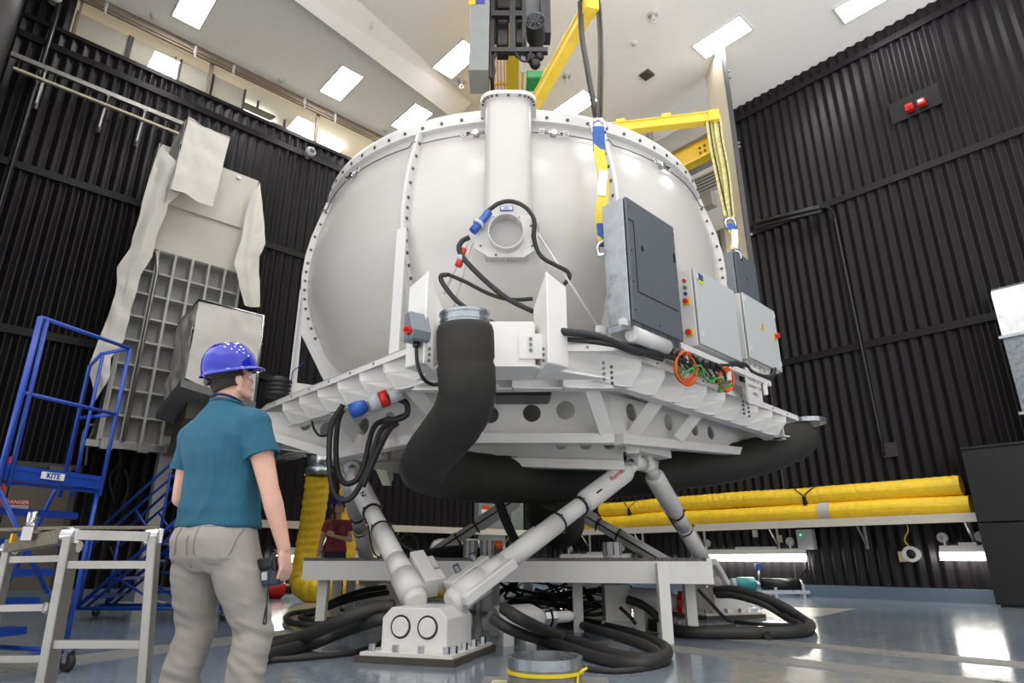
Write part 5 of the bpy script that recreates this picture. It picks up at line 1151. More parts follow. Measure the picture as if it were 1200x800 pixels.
for z in (0.16, 0.44, 0.755):
    f_ = 1 - z / zt_; m = MB(); m.bar(TQ(-0.02, 0.02 - sp_ * 0.57 * f_, z), TQ(Wt + 0.02, 0.02 - sp_ * 0.57 * f_, z), 0.035, 0.032); m.build('rung', M_alu, tre)
for z in (0.12, 0.34, 0.557, 0.775):
    f_ = 1 - z / RLt.z; m = MB(); m.bar(RLt.lerp(RLb, f_), RRt.lerp(RRb, f_), 0.035, 0.03); m.build('rung', M_alu, tre)
m = MB(); m.plate([TQ(0.0, 0.0, zt_ + 0.03), TQ(Wt, 0.0, zt_ + 0.03), TQ(Wt, bl, zt_ + 0.03), TQ(0.0, bl, zt_ + 0.03)], (0, 0, 0.014)); m.build('carpet_top', mat('grey_carpet', (112, 106, 94), 0.95, var=0.25, ns=60, bump=0.6, bs=150), tre)
m = MB(); m.bar(TQ(0.03, 0.0, zt_ + 0.005), TQ(Wt - 0.03, 0.0, zt_ - 0.002), 0.05, 0.04); m.build('top_rail', M_alu, tre)
m = MB(); m.bar(TQ(0, 0.05, zt_), RLt + ZA * 0.01, 0.06, 0.06, up=ZA); m.build('side_rail', mat('grey_carpet', (112, 106, 94)), tre)
m = MB(); m.box(TQ(0, bl * 0.45, zt_ + 0.015), (0.05, 0.05, 0.06)); m.tube([TQ(0.0, bl * 0.45, zt_ + 0.05), TQ(0, bl * 0.45, zt_ + 0.11), TQ(0, bl * 0.5, zt_ + 0.11), TQ(0, bl * 0.5, zt_ + 0.05)], 0.012, 8); m.build('lock_catch', M_chrome, tre)
m = MB(); m.box(TQ(-0.034, bl * 0.55, zt_ - 0.005), (0.008, 0.03, 0.04)); yl = m.build('caution_label', M_ysw, tre); yl['label'] = 'yellow caution label'
m = MB(); m.tube(spline([PD(78, 662, 2.98), PD(66, 690, 3.05), PD(60, 708, 3.1), PD(53, 722, 3.15)], 5), 0.004, 6); m.tube([PD(53, 712, 3.13) + V((0.012 * math.cos(k), 0, 0.022 * math.sin(k))) for k in [0.7 * i for i in range(9)]], 0.004, 6, closed=True); m.build('spreader_cable', M_alu, tre)
# ------------------------------------------------------------------ low steel table under the platform
zt = 0.785
TP = [PD(356, 655, 8.15), PD(834, 655, 6.75), V((2.25, 7.55, 0)), V((-2.65, 9.85, 0))]
TP = [zed(p, 0) for p in TP]
tab = thing('steel_table', 'long low off-white steel table under the platform between the hydraulic legs', 'table', V((-0.2, 8, 0)))
M_tab = mat('off_white_table_paint', (230, 228, 224), 0.5, var=0.04, ns=3)
ht = 0.245
for i in range(4):
    a, b = TP[i], TP[(i + 1) % 4]; m = MB(); d = (b - a).normalized(); n = V((-d.y, d.x, 0))
    m.plate([zed(a, zt - ht), zed(b, zt - ht), zed(b, zt), zed(a, zt)], n * 0.05); m.build('apron', M_tab, tab)
m = MB(); m.plate([zed(p, zt - 0.03) for p in TP], (0, 0, 0.035)); m.build('table_top', mat('dark_table_top', (74, 72, 68), 0.7, var=0.15), tab)
legs = [PZ(375, 735), PZ(392, 722), PZ(782, 753), PZ(812, 745), PZ(678, 740), V((-2.3, 9.7, 0)), V((0.2, 8.5, 0)), PZ(580, 733)]
for p in legs: m = MB(); m.bar(zed(p, 0), zed(p, zt - 0.05), 0.11, 0.11, up=V((0, 1, 0))); m.build('leg', M_tab, tab)
# cylinders standing through the table
def can(px, y0, y1, dep, w_, lb):
    c = PD(px, y1, dep); zt0 = PD(px, y0, dep).z; T = thing('accumulator', lb, 'cylinder', V((c.x, c.y, 0.2)), 'accumulators by the table')
    m = MB(); m.cyl(V((c.x, c.y, 0.2)), V((c.x, c.y, zt0)), w_, n=20); m.build('body', M_white, T)
    m = MB()
    for k in range(8): a = k * math.pi / 4; m.cyl(V((c.x + math.cos(a) * w_ * 0.99, c.y + math.sin(a) * w_ * 0.99, 0.82)), V((c.x + math.cos(a) * w_ * 0.99, c.y + math.sin(a) * w_ * 0.99, zt0)), 0.008, n=6)
    m.build('tie_rods', M_bolt, T)
    m = MB(); m.lathe([(0, -0.2), (0.06, -0.2), (0.065, -0.12), (w_, 0.02), (w_, 0.0)], V((c.x, c.y, 0.2)), n=20); m.build('lower_cap', M_white, T)
can(551, 633, 656, 8.15, 0.085, 'white cylinder standing through the steel table, left of the pair')
can(571, 633, 656, 8.05, 0.085, 'white cylinder standing through the steel table, right of the pair by the beacon')
can(718, 635, 655, 8.0, 0.11, 'white cylinder standing through the steel table under leg 1')
bc = PD(584, 655, 7.7); bc.z = zt; T = thing('warning_beacon', 'small amber warning beacon on a black base on the steel table', 'beacon', bc)
m = MB(); m.box(bc + ZA * 0.05, (0.1, 0.1, 0.1)); m.build('base', M_black2, T)
m = MB(); m.cyl(bc + ZA * 0.1, bc + ZA * 0.19, 0.05, n=18); m.build('amber_lens', mat('amber_plastic', (226, 92, 16), 0.3), T)
m = MB(); rnd2 = random.Random(3)
G = [[V((-1.55 + 1.5 * i / 14, 8.35 + 0.55 * j / 8 - 0.2 * i / 14, zt + 0.012 + 0.2 * max(0, math.sin(math.pi * i / 14) * math.sin(math.pi * j / 8)) * (0.4 + 0.6 * i / 14))) for j in range(9)] for i in range(15)]
m.grid(G); tag(m.build('dark_cover', M_black2), 'low heap of dark cloth lying on the steel table behind leg 2', 'cloth')
# riser hose bundle from the duct to the table
m = MB()
for k in range(4): m.tube(spline([PD(575 + k * 2, 568, 8.3), PD(583 + k * 2, 592, 8.3), PD(592 + k * 2, 615, 8.25), PD(606 + k * 2, 640 + k, 8.1), PD(618 + k, 645, 8.0)], 6), 0.03, 8)
tag(m.build('hose_bundle', M_rub), 'bundle of black hoses coming down from the big duct to the steel table', 'hose')
for k, (a, b) in enumerate((((609, 628), (626, 617)), ((624, 634), (634, 621)))):
    m = MB(); m.cyl(PD(*a, 8.1), PD(*b, 8.1), 0.01, n=6); tag(m.build('cable_tie', M_tagw), 'pale loose cable tie end sticking out of the black hose bundle, ' + ('lower' if k else 'upper'), 'cable tie')

# ------------------------------------------------------------------ hydraulic plant between the blocks
def tank(p, q, r, lb, nozzle=True, red=False):
    p, q = V(p), V(q); d = (q - p).normalized(); L = (q - p).length; T = thing('hydraulic_manifold', lb, 'hydraulic unit', zed(p.lerp(q, 0.5), 0))
    m = MB(); m.tube([p, p + d * 0.03, p + d * (L * 0.75), p + d * (L * 0.92), q], [r * 0.9, r, r, r * 0.7, r * 0.55], 24); m.build('tank', M_white, T)
    for s in (0.2, 0.65): m = MB(); m.box(zed(p + d * (L * s), (p.z - r) / 2 + 0.02), (0.12, 0.2, p.z - r + 0.06), basis(d, V((-d.y, d.x, 0)), ZA)); m.build('foot', M_whiteb, T)
    if nozzle:
        m = MB(); m.ring(0.03, r * 0.62, 0, 0.06, q, d, n=18); m.ring(0.03, r * 0.68, 0.08, 0.13, q, d, n=18); m.build('union_nut', M_chrome, T)
        m = MB(); m.tube([q + d * 0.1, q + d * 0.33, q + d * 0.4], [r * 0.4, r * 0.4, r * 0.25], 16); m.build('end_pipe', M_white, T)
    if red: m = MB(); m.ring(r * 0.5, r * 1.02, -0.02, 0.03, q, d, n=24); m.build('red_flange', M_red, T)
    return T
tank(PD(578, 728, 6.6), PD(635, 724, 6.9), 0.14, 'white round hydraulic tank with pipe end on the floor right of the front block')
tank(PD(738, 700, 7.9), PD(797, 706, 7.7), 0.12, 'white hydraulic cylinder with red flange under the right end of the table', False, True)
m = MB(); c = PD(722, 700, 8.0); m.box(zed(c, 0.25), (0.3, 0.3, 0.5)); m.box(zed(c, 0.08) + V((0.05, 0, 0)), (0.5, 0.4, 0.05)); m.cyl(zed(c, 0.3) + V((0.15, -0.1, 0)), zed(c, 0.3) + V((0.26, -0.16, 0)), 0.06, n=14)
tag(m.build('valve_manifold', M_whiteb, bevel=0.01), 'white blocky valve manifold standing under the table right of centre', 'hydraulic unit')
m = MB(); c = PD(700, 690, 8.6); m.box(zed(c, 0.3), (0.4, 0.25, 0.6)); m.box(zed(c, 0.35) + V((-0.3, 0, 0)), (0.15, 0.3, 0.3))
tag(m.build('valve_manifold', M_whiteb, bevel=0.01), 'second white valve manifold farther back under the table', 'hydraulic unit')
m = MB(); c = PD(660, 700, 8.4)
for k in range(22): m.tube(spline([c + V((rnd.uniform(-.9, .9), rnd.uniform(-.4, .5), rnd.uniform(-.2, .2))) for q in range(4)], 5), rnd.choice((0.008, 0.012, 0.02)), 6)
tag(m.build('cable_tangle', M_black2), 'dark tangle of cables hanging under the middle of the steel table', 'cables', kind='stuff')
M_hose = mat('hydraulic_hose', (46, 45, 44), 0.6, var=0.15, ns=20)
def hose(lb, pts, r, k=8): m = MB(); sp = spline(pts, k); sp = [V((p.x, p.y, max(p.z, r))) for p in sp]; m.tube(sp, r, 12); return tag(m.build('hydraulic_hose', M_hose), lb, 'hose', 'hydraulic hoses on the floor')
def FZ(x, y, z): return PZ(x, y, z)
hose('thick hose looping from leg 1 out across the floor and back under the table, upper', [PD(590, 712, 5.9), PD(612, 726, 5.8), FZ(660, 748, 0.06), FZ(720, 768, 0.05), FZ(762, 774, 0.05), FZ(780, 768, 0.05), FZ(776, 757, 0.05), FZ(740, 742, 0.05), FZ(690, 730, 0.05), FZ(640, 720, 0.05)], 0.052)
hose('thick hose looping from leg 1 beside the upper one, inner', [PD(577, 724, 5.9), PD(600, 738, 5.85), FZ(640, 752, 0.05), FZ(700, 770, 0.045), FZ(748, 778, 0.045), FZ(772, 772, 0.045), FZ(760, 758, 0.1), FZ(720, 744, 0.12), FZ(680, 732, 0.06)], 0.045)
hose('thin black hose on the floor right of the galvanised ring', [FZ(675, 782, 0.02), FZ(720, 786, 0.02), FZ(760, 782, 0.02), FZ(783, 776, 0.02)], 0.02)
hose('thick hose from the front block sweeping far left, topmost', [PD(462, 712, 5.95), PD(448, 712, 5.95), PD(430, 716, 5.9), PD(400, 727, 5.9), FZ(365, 742, 0.16), FZ(335, 754, 0.06), FZ(312, 763, 0.05), FZ(296, 769, 0.05)], 0.056)
hose('thick hose from the front block sweeping left, below the topmost', [PD(458, 724, 5.9), PD(440, 727, 5.85), FZ(400, 741, 0.14), FZ(365, 755, 0.05), FZ(325, 765, 0.045), FZ(298, 776, 0.045)], 0.05)
hose('thin hose lying nearest the camera left of the front block', [PD(455, 735, 5.9), FZ(447, 752, 0.05), FZ(420, 763, 0.025), FZ(370, 769, 0.025), FZ(318, 773, 0.025), FZ(296, 776, 0.025)], 0.022)
hose('hose running level behind the sweeping ones to the table leg', [PD(460, 708, 6.4), PD(430, 712, 6.6), FZ(390, 731, 0.05), FZ(350, 745, 0.05), FZ(318, 752, 0.05), FZ(296, 757, 0.05)], 0.045)
hose('hose doubled back at the left table legs, outer', [PD(452, 688, 9.6), PD(430, 691, 9.4), PD(400, 700, 9.2), FZ(370, 714, 0.08), FZ(345, 718, 0.05), FZ(335, 723, 0.05), FZ(345, 730, 0.05), FZ(380, 731, 0.05), FZ(420, 726, 0.05)], 0.034)
hose('hose doubled back at the left table legs, inner', [PD(455, 694, 9.4), PD(430, 698, 9.2), PD(400, 706, 9.0), FZ(370, 718, 0.06), FZ(352, 723, 0.05), FZ(375, 727, 0.05), FZ(430, 720, 0.05)], 0.034)
hose('thick hose looping out from the right base block to the right, outer', [PD(838, 692, 9.3), PD(858, 691, 9.1), PD(885, 697, 8.9), PD(915, 709, 8.7), FZ(940, 725, 0.08), FZ(950, 733, 0.055), FZ(938, 740, 0.055), FZ(890, 742, 0.055), FZ(840, 742, 0.055), FZ(800, 740, 0.055), FZ(760, 730, 0.055)], 0.06)
hose('hose looping from the right base block, inner', [PD(840, 697, 9.2), PD(862, 698, 9.0), PD(895, 708, 8.8), FZ(925, 726, 0.06), FZ(938, 734, 0.05), FZ(900, 744, 0.05)], 0.042)
hose('thin black hose dropping from the right table leg to the floor loop', [PD(818, 690, 8.0), PD(832, 705, 8.0), FZ(855, 727, 0.03), FZ(890, 731, 0.025), FZ(930, 732, 0.025)], 0.022)
hose('black hose leaving the white manifold under the table to the right', [PD(735, 702, 7.7), PD(755, 710, 7.6), FZ(785, 733, 0.1), FZ(810, 738, 0.05), FZ(860, 736, 0.05)], 0.045)
hose('thin hose from the manifold down to the floor under the table', [PD(727, 712, 7.6), PD(738, 722, 7.5), FZ(752, 735, 0.03), FZ(790, 739, 0.025), FZ(812, 739, 0.025)], 0.02)

# galvanised ring set in a floor plate
rc = PZ(639, 806, 0); rc.z = 0; r_ = 0.235
T = thing('floor_ring', 'galvanised floor ring with yellow strap at the bottom edge of the picture', 'ring', rc)
zr = PD(639, 768, rc.y).z
m = MB(); m.ring(r_ - 0.012, r_, 0.0, zr - 0.03, rc, n=48, sm=False); m.build('wall', mat('worn_zinc', (142, 138, 132), 0.5, 0.4, var=0.25, ns=9, bump=0.2, bs=20), T)
m = MB(); m.ring(r_ - 0.014, r_ + 0.008, zr - 0.06, zr, rc, n=48, sm=False); m.build('rim', M_steel, T)
m = MB(); m.lathe([(0, zr - 0.1), (r_ - 0.013, zr - 0.1)], rc, n=40); m.build('packing', mat('grey_packing', (76, 70, 64), 0.9, var=0.3), T)
m = MB(); m.ring(r_, r_ + 0.012, zr - 0.095, zr - 0.075, rc, n=48, sm=False)
a = math.radians(-35); pe = rc + V((math.cos(a) * (r_ + 0.006), math.sin(a) * (r_ + 0.006), zr - 0.085)); m.tube(spline([pe, pe - ZA * 0.06 + V((-0.01, -0.02, 0)), pe - ZA * 0.13 + V((-0.05, -0.05, 0)), pe - ZA * 0.2 + V((-0.12, -0.06, 0))], 5), 0.009, 6); m.tube([pe, pe + V((0.06, 0, 0.035))], 0.009, 6)
m.build('yellow_strap', mat('yellow_strap', (226, 206, 30), 0.5), T)
fp = MB(); Rp = RZ(-0.05)
outer = [rc + Rp @ V(p) for p in ((-0.42, -0.4, 0.012), (0.42, -0.4, 0.012), (0.42, 0.33, 0.012), (-0.42, 0.33, 0.012))]
fp.holed([rc + V((p.x - rc.x, p.y - rc.y, 0.012)) for p in outer], [circle(rc + ZA * 0.012, V((1, 0, 0)), V((0, 1, 0)), r_ + 0.04, 32)], (0, 0, -0.012))
T = thing('floor_cover_plate', 'grey steel floor plate with round opening around the galvanised ring', 'plate', rc)
fp.build('plate', mat('worn_floor_plate', (150, 148, 144), 0.5, 0.3, var=0.12), T)
for dx, dy in ((-0.3, 0.1), (0.33, -0.1)):
    m = MB(); c = rc + Rp @ V((dx, dy, 0.015)); m.box(c, (0.1, 0.13, 0.003), Rp); m.box(c + V((0, -0.02, 0.0015)), (0.085, 0.06, 0.003), Rp, mi=1); sk = m.build('sticker', [M_tagw, mat('lime_sticker', (196, 206, 40))], T)
# ------------------------------------------------------------------ shelf round the foot of the walls, with yellow ducts on it
M_shelf = mat('cream_shelf', (204, 198, 186), 0.5, var=0.04)
def RW_(x, y, off): return PW(x, y, NR, KR - off)
ZS = 1.52; SO = 0.55
def shelf(lb, pt, a, b, names):
    T = thing('wall_shelf', lb, 'shelf', pt((a + b) / 2, ZS - 0.5, 0.1))
    m = MB(); m.plate([pt(a, ZS, 0.06), pt(b, ZS, 0.06), pt(b, ZS, SO), pt(a, ZS, SO)], (0, 0, 0.03)); m.build('board', M_shelf, T)
    m = MB(); m.plate([pt(a, ZS - 0.1, SO), pt(b, ZS - 0.1, SO), pt(b, ZS + 0.06, SO), pt(a, ZS + 0.06, SO)], pt(0, 0, SO + 0.03) - pt(0, 0, SO)); m.build('edge_board', M_shelf, T)
    n = int((b - a) / 1.9)
    for k in range(n + 1):
        s = a + 0.4 + k * 1.9
        if s > b - 0.1: break
        m = MB(); m.bar(pt(s, ZS - 0.03, 0.08), pt(s, ZS - 0.03, SO - 0.02), 0.05, 0.05); m.bar(pt(s, ZS - 0.55, 0.08), pt(s, ZS - 0.05, 0.08), 0.05, 0.05); m.bar(pt(s, ZS - 0.45, 0.1), pt(s, ZS - 0.08, SO - 0.12), 0.035, 0.035); m.build('bracket', M_alu, T)
sr0 = UR.dot(RW_(1150, 606, SO)); sr1 = CS - 0.65
shelf('long cream shelf along the right wall carrying the yellow ducts', WR, sr0 - 2, sr1, None)
shelf('long cream shelf along the left wall behind the woman and the far legs', WL, 5.0, CTT - 0.1, None)
def quilt(pts, r, n=22, k=10, ruf=0.05, seed=0):
    sp = spline(pts, k); out = MB(); N = len(sp)
    vs = []; x = None; L = 0
    for i, p in enumerate(sp):
        t = (sp[min(i + 1, N - 1)] - sp[max(i - 1, 0)]).normalized()
        if x is None: x, y = frame(t)
        else: x = (x - t * x.dot(t)).normalized(); y = t.cross(x)
        if i: L += (p - sp[i - 1]).length
        row = []
        for j in range(n):
            a = 2 * math.pi * j / n; q = V((math.cos(a) * 1.5, math.sin(a) * 1.5, L * 2.2 + seed))
            rr = r * (1 + ruf * (mnoise.noise(q * 2.0) + 0.7 * mnoise.noise(q * 4.5)) + ruf * 0.5 * math.sin(L * 2 * math.pi / 0.16 + 2.0 * math.sin(a + seed)))
            row.append(p + (x * math.cos(a) + y * math.sin(a)) * rr)
        vs.append(row)
    out.grid([r_ + [r_[0]] for r_ in vs]); o0 = len(out.v) - 0
    out.add(vs[0], [tuple(range(n))]); out.add(vs[-1], [tuple(range(n))])
    return out
su1 = UR.dot(RW_(704, 600, 0.3)); sl1 = UR.dot(RW_(683, 616, 0.33)); se = UR.dot(RW_(1138, 590, 0.3))
zl = ZS + 0.03 + 0.19
def longpts(s0, s1, z, off, n=9, wob=0.02): return [WR(s0 + (s1 - s0) * i / (n - 1), z + rnd.uniform(-wob, wob), off + rnd.uniform(-wob, wob)) for i in range(n)]
lower = thing('yellow_duct', 'lower yellow quilted duct lying on the right wall shelf', 'duct', WR((se + sl1) / 2, ZS + 0.03, 0.33), 'yellow ducts on the shelf')
m = quilt(longpts(se, sl1, zl, 0.32), 0.185, k=40, ruf=0.035); m.build('quilted_sleeve', M_yfab, lower)
s_ = UR.dot(RW_(970, 605, 0.3)); m = MB(); m.ring(0.19, 0.2, -0.12, 0.12, WR(s_, zl, 0.32), UR, n=28); tp_ = m.build('grey_tape', mat('grey_tape', (190, 188, 184), 0.5), lower); tp_['label'] = 'wide pale grey band of tape'
s_ = sl1; m = MB(); m.ring(0.15, 0.195, -0.03, 0.03, WR(s_, zl, 0.32), UR, n=28); m.build('end_ring', M_white, lower)
upper = thing('yellow_duct', 'upper yellow quilted duct resting on the lower one on the right wall shelf', 'duct', WR((se + su1) / 2, zl + 0.19, 0.25), 'yellow ducts on the shelf')
m = quilt(longpts(se + 0.1, su1, zl + 0.37, 0.24), 0.19, k=40, ruf=0.035, seed=9); m.build('quilted_sleeve', M_yfab, upper)
for px, py in ((942, 583), (737, 600)):
    s_ = UR.dot(RW_(px, py, 0.45)); c = WR(s_, zl + 0.37, 0.24); m = MB()
    for sg in (-1, 1): m.tube([c + UR * (sg * 0.02 + sg * 0.24 * max(0, math.cos(a)) ) + (ZA * math.cos(a) - NR * math.sin(a)) * 0.205 for a in [2 * math.pi * i / 24 for i in range(24)]], 0.012, 6, closed=True)
    m.box(c - NR * 0.2 - ZA * 0.12, (0.07, 0.05, 0.18), basis(UR, NR, ZA)); m.build('tie_strap', M_black2, upper)

# yellow ducts at the left, standing and lying, behind the woman
yd = thing('yellow_duct', 'yellow quilted duct hanging from a metal collar and bending along the floor', 'duct', PD(355, 700, 13.3))
P_ = [PD(373, 556, 12.6), PD(369, 590, 12.8), PD(363, 630, 13.0), PD(357, 662, 13.0)]
e_ = [PD(354, 678, 13.0), PD(362, 690, 12.9), PD(385, 692, 12.9), PD(420, 690, 13.0), PD(465, 688, 13.2), PD(520, 686, 13.6)]
m = quilt(P_ + e_, 0.235, k=26, ruf=0.05, seed=4); m.build('quilted_sleeve', M_yfab, yd)
m = MB(); m.cyl(PD(373, 557, 12.6), PD(374, 549, 12.6), 0.27, n=28); m.tube([PD(374, 550, 12.6), PD(374, 535, 12.6)], 0.22, 24); m.tube([PD(374, 535, 12.6), PD(372, 512, 12.6)], [0.22, 0.36], 4); m.build('metal_collar', M_steel, yd)
cs_ = PD(372, 515, 12.6); m = MB(); m.bar(cs_, WL(UL.dot(cs_), cs_.z, 0.05), 0.5, 0.4); m.build('metal_branch', M_steel, yd)
yd2 = thing('yellow_duct', 'second yellow quilted duct standing just behind the woman', 'duct', PD(408, 695, 13.4))
P2_ = [PD(412, 540, 13.4), PD(410, 580, 13.4), PD(406, 620, 13.4), PD(403, 655, 13.4), PD(400, 672, 13.45)]
m = quilt(P2_, 0.22, k=26, ruf=0.05, seed=14); m.build('quilted_sleeve', M_yfab, yd2)

# ------------------------------------------------------------------ strip lamps and small fittings under the shelf
def strip(lb, pt, a, b, z, off=0.3):
    T = thing('strip_lamp', lb, 'lamp', pt((a + b) / 2, z - 0.1, off), 'strip lamps under the shelf')
    o = pt(0, 0, 1) - pt(0, 0, 0)
    m = MB(); m.plate([pt(a, z - 0.02, off), pt(b, z - 0.02, off), pt(b, z + 0.1, off - 0.1), pt(a, z + 0.1, off - 0.1)], o * -0.12); m.bar(pt(a + (b - a) * 0.25, z + 0.12, off - 0.15), pt(a + (b - a) * 0.6, z + 0.12, off - 0.15), 0.12, 0.06); m.build('housing', M_white, T)
    m = MB(); m.plate([pt(a, z - 0.17, off + 0.02), pt(b, z - 0.17, off + 0.02), pt(b, z - 0.02, off + 0.0), pt(a, z - 0.02, off + 0.0)], o * -0.1); m.build('diffuser', M_lamp2, T)
    for s in (a + (b - a) * 0.12, b - (b - a) * 0.12):
        m = MB(); m.tube(spline([pt(s, z + 0.05, off - 0.1), pt(s, z + 0.2, off - 0.1), pt(s + 0.05, z + 0.25, 0.12)], 4), 0.02, 8); m.lathe([(0, 0.06), (0.08, 0.06), (0.1, 0.02), (0.1, 0)], pt(s + 0.05, z + 0.25, 0.06), o, 18); m.build('mount_arm', M_white, T)
def rs(x, y, off=0.3): p = RW_(x, y, off); return UR.dot(p), p.z
for lb, x0, x1, y in (('white strip lamp under the right shelf, left of the grey junction box', 942, 812, 648), ('white strip lamp at far right, beside the big black cabinet', 1160, 1100, 645), ('white strip lamp low on the wall behind the steel table', 735, 655, 653)):
    s0, z0 = rs(x0, y); s1, _ = rs(x1, y); strip(lb, WR, s0, s1, z0)
for lb, x0, x1, y in (('white strip lamp on the left wall behind the man hand', 325, 372, 652), ('white strip lamp on the left wall behind the woman', 395, 440, 655)):
    s0, z0 = lt(x0, y, 0.3); s1, _ = lt(x1, y, 0.3); strip(lb, WL, s0, s1, z0 + 0.05)
RRW = basis(-UR, NR, ZA)
def rbox(x, y, w_, h_, d_, nm, lb, cat, mt, off=0.06):
    p = RW_(x, y, off + d_ / 2); T = thing(nm, lb, cat, p - ZA * h_ / 2); m = MB(); m.box(p, (w_, d_, h_), RRW); m.build('box', mt, T, bevel=0.008); return T, p
T, p = rbox(945, 632, 0.36, 0.42, 0.16, 'junction_box', 'grey junction box with small green light under the right shelf', 'box', M_grey)
m = MB(); m.cyl(p - NR * 0.08 + ZA * 0.1 + UR * 0.08, p - NR * 0.095 + ZA * 0.1 + UR * 0.08, 0.02, n=10); m.build('green_light', lamp_mat('green_led', (60, 230, 110), 3.0), T)
for k in range(3):
    m = MB(); m.tube([p + V((0, 0, -0.2)) + UR * (0.1 - 0.08 * k), p + V((0, 0, -0.6 - 0.1 * k)) + UR * (0.1 - 0.08 * k), p + V((0, 0, -0.85)) + UR * (0.3 - 0.2 * k)], 0.02, 8); m.build('conduit', M_black2, T)
rbox(885, 625, 0.12, 0.16, 0.05, 'socket_box', 'small pale socket box just left of the grey junction box under the shelf', 'socket', M_shelf)
rbox(914, 631, 0.1, 0.16, 0.05, 'socket_box', 'small pale socket box nearest the grey junction box', 'socket', M_shelf)
rbox(1058, 652, 0.14, 0.2, 0.06, 'socket_box', 'ivory socket box beside the round white wall fan', 'socket', mat('ivory_plastic', (206, 192, 150), 0.5))
rbox(1043, 527, 0.3, 0.3, 0.04, 'wall_plate', 'dark square plate on the right wall above the yellow ducts', 'plate', mat('dark_plate', (48, 46, 47), 0.5))
T = thing('wall_speaker', 'round white wall device with dark centre under the right shelf', 'wall device', RW_(1068, 649, 0.2) - ZA * 0.15)
p = RW_(1068, 649, 0.2); m = MB(); m.cyl(p + NR * 0.14, p, 0.14, n=24); m.ring(0.09, 0.15, -0.01, 0.04, p, -NR, n=28); m.build('housing', M_white, T)
m = MB(); m.lathe([(0, 0.02), (0.06, 0.015), (0.09, 0)], p, -NR, 20); m.build('centre', M_black2, T)
m = MB(); m.tube(spline([RW_(1065, 640, 0.2), RW_(1060, 632, 0.2), RW_(1064, 622, 0.2), RW_(1063, 615, 0.2)], 5), 0.012, 6); m.build('yellow_cord', mat('yellow_strap', (226, 206, 30)), T)
# horn plate high on the right wall
q = [RW_(x, y, 0.07) for x, y in ((1040, 123), (1098, 98), (1106, 121), (1045, 145))]
T = thing('alarm_plate', 'flat black plate with two red alarm boxes high on the right wall', 'alarm', (q[0] + q[2]) / 2)
m = MB(); c = (q[0] + q[1] + q[2] + q[3]) / 4; wq = abs((q[1] - q[0]).dot(UR)); hq = (q[0].z - q[3].z); m.box(c, (wq, 0.02, hq + 0.02), RRW); m.build('plate', M_black, T)
for x, y, mt, nm in ((1066, 126, M_red, 'alarm_sounder'), (1080, 120, M_red, 'alarm_strobe')):
    p = RW_(x, y, 0.15); m = MB(); m.box(p, (0.16, 0.14, 0.16), RRW); b = m.build(nm, mt, T, bevel=0.01)
    m = MB(); m.box(p - NR * 0.08, (0.1, 0.04, 0.06), RRW); m.build('lens' if 'strobe' in nm else 'grille', M_tagw if 'strobe' in nm else M_red, b)
# black pipe arm and conduit on the right wall
m = MB(); a, b = RW_(884, 262, 0.5), RW_(962, 242, 0.5); m.tube([a, b], 0.06, 12); m.tube([a - ZA * 0.12, b - ZA * 0.12 - NR * 0.0], 0.04, 10); m.bar(b, RW_(962, 242, 0.05), 0.1, 0.1); m.bar(a, RW_(884, 262, 0.05), 0.1, 0.1); m.tube(spline([b, RW_(972, 244, 0.3), RW_(978, 254, 0.12), RW_(980, 264, 0.1), RW_(1004, 380, 0.1), RW_(1036, 533, 0.1)], 6), 0.035, 8)
tag(m.build('pipe_arm', M_black2), 'black pipe arm with conduit dropping down the right wall', 'pipe')
# galvanised duct at the right edge
s0, z0 = rs(1160, 340, 0.6); dx = 0.75
T = thing('wall_duct', 'square galvanised duct with curved top on the right wall at the picture edge', 'duct', WR(s0 - dx / 2, 2.9, 0.4))
prof = [(0.0, z0 + 0.1)] + [(0.6 - 0.28 + 0.28 * math.sin(a), z0 - 0.28 + 0.38 * math.cos(a)) for a in [k * math.pi / 2 / 6 for k in range(7)]] + [(0.6, z0 - 0.95), (0.0, z0 - 0.95)]
m = MB(); m.plate([WR(s0, z, o) for o, z in prof], -UR * dx); m.build('elbow', mat('bright_zinc', (208, 210, 212), 0.22, 0.95, var=0.15, ns=5), T)
m = MB(); m.plate([WR(s0, z, o) for o, z in ((0.08, z0 - 0.97), (0.58, z0 - 0.97), (0.58, z0 - 2.4), (0.08, z0 - 2.4))], -UR * dx); m.build('drop', mat('dull_zinc', (128, 134, 140), 0.4, 0.85, var=0.35, ns=14, rvar=0.15), T)
for z in (z0 - 0.96, z0 - 2.4): m = MB(); m.plate([WR(s0 + 0.05, z - 0.025, 0.03), WR(s0 + 0.05, z - 0.025, 0.64), WR(s0 + 0.05, z + 0.025, 0.64), WR(s0 + 0.05, z + 0.025, 0.03)], -UR * (dx + 0.1)); m.build('joint_flange', M_steel, T)
m = MB(); m.plate([WR(s0 - 0.05, z, o) for o, z in ((0.08, z0 - 2.42), (0.58, z0 - 2.42), (0.9, z0 - 3.0), (0.4, z0 - 3.2))], -UR * dx); m.build('lower_elbow', MATS['dull_zinc'], T)
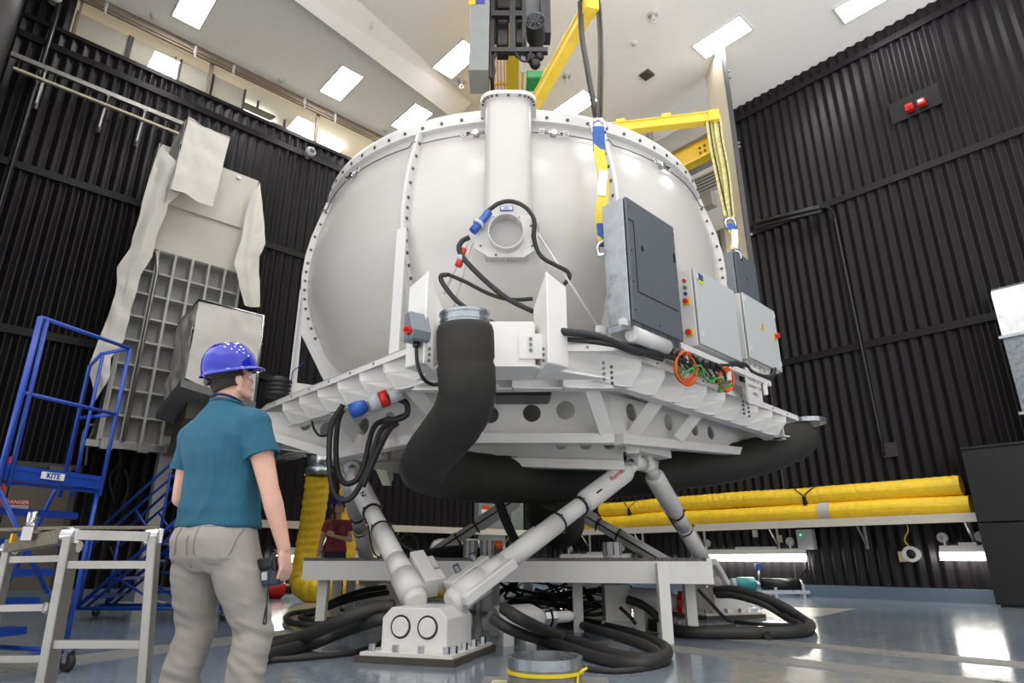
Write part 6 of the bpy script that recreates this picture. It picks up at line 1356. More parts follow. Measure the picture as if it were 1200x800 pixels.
# big black cabinet at the right edge
c0 = PZ(1168, 711, 0); c0.z = 0; hc = PD(1131, 527, c0.y).z
T = thing('black_cabinet', 'tall matt black cabinet standing at the right edge in front of the wall', 'cabinet', c0)
M_mb = mat('matt_black_laminate', (22, 22, 24), 0.55, var=0.1)
for z0, z1, nm in ((0.04, hc * 0.52 - 0.02, 'lower_unit'), (hc * 0.52 + 0.0, hc, 'upper_unit')):
    m = MB(); m.plate([zed(c0, z0), zed(c0 - UR * 3, z0), zed(c0 - UR * 3 + NR * 1.0, z0), zed(c0 + NR * 1.0, z0)], (0, 0, z1 - z0)); m.build(nm, M_mb, T, bevel=0.01)
m = MB(); m.plate([zed(c0, hc) - NR * 0.03, zed(c0 - UR * 3, hc) - NR * 0.03, zed(c0 - UR * 3 + NR * 1.0, hc), zed(c0 + NR * 1.0, hc)], (0, 0, 0.04)); m.build('cornice', M_mb, T)
m = MB(); m.plate([zed(c0 + UR * -0.05 + NR * 0.05, 0), zed(c0 - UR * 2.9 + NR * 0.05, 0), zed(c0 - UR * 2.9 + NR * 0.95, 0), zed(c0 - UR * 0.05 + NR * 0.95, 0)], (0, 0, 0.05)); m.build('plinth', M_black2, T)
# pump by the right wall
pc = PZ(892, 699, 0); pc.z = 0; ax = (PZ(915, 699, 0) - PZ(868, 699, 0)).normalized(); ax.z = 0
T = thing('pump_unit', 'small teal and black pump on a steel skid by the right wall kerb', 'pump', pc)
zc_ = PD(892, 684, pc.y).z
m = MB(); m.tube([zed(pc - ax * 0.55, zc_), zed(pc - ax * 0.45, zc_), zed(pc - ax * 0.12, zc_)], [0.11, 0.14, 0.14], 16); m.build('motor', mat('teal_paint', (52, 142, 144), 0.4), T)
m = MB(); m.tube([zed(pc - ax * 0.62, zc_), zed(pc - ax * 0.5, zc_)], 0.115, 16); m.build('fan_cover', M_grey, T)
m = MB(); m.tube([zed(pc + ax * 0.05, zc_), zed(pc + ax * 0.85, zc_)], 0.12, 18); m.build('filter_body', M_black2, T)
m = MB(); m.cyl(zed(pc - ax * 0.12, zc_), zed(pc + ax * 0.05, zc_), 0.07, n=14); m.cyl(zed(pc + ax * 0.85, zc_), zed(pc + ax * 0.95, zc_), 0.09, n=14); m.cyl(zed(pc, zc_), zed(pc, zc_ + 0.35), 0.025, n=10); m.build('coupling', M_chrome, T)
m = MB(); m.box(zed(pc, zc_ + 0.36), (0.12, 0.12, 0.12)); m.build('gauge', M_blue, T)
m = MB(); nn = V((-ax.y, ax.x, 0))
for sg in (-1, 1): m.bar(zed(pc - ax * 0.4 + nn * 0.15 * sg, 0.1), zed(pc + ax * 1.0 + nn * 0.15 * sg, 0.1), 0.05, 0.07)
for s in (-0.3, 0.3, 0.9): m.bar(zed(pc + ax * s, 0.0), zed(pc + ax * s, zc_), 0.06, 0.2)
m.build('skid', M_steel, T)
# grey cabinet on the back wall, seen between the legs
t0, _ = lt(560, 620, 0.25); t1, _ = lt(592, 620, 0.25); zT = LW(575, 590, 0.25).z
T = thing('wall_cabinet', 'grey green wall cabinet with red and white label seen between the legs', 'cabinet', WL((t0 + t1) / 2, 0.9, 0.2))
m = MB(); m.box(WL((t0 + t1) / 2, (zT + 0.9) / 2, 0.17), (t1 - t0, 0.22, zT - 0.9), RLW); m.build('body', mat('grey_green_paint', (132, 140, 138), 0.5), T, bevel=0.01)
p = LW(569, 600, 0.285); m = MB(); m.box(p, (0.3, 0.01, 0.35), RLW, mi=0); m.box(p + ZA * 0.13 - NL * 0.006, (0.3, 0.01, 0.1), RLW, mi=1); lb_ = m.build('label_plate', [M_tagw, mat('orange_red_paint', (206, 62, 26))], T)
m = MB(); c = WL(t1 + 0.55, 2.0, 0.12); m.box(c, (0.5, 0.15, 2.2), RLW); tag(m.build('wall_trunking', MATS['grey_green_paint'], bevel=0.01), 'narrow grey trunking right of the grey green wall cabinet', 'trunking')
# small items on the back wall under the left shelf
p = LW(434, 640, 0.12); m = MB(); m.box(p, (0.5, 0.18, 0.75), RLW); tag(m.build('meter_box', mat('beige_box', (186, 180, 166), 0.5), bevel=0.01), 'beige box hung under the left shelf beside leg 2', 'box')
p = LW(478, 640, 0.3); m = MB(); m.tube([p + UL * (0.3 * math.cos(a)) + ZA * (0.3 * math.sin(a)) for a in [2 * math.pi * i / 24 for i in range(24)]], 0.03, 8, closed=True); tag(m.build('hanging_coil', M_rub), 'round black hose coil hung under the left shelf behind leg 2', 'hose')
m = MB(); m.tube(spline([LW(507, 652, 0.4), LW(508, 641, 0.4), LW(514, 635, 0.4), LW(540, 634, 0.4), LW(560, 635, 0.4)], 5), 0.09, 12); tag(m.build('bent_pipe', M_white), 'white pipe bent along under the left shelf behind the white cylinders', 'pipe')
# red bottle on the floor behind the man hand
p = PZ(317, 701, 0); T = thing('red_extinguisher', 'red cylinder with black cap lying on the floor beyond the man hand', 'extinguisher', p)
a = V((0.95, 0.2, 0)).normalized(); m = MB(); m.tube([p - a * 0.42 + ZA * 0.17, p - a * 0.34 + ZA * 0.17, p + a * 0.2 + ZA * 0.17, p + a * 0.3 + ZA * 0.17], [0.11, 0.17, 0.17, 0.09], 20); m.build('body', M_red, T)
m = MB(); m.cyl(p + a * 0.3 + ZA * 0.17, p + a * 0.36 + ZA * 0.17, 0.09, n=16); m.box(p + a * 0.38 + ZA * 0.17, (0.06, 0.06, 0.16)); m.build('valve_cap', M_black2, T)
# ------------------------------------------------------------------ people
def blob(mb, pts, radii, n=16, k=4):
    """rounded limb with the given radius at each joint"""
    pts = [V(p) for p in pts]; sp = []; rs = []
    for i in range(len(pts) - 1):
        for j in range(k):
            t = j / k; sp.append(pts[i].lerp(pts[i + 1], t)); rs.append(radii[i] * (1 - t) + radii[i + 1] * t)
    sp.append(pts[-1]); rs.append(radii[-1])
    mb.tube(sp, rs, n); mb.sphere(sp[0], rs[0] * 0.99, n, 8); mb.sphere(sp[-1], rs[-1] * 0.99, n, 8)
    for p, r in list(zip(pts, radii))[1:-1]: mb.sphere(p, r, n, 8)
def sect(mb, rows, rt, fw, n=28, e=2.3):
    """loft of super-elliptic sections (centre, half width, half depth)"""
    G = []
    for c, a, b in rows:
        row = []
        for j in range(n):
            g = 2 * math.pi * j / n; ca, sa = math.cos(g), math.sin(g)
            row.append(V(c) + rt * (a * math.copysign(abs(ca) ** (2 / e), ca)) + fw * (b * math.copysign(abs(sa) ** (2 / e), sa)))
        G.append(row)
    mb.grid([r + [r[0]] for r in G]); mb.add(G[0], [tuple(range(n))]); mb.add(G[-1], [tuple(reversed(range(n)))])
def fuse(mb, name, material, parent, voxel, smooth=4, disp=None, origin=None):
    me = bpy.data.meshes.new('tmp'); me.from_pydata(mb.v, [], mb.f); me.update()
    bm = bmesh.new(); bm.from_mesh(me); bmesh.ops.remove_doubles(bm, verts=bm.verts, dist=1e-5); bmesh.ops.recalc_face_normals(bm, faces=bm.faces); bm.to_mesh(me); bm.free()
    t = bpy.data.objects.new('tmp', me); COL.objects.link(t)
    r = t.modifiers.new('r', 'REMESH'); r.mode = 'VOXEL'; r.voxel_size = voxel; r.use_smooth_shade = True
    s = t.modifiers.new('s', 'SMOOTH'); s.factor = 0.5; s.iterations = smooth
    dg = bpy.context.evaluated_depsgraph_get(); m2 = bpy.data.meshes.new_from_object(t.evaluated_get(dg))
    bpy.data.objects.remove(t); bpy.data.meshes.remove(me)
    if disp:
        nr = [v.normal.copy() for v in m2.vertices]
        for v, q in zip(m2.vertices, nr): v.co += q * disp(v.co, q)
    org = WORG[parent.name]
    for v in m2.vertices: v.co -= org
    m2.materials.clear(); m2.materials.append(material)
    for p in m2.polygons: p.use_smooth = True; p.material_index = 0
    m2.name = name; m2.update()
    o = bpy.data.objects.new(name, m2); COL.objects.link(o); o.parent = parent; WORG[o.name] = org.copy(); return o
M_skin = mat('skin', (212, 166, 146), 0.5, var=0.07, ns=14, bump=0.08, bs=90)
M_teal = mat('teal_cotton', (31, 90, 114), 0.85, var=0.06, ns=22, bump=1.0, bs=9, stretch=(1.3, 1.3, 0.35))
M_jean = mat('grey_denim', (158, 152, 146), 0.85, var=0.1, ns=5, bump=0.25, bs=320)
M_seam = mat('denim_stitch', (124, 115, 107), 0.8, var=0.05)
M_hat = mat('blue_hard_hat', (24, 36, 172), 0.14, var=0.02, coat=0.6)
M_hair = mat('dark_brown_hair', (44, 34, 28), 0.6, var=0.25, ns=50, bump=0.5, bs=160)
M_maroon = mat('maroon_cotton', (142, 62, 74), 0.85, var=0.06, ns=20, bump=0.1, bs=200)
M_navy = mat('dark_denim', (52, 54, 66), 0.85, var=0.1, ns=8, bump=0.2, bs=300)
M_shoe = mat('shoe_leather', (64, 58, 54), 0.6, var=0.1)

def hard_hat(parent, c, fd, up, s=1.0, brim=0.045):
    """c = centre of the rim plane, fd = facing direction"""
    up = up.normalized(); fd = (fd - up * fd.dot(up)).normalized(); sd_ = fd.cross(up)
    a, b, h = 0.148 * s, 0.12 * s, 0.155 * s
    m = MB(); G = []
    for i in range(15):
        t = i / 14 * math.pi / 2; row = []
        for j in range(41):
            g = 2 * math.pi * j / 40; x, y = math.cos(g), math.sin(g); rr = math.cos(t) ** 0.75
            rid = 1 + 0.018 * (math.exp(-(y * rr / 0.09) ** 2) + 0.8 * math.exp(-((abs(y) * rr - 0.42) / 0.07) ** 2)) * math.sin(t) ** 0.6
            row.append(c + (fd * (x * a * rr) + sd_ * (y * b * rr) + up * (h * math.sin(t))) * rid)
        G.append(row)
    m.grid(G); shell = m.build('hat_shell', M_hat, parent)
    m = MB(); R0, R1, R2 = [], [], []
    for j in range(41):
        g = 2 * math.pi * j / 40; x, y = math.cos(g), math.sin(g); e = 0.012 + brim * max(0, x) ** 1.5
        R0.append(c + fd * (x * a) + sd_ * (y * b) + up * 0.004); R1.append(c + fd * (x * (a + e)) + sd_ * (y * (b + e)) - up * 0.008 * (1 + max(0, x))); R2.append(c + fd * (x * (a + e)) + sd_ * (y * (b + e)) - up * (0.014 + 0.008 * max(0, x)))
    R3 = [c + fd * (math.cos(2 * math.pi * j / 40) * (a - 0.008)) + sd_ * (math.sin(2 * math.pi * j / 40) * (b - 0.008)) - up * 0.006 for j in range(41)]
    m.grid([R0, R1, R2, R3]); m.build('hat_brim', M_hat, parent)
    # suspension band and ratchet at the nape
    m = MB(); bandp = [c - up * 0.035 + fd * (math.cos(g) * 0.112 * s) + sd_ * (math.sin(g) * 0.092 * s) for g in [math.radians(80 + 200 * q / 20) for q in range(21)]]
    m.tube(bandp, 0.016 * s, 8, flat=0.35, up=up)
    m.box(c - up * 0.045 - fd * 0.112 * s, (0.03, 0.07, 0.035), basis(fd, sd_, up)); m.cyl(c - up * 0.045 - fd * 0.115 * s, c - up * 0.045 - fd * 0.145 * s, 0.018, n=14); m.build('head_band', M_black2, parent)
    return shell

def head_into(mb, c, fd, up, s=1.0):
    """skull, jaw, nose, ears; c = head centre"""
    up = up.normalized(); fd = (fd - up * fd.dot(up)).normalized(); sd_ = fd.cross(up); R = basis(fd, sd_, up)
    Q = lambda f, r, u: c + fd * (f * s) + sd_ * (r * s) + up * (u * s)
    mb.sphere(Q(-0.012, 0, 0.03), 1, 20, 14, sc=(0.098 * s, 0.077 * s, 0.095 * s), R=R)
    mb.sphere(Q(0.028, 0, -0.03), 1, 20, 14, sc=(0.068 * s, 0.064 * s, 0.088 * s), R=R)
    mb.sphere(Q(0.066, 0, -0.095), 1, 14, 10, sc=(0.028 * s, 0.03 * s, 0.022 * s), R=R)
    for r in (-1, 1):
        blob(mb, [Q(-0.005, r * 0.062, -0.055), Q(0.035, r * 0.05, -0.085), Q(0.068, r * 0.02, -0.1)], [0.02 * s, 0.02 * s, 0.018 * s], 10)
        mb.sphere(Q(0.05, r * 0.042, -0.03), 1, 12, 8, sc=(0.03 * s, 0.026 * s, 0.026 * s), R=R)
        mb.sphere(Q(0.072, r * 0.034, 0.02), 1, 12, 8, sc=(0.02 * s, 0.03 * s, 0.012 * s), R=R)
        mb.sphere(Q(-0.006, r * 0.08, -0.01), 1, 12, 10, sc=(0.02 * s, 0.009 * s, 0.033 * s), R=R @ Matrix.Rotation(r * 0.35, 3, 'Z'))
        mb.sphere(Q(0.002, r * 0.08, -0.035), 1, 10, 8, sc=(0.012 * s, 0.008 * s, 0.013 * s), R=R)
    blob(mb, [Q(0.09, 0, 0.012), Q(0.108, 0, -0.022)], [0.009 * s, 0.013 * s], 10)
    for r in (-1, 1): mb.sphere(Q(0.098, r * 0.013, -0.028), 0.009 * s, 10, 8)
    mb.sphere(Q(0.088, 0, -0.06), 1, 12, 8, sc=(0.012 * s, 0.026 * s, 0.008 * s), R=R); mb.sphere(Q(0.086, 0, -0.073), 1, 12, 8, sc=(0.012 * s, 0.022 * s, 0.009 * s), R=R)
    return Q
def face_parts(parent, Q, s, sd_, fd, up):
    for r in (-1, 1):
        m = MB(); m.sphere(Q(0.079, r * 0.033, 0.003), 0.0125 * s, 14, 10); e = m.build('eyeball', mat('eye_white', (226, 222, 216), 0.2, var=0), parent)
        m = MB(); m.sphere(Q(0.0875, r * 0.033, 0.003), 0.0062 * s, 12, 8); m.build('iris', M_hair, parent)
        m = MB(); m.tube([Q(0.088, r * 0.016, 0.026), Q(0.09, r * 0.034, 0.031), Q(0.08, r * 0.052, 0.026)], 0.0042 * s, 6); m.build('eyebrow', M_hair, parent)
    m = MB(); m.tube([Q(0.096, -0.02, -0.066), Q(0.1, 0, -0.065), Q(0.096, 0.02, -0.066)], 0.0045 * s, 6); m.build('lips', mat('lip', (178, 112, 104), 0.5), parent)
def hand_into(mb, w, down, out, fwd, s=1.0, curl=1.0):
    """w wrist; down = finger direction, out = back of the hand, fwd = thumb side; fingers curl towards -out"""
    Q = lambda d, o, f: w + down * (d * s) + out * (o * s) + fwd * (f * s)
    R = basis(down, out, fwd)
    mb.sphere(Q(0.05, 0, 0), 1, 16, 12, sc=(0.058 * s, 0.019 * s, 0.042 * s), R=R)
    for f, l in ((0.033, 0.95), (0.011, 1.05), (-0.011, 0.98), (-0.032, 0.8)):
        k0 = Q(0.045, 0.004, f * 0.8); k1 = Q(0.095 - abs(f - 0.011) * 0.15, 0.004, f); c = curl
        j1 = k1 + (down * (0.042 * math.cos(0.5 * c)) - out * (0.042 * math.sin(0.5 * c))) * (l * s)
        j2 = j1 + (down * (0.028 * math.cos(1.5 * c)) - out * (0.028 * math.sin(1.5 * c))) * (l * s)
        j3 = j2 + (down * (0.02 * math.cos(2.3 * c)) - out * (0.02 * math.sin(2.3 * c))) * (l * s)
        blob(mb, [k0, k1, j1, j2, j3], [0.01 * s, 0.0105 * s, 0.0092 * s, 0.0085 * s, 0.0072 * s], 10, 3)
    t0 = Q(0.02, -0.006, 0.03); t1 = Q(0.05, -0.022, 0.052); t2 = Q(0.078, -0.036, 0.05); t3 = Q(0.1, -0.048, 0.042)
    blob(mb, [t0, t1, t2, t3], [0.016 * s, 0.0125 * s, 0.0105 * s, 0.008 * s], 10, 3)

# --- the man in the foreground, seen from behind
YM = 3.27
man = thing('person', 'man from behind in blue hard hat, teal T-shirt, grey jeans, holding a black device', 'person', (-1.37, YM, 0))
fA = math.radians(24); mf, mr = V((math.sin(fA), math.cos(fA), 0)), V((math.cos(fA), -math.sin(fA), 0))
hipc = V((-1.467, YM, 0.97)); shc = V((-1.50, YM, 1.47))
def ax_(z):                                  # body axis between hips and shoulders
    t = (z - 0.97) / 0.5; p = hipc.lerp(shc, t); p.z = z; return p
hc_ = V((-1.512, YM + 0.03, 1.69)); hA = math.radians(38)
hf = V((math.sin(hA), math.cos(hA), 0.33)).normalized(); hu = (ZA - hf * hf.z).normalized()
Sr, Sl = ax_(1.425) + mr * 0.208, ax_(1.39) - mr * 0.212
Er, Wr_ = PD(316, 573, YM - 0.11), PD(333, 642, YM - 0.08)
El, Wl_ = ax_(1.08) - mr * 0.305 + mf * 0.03, ax_(0.93) - mr * 0.2 + mf * 0.25
HL, HR = hipc - mr * 0.1 + ZA * -0.05, hipc + mr * 0.1 + ZA * -0.05
KLg, KRg = V((-1.525, YM + 0.06, 0.47)), V((-1.215, YM - 0.03, 0.46))
AL_, AR_ = V((-1.535, YM + 0.0, 0.09)), V((-1.19, YM - 0.06, 0.09))
b = MB()
Qh = head_into(b, hc_, hf, hu, 1.06)
blob(b, [ax_(1.5) + mf * -0.01, ax_(1.57) + mf * 0.0, hc_ - hu * 0.06 - hf * 0.02], [0.075, 0.062, 0.058], 18)
for s_, S, E_, W_ in ((1, Sr, Er, Wr_), (-1, Sl, El, Wl_)):
    mid = E_.lerp(W_, 0.28)
    blob(b, [ax_(1.44) + mr * (s_ * 0.1), S, S.lerp(E_, 0.45), E_, mid, W_], [0.065, 0.066, 0.057, 0.045, 0.047, 0.03], 16)
sect(b, [(ax_(z), a * 0.92, d * 0.9) for z, a, d in ((0.9, 0.18, 0.12), (1.1, 0.17, 0.11), (1.3, 0.19, 0.12), (1.42, 0.17, 0.1), (1.52, 0.09, 0.075))], mr, mf)
for H_, K_, A_ in ((HL, KLg, AL_), (HR, KRg, AR_)): blob(b, [H_, K_, K_.lerp(A_, 0.3), A_], [0.085, 0.06, 0.06, 0.045], 14)
dn = (Wr_ - Er).normalized(); dn = (dn * 0.5 + V((0.05, 0.0, -1))).normalized(); ou = V((0.94, -0.34, 0)); ou = (ou - dn * ou.dot(dn)).normalized(); fw_ = V((0.34, 0.94, 0)); fw_ = (fw_ - dn * fw_.dot(dn) - ou * fw_.dot(ou)).normalized()
hand_into(b, Wr_, dn, ou, fw_, 1.08, 0.95)
hand_into(b, Wl_, (mr * 0.8 + mf * 0.5 + ZA * 0.1).normalized(), (mf * 0.8 - mr * 0.5).normalized(), ZA, 1.05, 0.6)
fuse(b, 'body', M_skin, man, 0.005, 5)
face_parts(man, Qh, 1.06, hf.cross(hu), hf, hu)
# hair under the helmet
m = MB()
for i in range(11):
    t = math.radians(90 + 26 * i / 10 * 1.0); pass
G = []
for i in range(9):
    u = 0.05 - 0.105 * i / 8; row = []
    for j in range(25):
        g = math.radians(70 + 220 * j / 24); rr = 1.0 - 0.16 * (i / 8) ** 2
        row.append(Qh(-0.012 + math.cos(g) * 0.103 * rr, math.sin(g) * 0.083 * rr, u + (0.02 * abs(math.sin(g)) * i / 8)))
    G.append(row)
m.grid(G); hr = m.build('hair', M_hair, man); md = hr.modifiers.new('t', 'SOLIDIFY'); md.thickness = 0.014
hard_hat(man, hc_ + hu * 0.05 + hf * 0.0, hf, hu, 1.0, 0.03)
# T-shirt
sh = MB()
rows = [(0.925, 0.222, 0.158), (0.98, 0.216, 0.15), (1.08, 0.206, 0.14), (1.18, 0.206, 0.142), (1.28, 0.214, 0.148), (1.36, 0.224, 0.148), (1.42, 0.206, 0.135), (1.475, 0.155, 0.11), (1.525, 0.105, 0.088), (1.56, 0.07, 0.075)]
sect(sh, [(ax_(z) + mf * (0.01 if z < 1.2 else -0.005) , a, d) for z, a, d in rows], mr, mf, 32)
for s_, S, E_ in ((1, Sr, Er), (-1, Sl, El)):
    blob(sh, [ax_(1.45 if s_ > 0 else 1.44) + mr * (s_ * 0.09), S + mr * (s_ * 0.005)], [0.085, 0.08], 18)
    d_ = (E_ - S).normalized(); sh.tube([S, S.lerp(E_, 0.22), S.lerp(E_, 0.44), S.lerp(E_, 0.48)], [0.078, 0.078, 0.081, 0.082], 20)
def wr_shirt(p, n):
    r = (p - ax_(p.z)).dot(mr); z = p.z
    q = V((r * 9.0 + 1.5 * mnoise.noise(V((r * 3, z * 3, 1.0))), z * 2.2, p.y * 3))
    fold = (0.45 - abs(mnoise.noise(q)) * 1.6) * 0.013 * max(0.2, min(1, (1.5 - z) / 0.3)) + 0.007 * mnoise.noise(V((r * 7, z * 14, 3.0))) * (1 if z < 1.1 else 0.3)
    diag = 0.005 * math.sin((r * 1.0 + z * 0.9) * 46) * math.exp(-((z - 1.3) / 0.16) ** 2) * math.exp(-((abs(r) - 0.2) / 0.07) ** 2)
    return fold + diag
ts = fuse(sh, 't_shirt', M_teal, man, 0.0085, 5, wr_shirt)
m = MB(); pn_ = ax_(1.553); m.tube([pn_ + mr * (math.cos(g) * 0.082) + mf * (math.sin(g) * 0.078) + ZA * (-0.012 * math.sin(g)) for g in [2 * math.pi * q / 30 for q in range(30)]], 0.007, 8, closed=True); m.build('collar', M_teal, ts)
m = MB(); m.tube([pn_ + mr * (math.cos(g) * 0.072) + mf * (math.sin(g) * 0.07) + ZA * (0.016 - 0.02 * math.sin(g)) for g in [2 * math.pi * q / 30 for q in range(30)]], 0.012, 8, closed=True, flat=0.4, up=ZA)
ly = m.build('lanyard', mat('navy_lanyard', (28, 46, 104), 0.7, var=0.4, ns=60), man)
for s_, S, E_ in ((1, Sr, Er), (-1, Sl, El)):
    d_ = (E_ - S).normalized(); m = MB(); m.ring(0.08, 0.087, -0.012, 0.012, S.lerp(E_, 0.475), d_, n=28); m.build('sleeve_hem', M_teal, ts)
# jeans
j = MB()
sect(j, [(ax_(0.95) + mf * 0.005, 0.19, 0.13), (ax_(0.925), 0.204, 0.142), (hipc - ZA * 0.1 - mf * 0.005, 0.218, 0.155), (hipc - ZA * 0.19 - mf * 0.01 + V((0.02, 0, 0)), 0.218, 0.15), (hipc - ZA * 0.25 + V((0.03, 0, 0)), 0.17, 0.12)], mr, mf, 32, 2.5)
for H_, K_, A_, so in ((HL, KLg, AL_, -1), (HR, KRg, AR_, 1)):
    T0 = H_ - ZA * 0.03 + mr * (so * 0.005); T1 = H_.lerp(K_, 0.5) + mf * -0.01
    blob(j, [T0, T1, K_ + mf * 0.01, K_.lerp(A_, 0.45) - mf * 0.015, A_ - ZA * 0.02], [0.122, 0.116, 0.088, 0.086, 0.083], 20, 5)
def wr_jean(p, n):
    z = p.z; g = math.exp(-((z - 0.5) / 0.1) ** 2) + 0.9 * math.exp(-((z - 0.28) / 0.12) ** 2) + 0.5 * math.exp(-((z - 0.72) / 0.08) ** 2)
    q = V((p.x * 5, p.y * 5, z * 15 + p.x * 6))
    return 0.016 * g * (0.3 - abs(mnoise.noise(q))) + 0.009 * g * mnoise.noise(q * 2.1) + 0.0025 * mnoise.noise(p * 14)
jn = fuse(j, 'jeans', M_jean, man, 0.0085, 5, wr_jean)
def on_back(r, z, lift=0.0):                  # a point on the seat of the jeans, found on the mesh itself
    o = hipc + mr * r; o.z = z; org = WORG[man.name]
    ok, loc, nr_, _ = jn.ray_cast(o - mf * 0.6 - org, mf)
    return (loc + org + nr_ * lift) if ok else o - mf * 0.15
bpy.context.view_layer.update()
def stitch(pts, nm, r=0.0022): m = MB(); m.tube(spline([on_back(a, z, 0.001) for a, z in pts], 4), r, 6); return m.build(nm, M_seam, jn)
for sg in (1, -1):
    x0, x1 = (0.05, 0.215) if sg > 0 else (-0.19, -0.075)
    stitch([(x0, 0.925), ((x0 + x1) / 2, 0.925), (x1, 0.925), (x1, 0.87), (x1 - 0.008, 0.8), ((x0 + x1) / 2, 0.755), (x0 + 0.008, 0.8), (x0, 0.87), (x0, 0.925)], 'pocket_stitch', 0.0017)
stitch([(0.0, 0.95), (0.004, 0.88), (0.01, 0.8), (0.02, 0.74)], 'seat_seam', 0.002)
stitch([(-0.19, 0.945), (-0.1, 0.938), (0, 0.935), (0.1, 0.938), (0.19, 0.945)], 'yoke_seam')
# shoes
for A_, d_ in ((AL_, mf), (AR_, (mf + V((0.3, 0, 0))).normalized())):
    m = MB(); sect(m, [(A_ - ZA * 0.09 + d_ * 0.06, 0.05, 0.145), (A_ - ZA * 0.05 + d_ * 0.055, 0.05, 0.14), (A_ - ZA * 0.02 + d_ * 0.02, 0.045, 0.09), (A_ + ZA * 0.01, 0.045, 0.06)], V((d_.y, -d_.x, 0)), d_, 20); m.build('shoe', M_shoe, man)
# handheld controller
dc = Wr_ + dn * 0.085 - ou * 0.045 - mf * 0.02
Rd = basis(ou, fw_, -dn)
dev = thing('hand_controller', 'black handheld controller with wrist cord in the right hand of the man', 'controller', dc - ZA * 0.1)
m = MB(); m.box(dc - ou * 0.02 + dn * -0.025, (0.13, 0.055, 0.055), Rd); m.build('grip_body', M_black2, dev, bevel=0.012, seg=2)
m = MB(); m.box(dc - ou * 0.01 + dn * 0.04, (0.085, 0.06, 0.075), Rd); m.build('lower_body', mat('slate_device', (52, 62, 76), 0.45), dev, bevel=0.012, seg=2)
m = MB(); m.box(dc - ou * 0.03 - fw_ * 0.031 + dn * 0.03, (0.03, 0.004, 0.035), Rd); m.build('screen', mat('pale_screen', (188, 194, 196), 0.2), dev)
m = MB(); m.box(dc + ou * 0.03 - fw_ * 0.035 - dn * 0.03, (0.022, 0.02, 0.08), Rd); m.build('trigger_guard', M_black2, dev, bevel=0.006)
m = MB(); cp = dc + ou * 0.03 - fw_ * 0.045 - dn * 0.05; m.tube(spline([cp, cp - ZA * 0.12 + V((-0.004, 0, 0)), cp - ZA * 0.2, cp - ZA * 0.28 + V((0.006, 0, 0)), cp - ZA * 0.285, cp - ZA * 0.28 - V((0.006, 0, 0)), cp - ZA * 0.2], 5), 0.004, 6); m.build('wrist_cord', M_black2, dev)

# --- the woman beyond the table
YW = 10.7; WX = -2.83
wom = thing('person', 'woman in blue hard hat, maroon T-shirt and dark jeans standing beyond the steel table', 'person', (WX, YW, 0))
wa = math.radians(12); wf, wr_ = V((math.sin(wa), -math.cos(wa), 0)), V((-math.cos(wa), -math.sin(wa), 0))     # she faces the camera; her right is image left
def wx(r, f, z): p = V((WX, YW, z * 1.025)) + wr_ * r + wf * f; return p
b = MB(); hcw = wx(0.0, 0.02, 1.53); hfw = (wf + V((0.35, 0, 0.25))).normalized(); huw = (ZA - hfw * hfw.z).normalized()
Qw = head_into(b, hcw, hfw, huw, 0.93)
blob(b, [wx(0, -0.01, 1.32), wx(0, 0, 1.38), hcw - huw * 0.05 - hfw * 0.015], [0.06, 0.048, 0.046], 14)
SRw, SLw = wx(0.165, 0, 1.29), wx(-0.165, 0, 1.29); ERw, WRw = wx(0.23, -0.02, 1.03), wx(0.27, 0.03, 0.8); ELw, WLw = wx(-0.22, 0.02, 1.04), wx(0.04, 0.2, 1.09)
for s_, S, E_, W_ in ((1, SRw, ERw, WRw), (-1, SLw, ELw, WLw)): blob(b, [wx(s_ * 0.08, 0, 1.3), S, E_, E_.lerp(W_, 0.3), W_], [0.05, 0.05, 0.037, 0.038, 0.024], 14)
sect(b, [(wx(0, 0, z), a, d) for z, a, d in ((0.85, 0.15, 0.1), (1.0, 0.125, 0.09), (1.2, 0.14, 0.1), (1.3, 0.13, 0.08))], wr_, wf)
hipl, hipr = wx(-0.085, 0, 0.82), wx(0.085, 0, 0.82); kl, kr = wx(-0.095, 0.03, 0.45), wx(0.1, 0.02, 0.45); al, ar = wx(-0.1, -0.02, 0.08), wx(0.11, -0.02, 0.08)
for H_, K_, A_ in ((hipl, kl, al), (hipr, kr, ar)): blob(b, [H_, K_, A_], [0.075, 0.05, 0.035], 12)
hand_into(b, WRw, V((0.02, 0, -1)).normalized(), wr_, wf, 0.9, 0.4)
hand_into(b, WLw, (wr_ * 0.8 + ZA * 0.5).normalized(), wf, (ZA * 0.8 - wr_ * 0.5).normalized(), 0.9, 1.2)
fuse(b, 'body', M_skin, wom, 0.006, 4); face_parts(wom, Qw, 0.93, None, None, None)
m = MB(); G = []
for i in range(9):
    u = 0.05 - 0.12 * i / 8; row = []
    for q in range(25):
        g = math.radians(75 + 210 * q / 24); row.append(Qw(-0.012 + math.cos(g) * 0.106, math.sin(g) * 0.088, u))
    G.append(row)
m.grid(G); m.tube(spline([Qw(-0.1, 0.02, -0.05), Qw(-0.08, 0.08, -0.12), Qw(-0.01, 0.1, -0.18), Qw(0.01, 0.1, -0.25)], 4), [0.03] * 4 + [0.032] * 5 + [0.028] * 3 + [0.012], 10)
hw = m.build('hair', mat('light_brown_hair', (134, 98, 66), 0.6, var=0.25, ns=40), wom); md = hw.modifiers.new('t', 'SOLIDIFY'); md.thickness = 0.012
hard_hat(wom, hcw + huw * 0.045, hfw, huw, 0.98)
m = MB(); c = hcw + huw * 0.12 + hfw * 0.118; m.box(c, (0.004, 0.05, 0.04), basis(hfw, hfw.cross(huw), huw) @ Matrix.Rotation(-0.55, 3, 'Y')); m.build('hat_badge', M_tagw, wom)
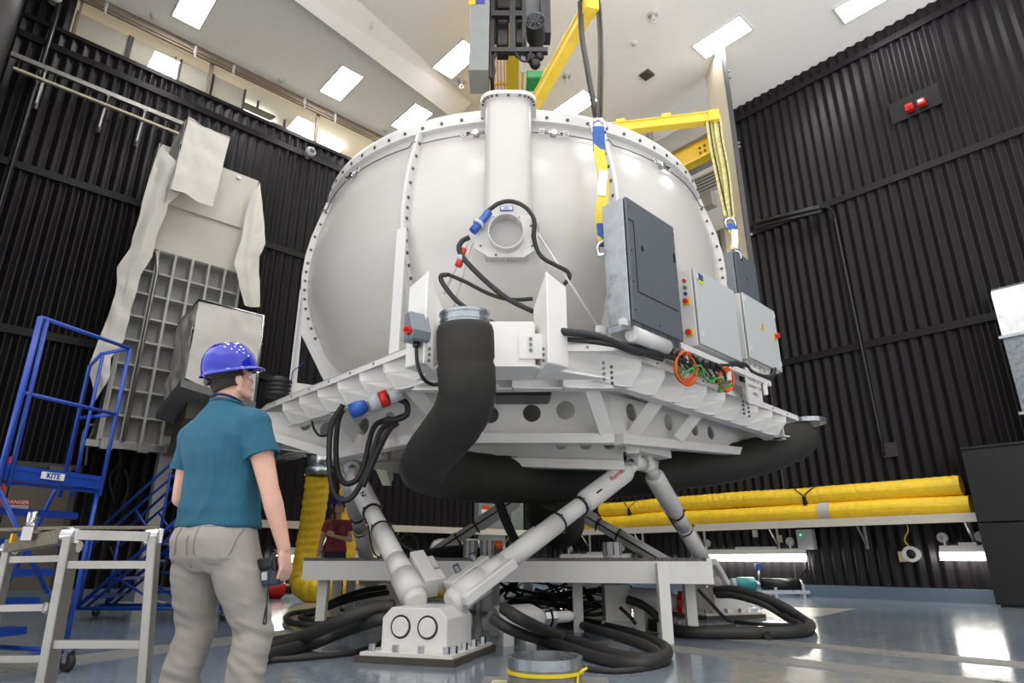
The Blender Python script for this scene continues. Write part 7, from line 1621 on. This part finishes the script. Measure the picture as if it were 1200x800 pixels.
sh = MB(); sect(sh, [(wx(0, 0, z), a, d) for z, a, d in ((0.86, 0.178, 0.128), (0.95, 0.165, 0.118), (1.03, 0.155, 0.112), (1.12, 0.163, 0.125), (1.19, 0.172, 0.142), (1.26, 0.17, 0.122), (1.31, 0.14, 0.09), (1.345, 0.075, 0.062))], wr_, wf)
for r in (0.07, -0.07): sh.sphere(wx(r, 0.1, 1.17), 0.065, 14, 10)
for s_, S, E_ in ((1, SRw, ERw), (-1, SLw, ELw)): blob(sh, [wx(s_ * 0.08, 0, 1.29), S], [0.062, 0.06], 14); sh.tube([S, S.lerp(E_, 0.3), S.lerp(E_, 0.5)], [0.06, 0.06, 0.064], 16)
fuse(sh, 't_shirt', M_maroon, wom, 0.009, 4, lambda p, n: 0.006 * mnoise.noise(V((p.x * 9, p.y * 9, p.z * 7))) * (1.3 if p.z < 1.1 else 0.5))
m = MB(); m.tube(spline([wx(0.06, 0.03, 1.35), wx(0.05, 0.1, 1.28), wx(0.03, 0.17, 1.2), wx(0.02, 0.19, 1.1), wx(0.05, 0.15, 0.95)], 5), 0.006, 6); m.tube(spline([wx(-0.06, 0.03, 1.35), wx(-0.03, 0.12, 1.27), wx(0.02, 0.175, 1.18)], 5), 0.006, 6); m.build('lanyard', M_black2, wom)
j = MB(); sect(j, [(wx(0, 0, 0.9), 0.155, 0.11), (wx(0, -0.01, 0.8), 0.172, 0.128), (wx(0, 0, 0.7), 0.15, 0.11)], wr_, wf)
for H_, K_, A_ in ((hipl, kl, al), (hipr, kr, ar)): blob(j, [H_, H_.lerp(K_, 0.5), K_, K_.lerp(A_, 0.4), A_], [0.09, 0.085, 0.066, 0.066, 0.066], 14)
fuse(j, 'jeans', M_navy, wom, 0.009, 4, lambda p, n: 0.007 * mnoise.noise(V((p.x * 7, p.y * 7, p.z * 14))) * math.exp(-((p.z - 0.35) / 0.25) ** 2))
for A_ in (al, ar):
    m = MB(); sect(m, [(A_ - ZA * 0.08 + wf * 0.05, 0.042, 0.12), (A_ - ZA * 0.045 + wf * 0.045, 0.042, 0.115), (A_ - ZA * 0.015 + wf * 0.015, 0.038, 0.07), (A_ + ZA * 0.01, 0.038, 0.05)], wr_, wf, 18); m.build('shoe', M_shoe, wom)
# ------------------------------------------------------------------ camera, world, view
cam = bpy.data.cameras.new('camera'); co = bpy.data.objects.new('camera', cam); COL.objects.link(co)
cam.sensor_width = 36; cam.lens = FPX * 36 / 1200; cam.clip_start = 0.05; cam.clip_end = 200
co.location = CAM; co.rotation_euler = (math.pi / 2 + TH, 0, 0)
SC.camera = co
w = bpy.data.worlds.new('World'); SC.world = w; w.use_nodes = True
bg = w.node_tree.nodes['Background']; bg.inputs['Color'].default_value = (1.0, 0.985, 0.965, 1)
wt = w.node_tree; tc = wt.nodes.new('ShaderNodeTexCoord'); sx = wt.nodes.new('ShaderNodeSeparateXYZ'); mr = wt.nodes.new('ShaderNodeMapRange'); cr = wt.nodes.new('ShaderNodeValToRGB')
mr.inputs['From Min'].default_value = -1; mr.inputs['From Max'].default_value = 1
wt.links.new(tc.outputs['Generated'], sx.inputs[0]); wt.links.new(sx.outputs['Z'], mr.inputs['Value']); wt.links.new(mr.outputs['Result'], cr.inputs['Fac'])
for i, (p, v) in enumerate(((0.0, 1.9), (0.4, 1.8), (0.47, 0.68), (0.56, 0.62), (0.66, 0.8), (1.0, 0.9))):      # fill light standing in for the unseen hall, brightest below to lift the ceiling
    e = cr.color_ramp.elements[i] if i < 2 else cr.color_ramp.elements.new(p)
    e.position = p; e.color = (v, v * 0.99, v * 0.985, 1)
wt.links.new(cr.outputs['Color'], bg.inputs['Color']); bg.inputs['Strength'].default_value = 1.6
SC.view_settings.view_transform = 'Standard'; SC.view_settings.look = 'None'
SC.view_settings.exposure = 0.0; SC.view_settings.gamma = 1.0; SC.view_settings.use_curve_mapping = False
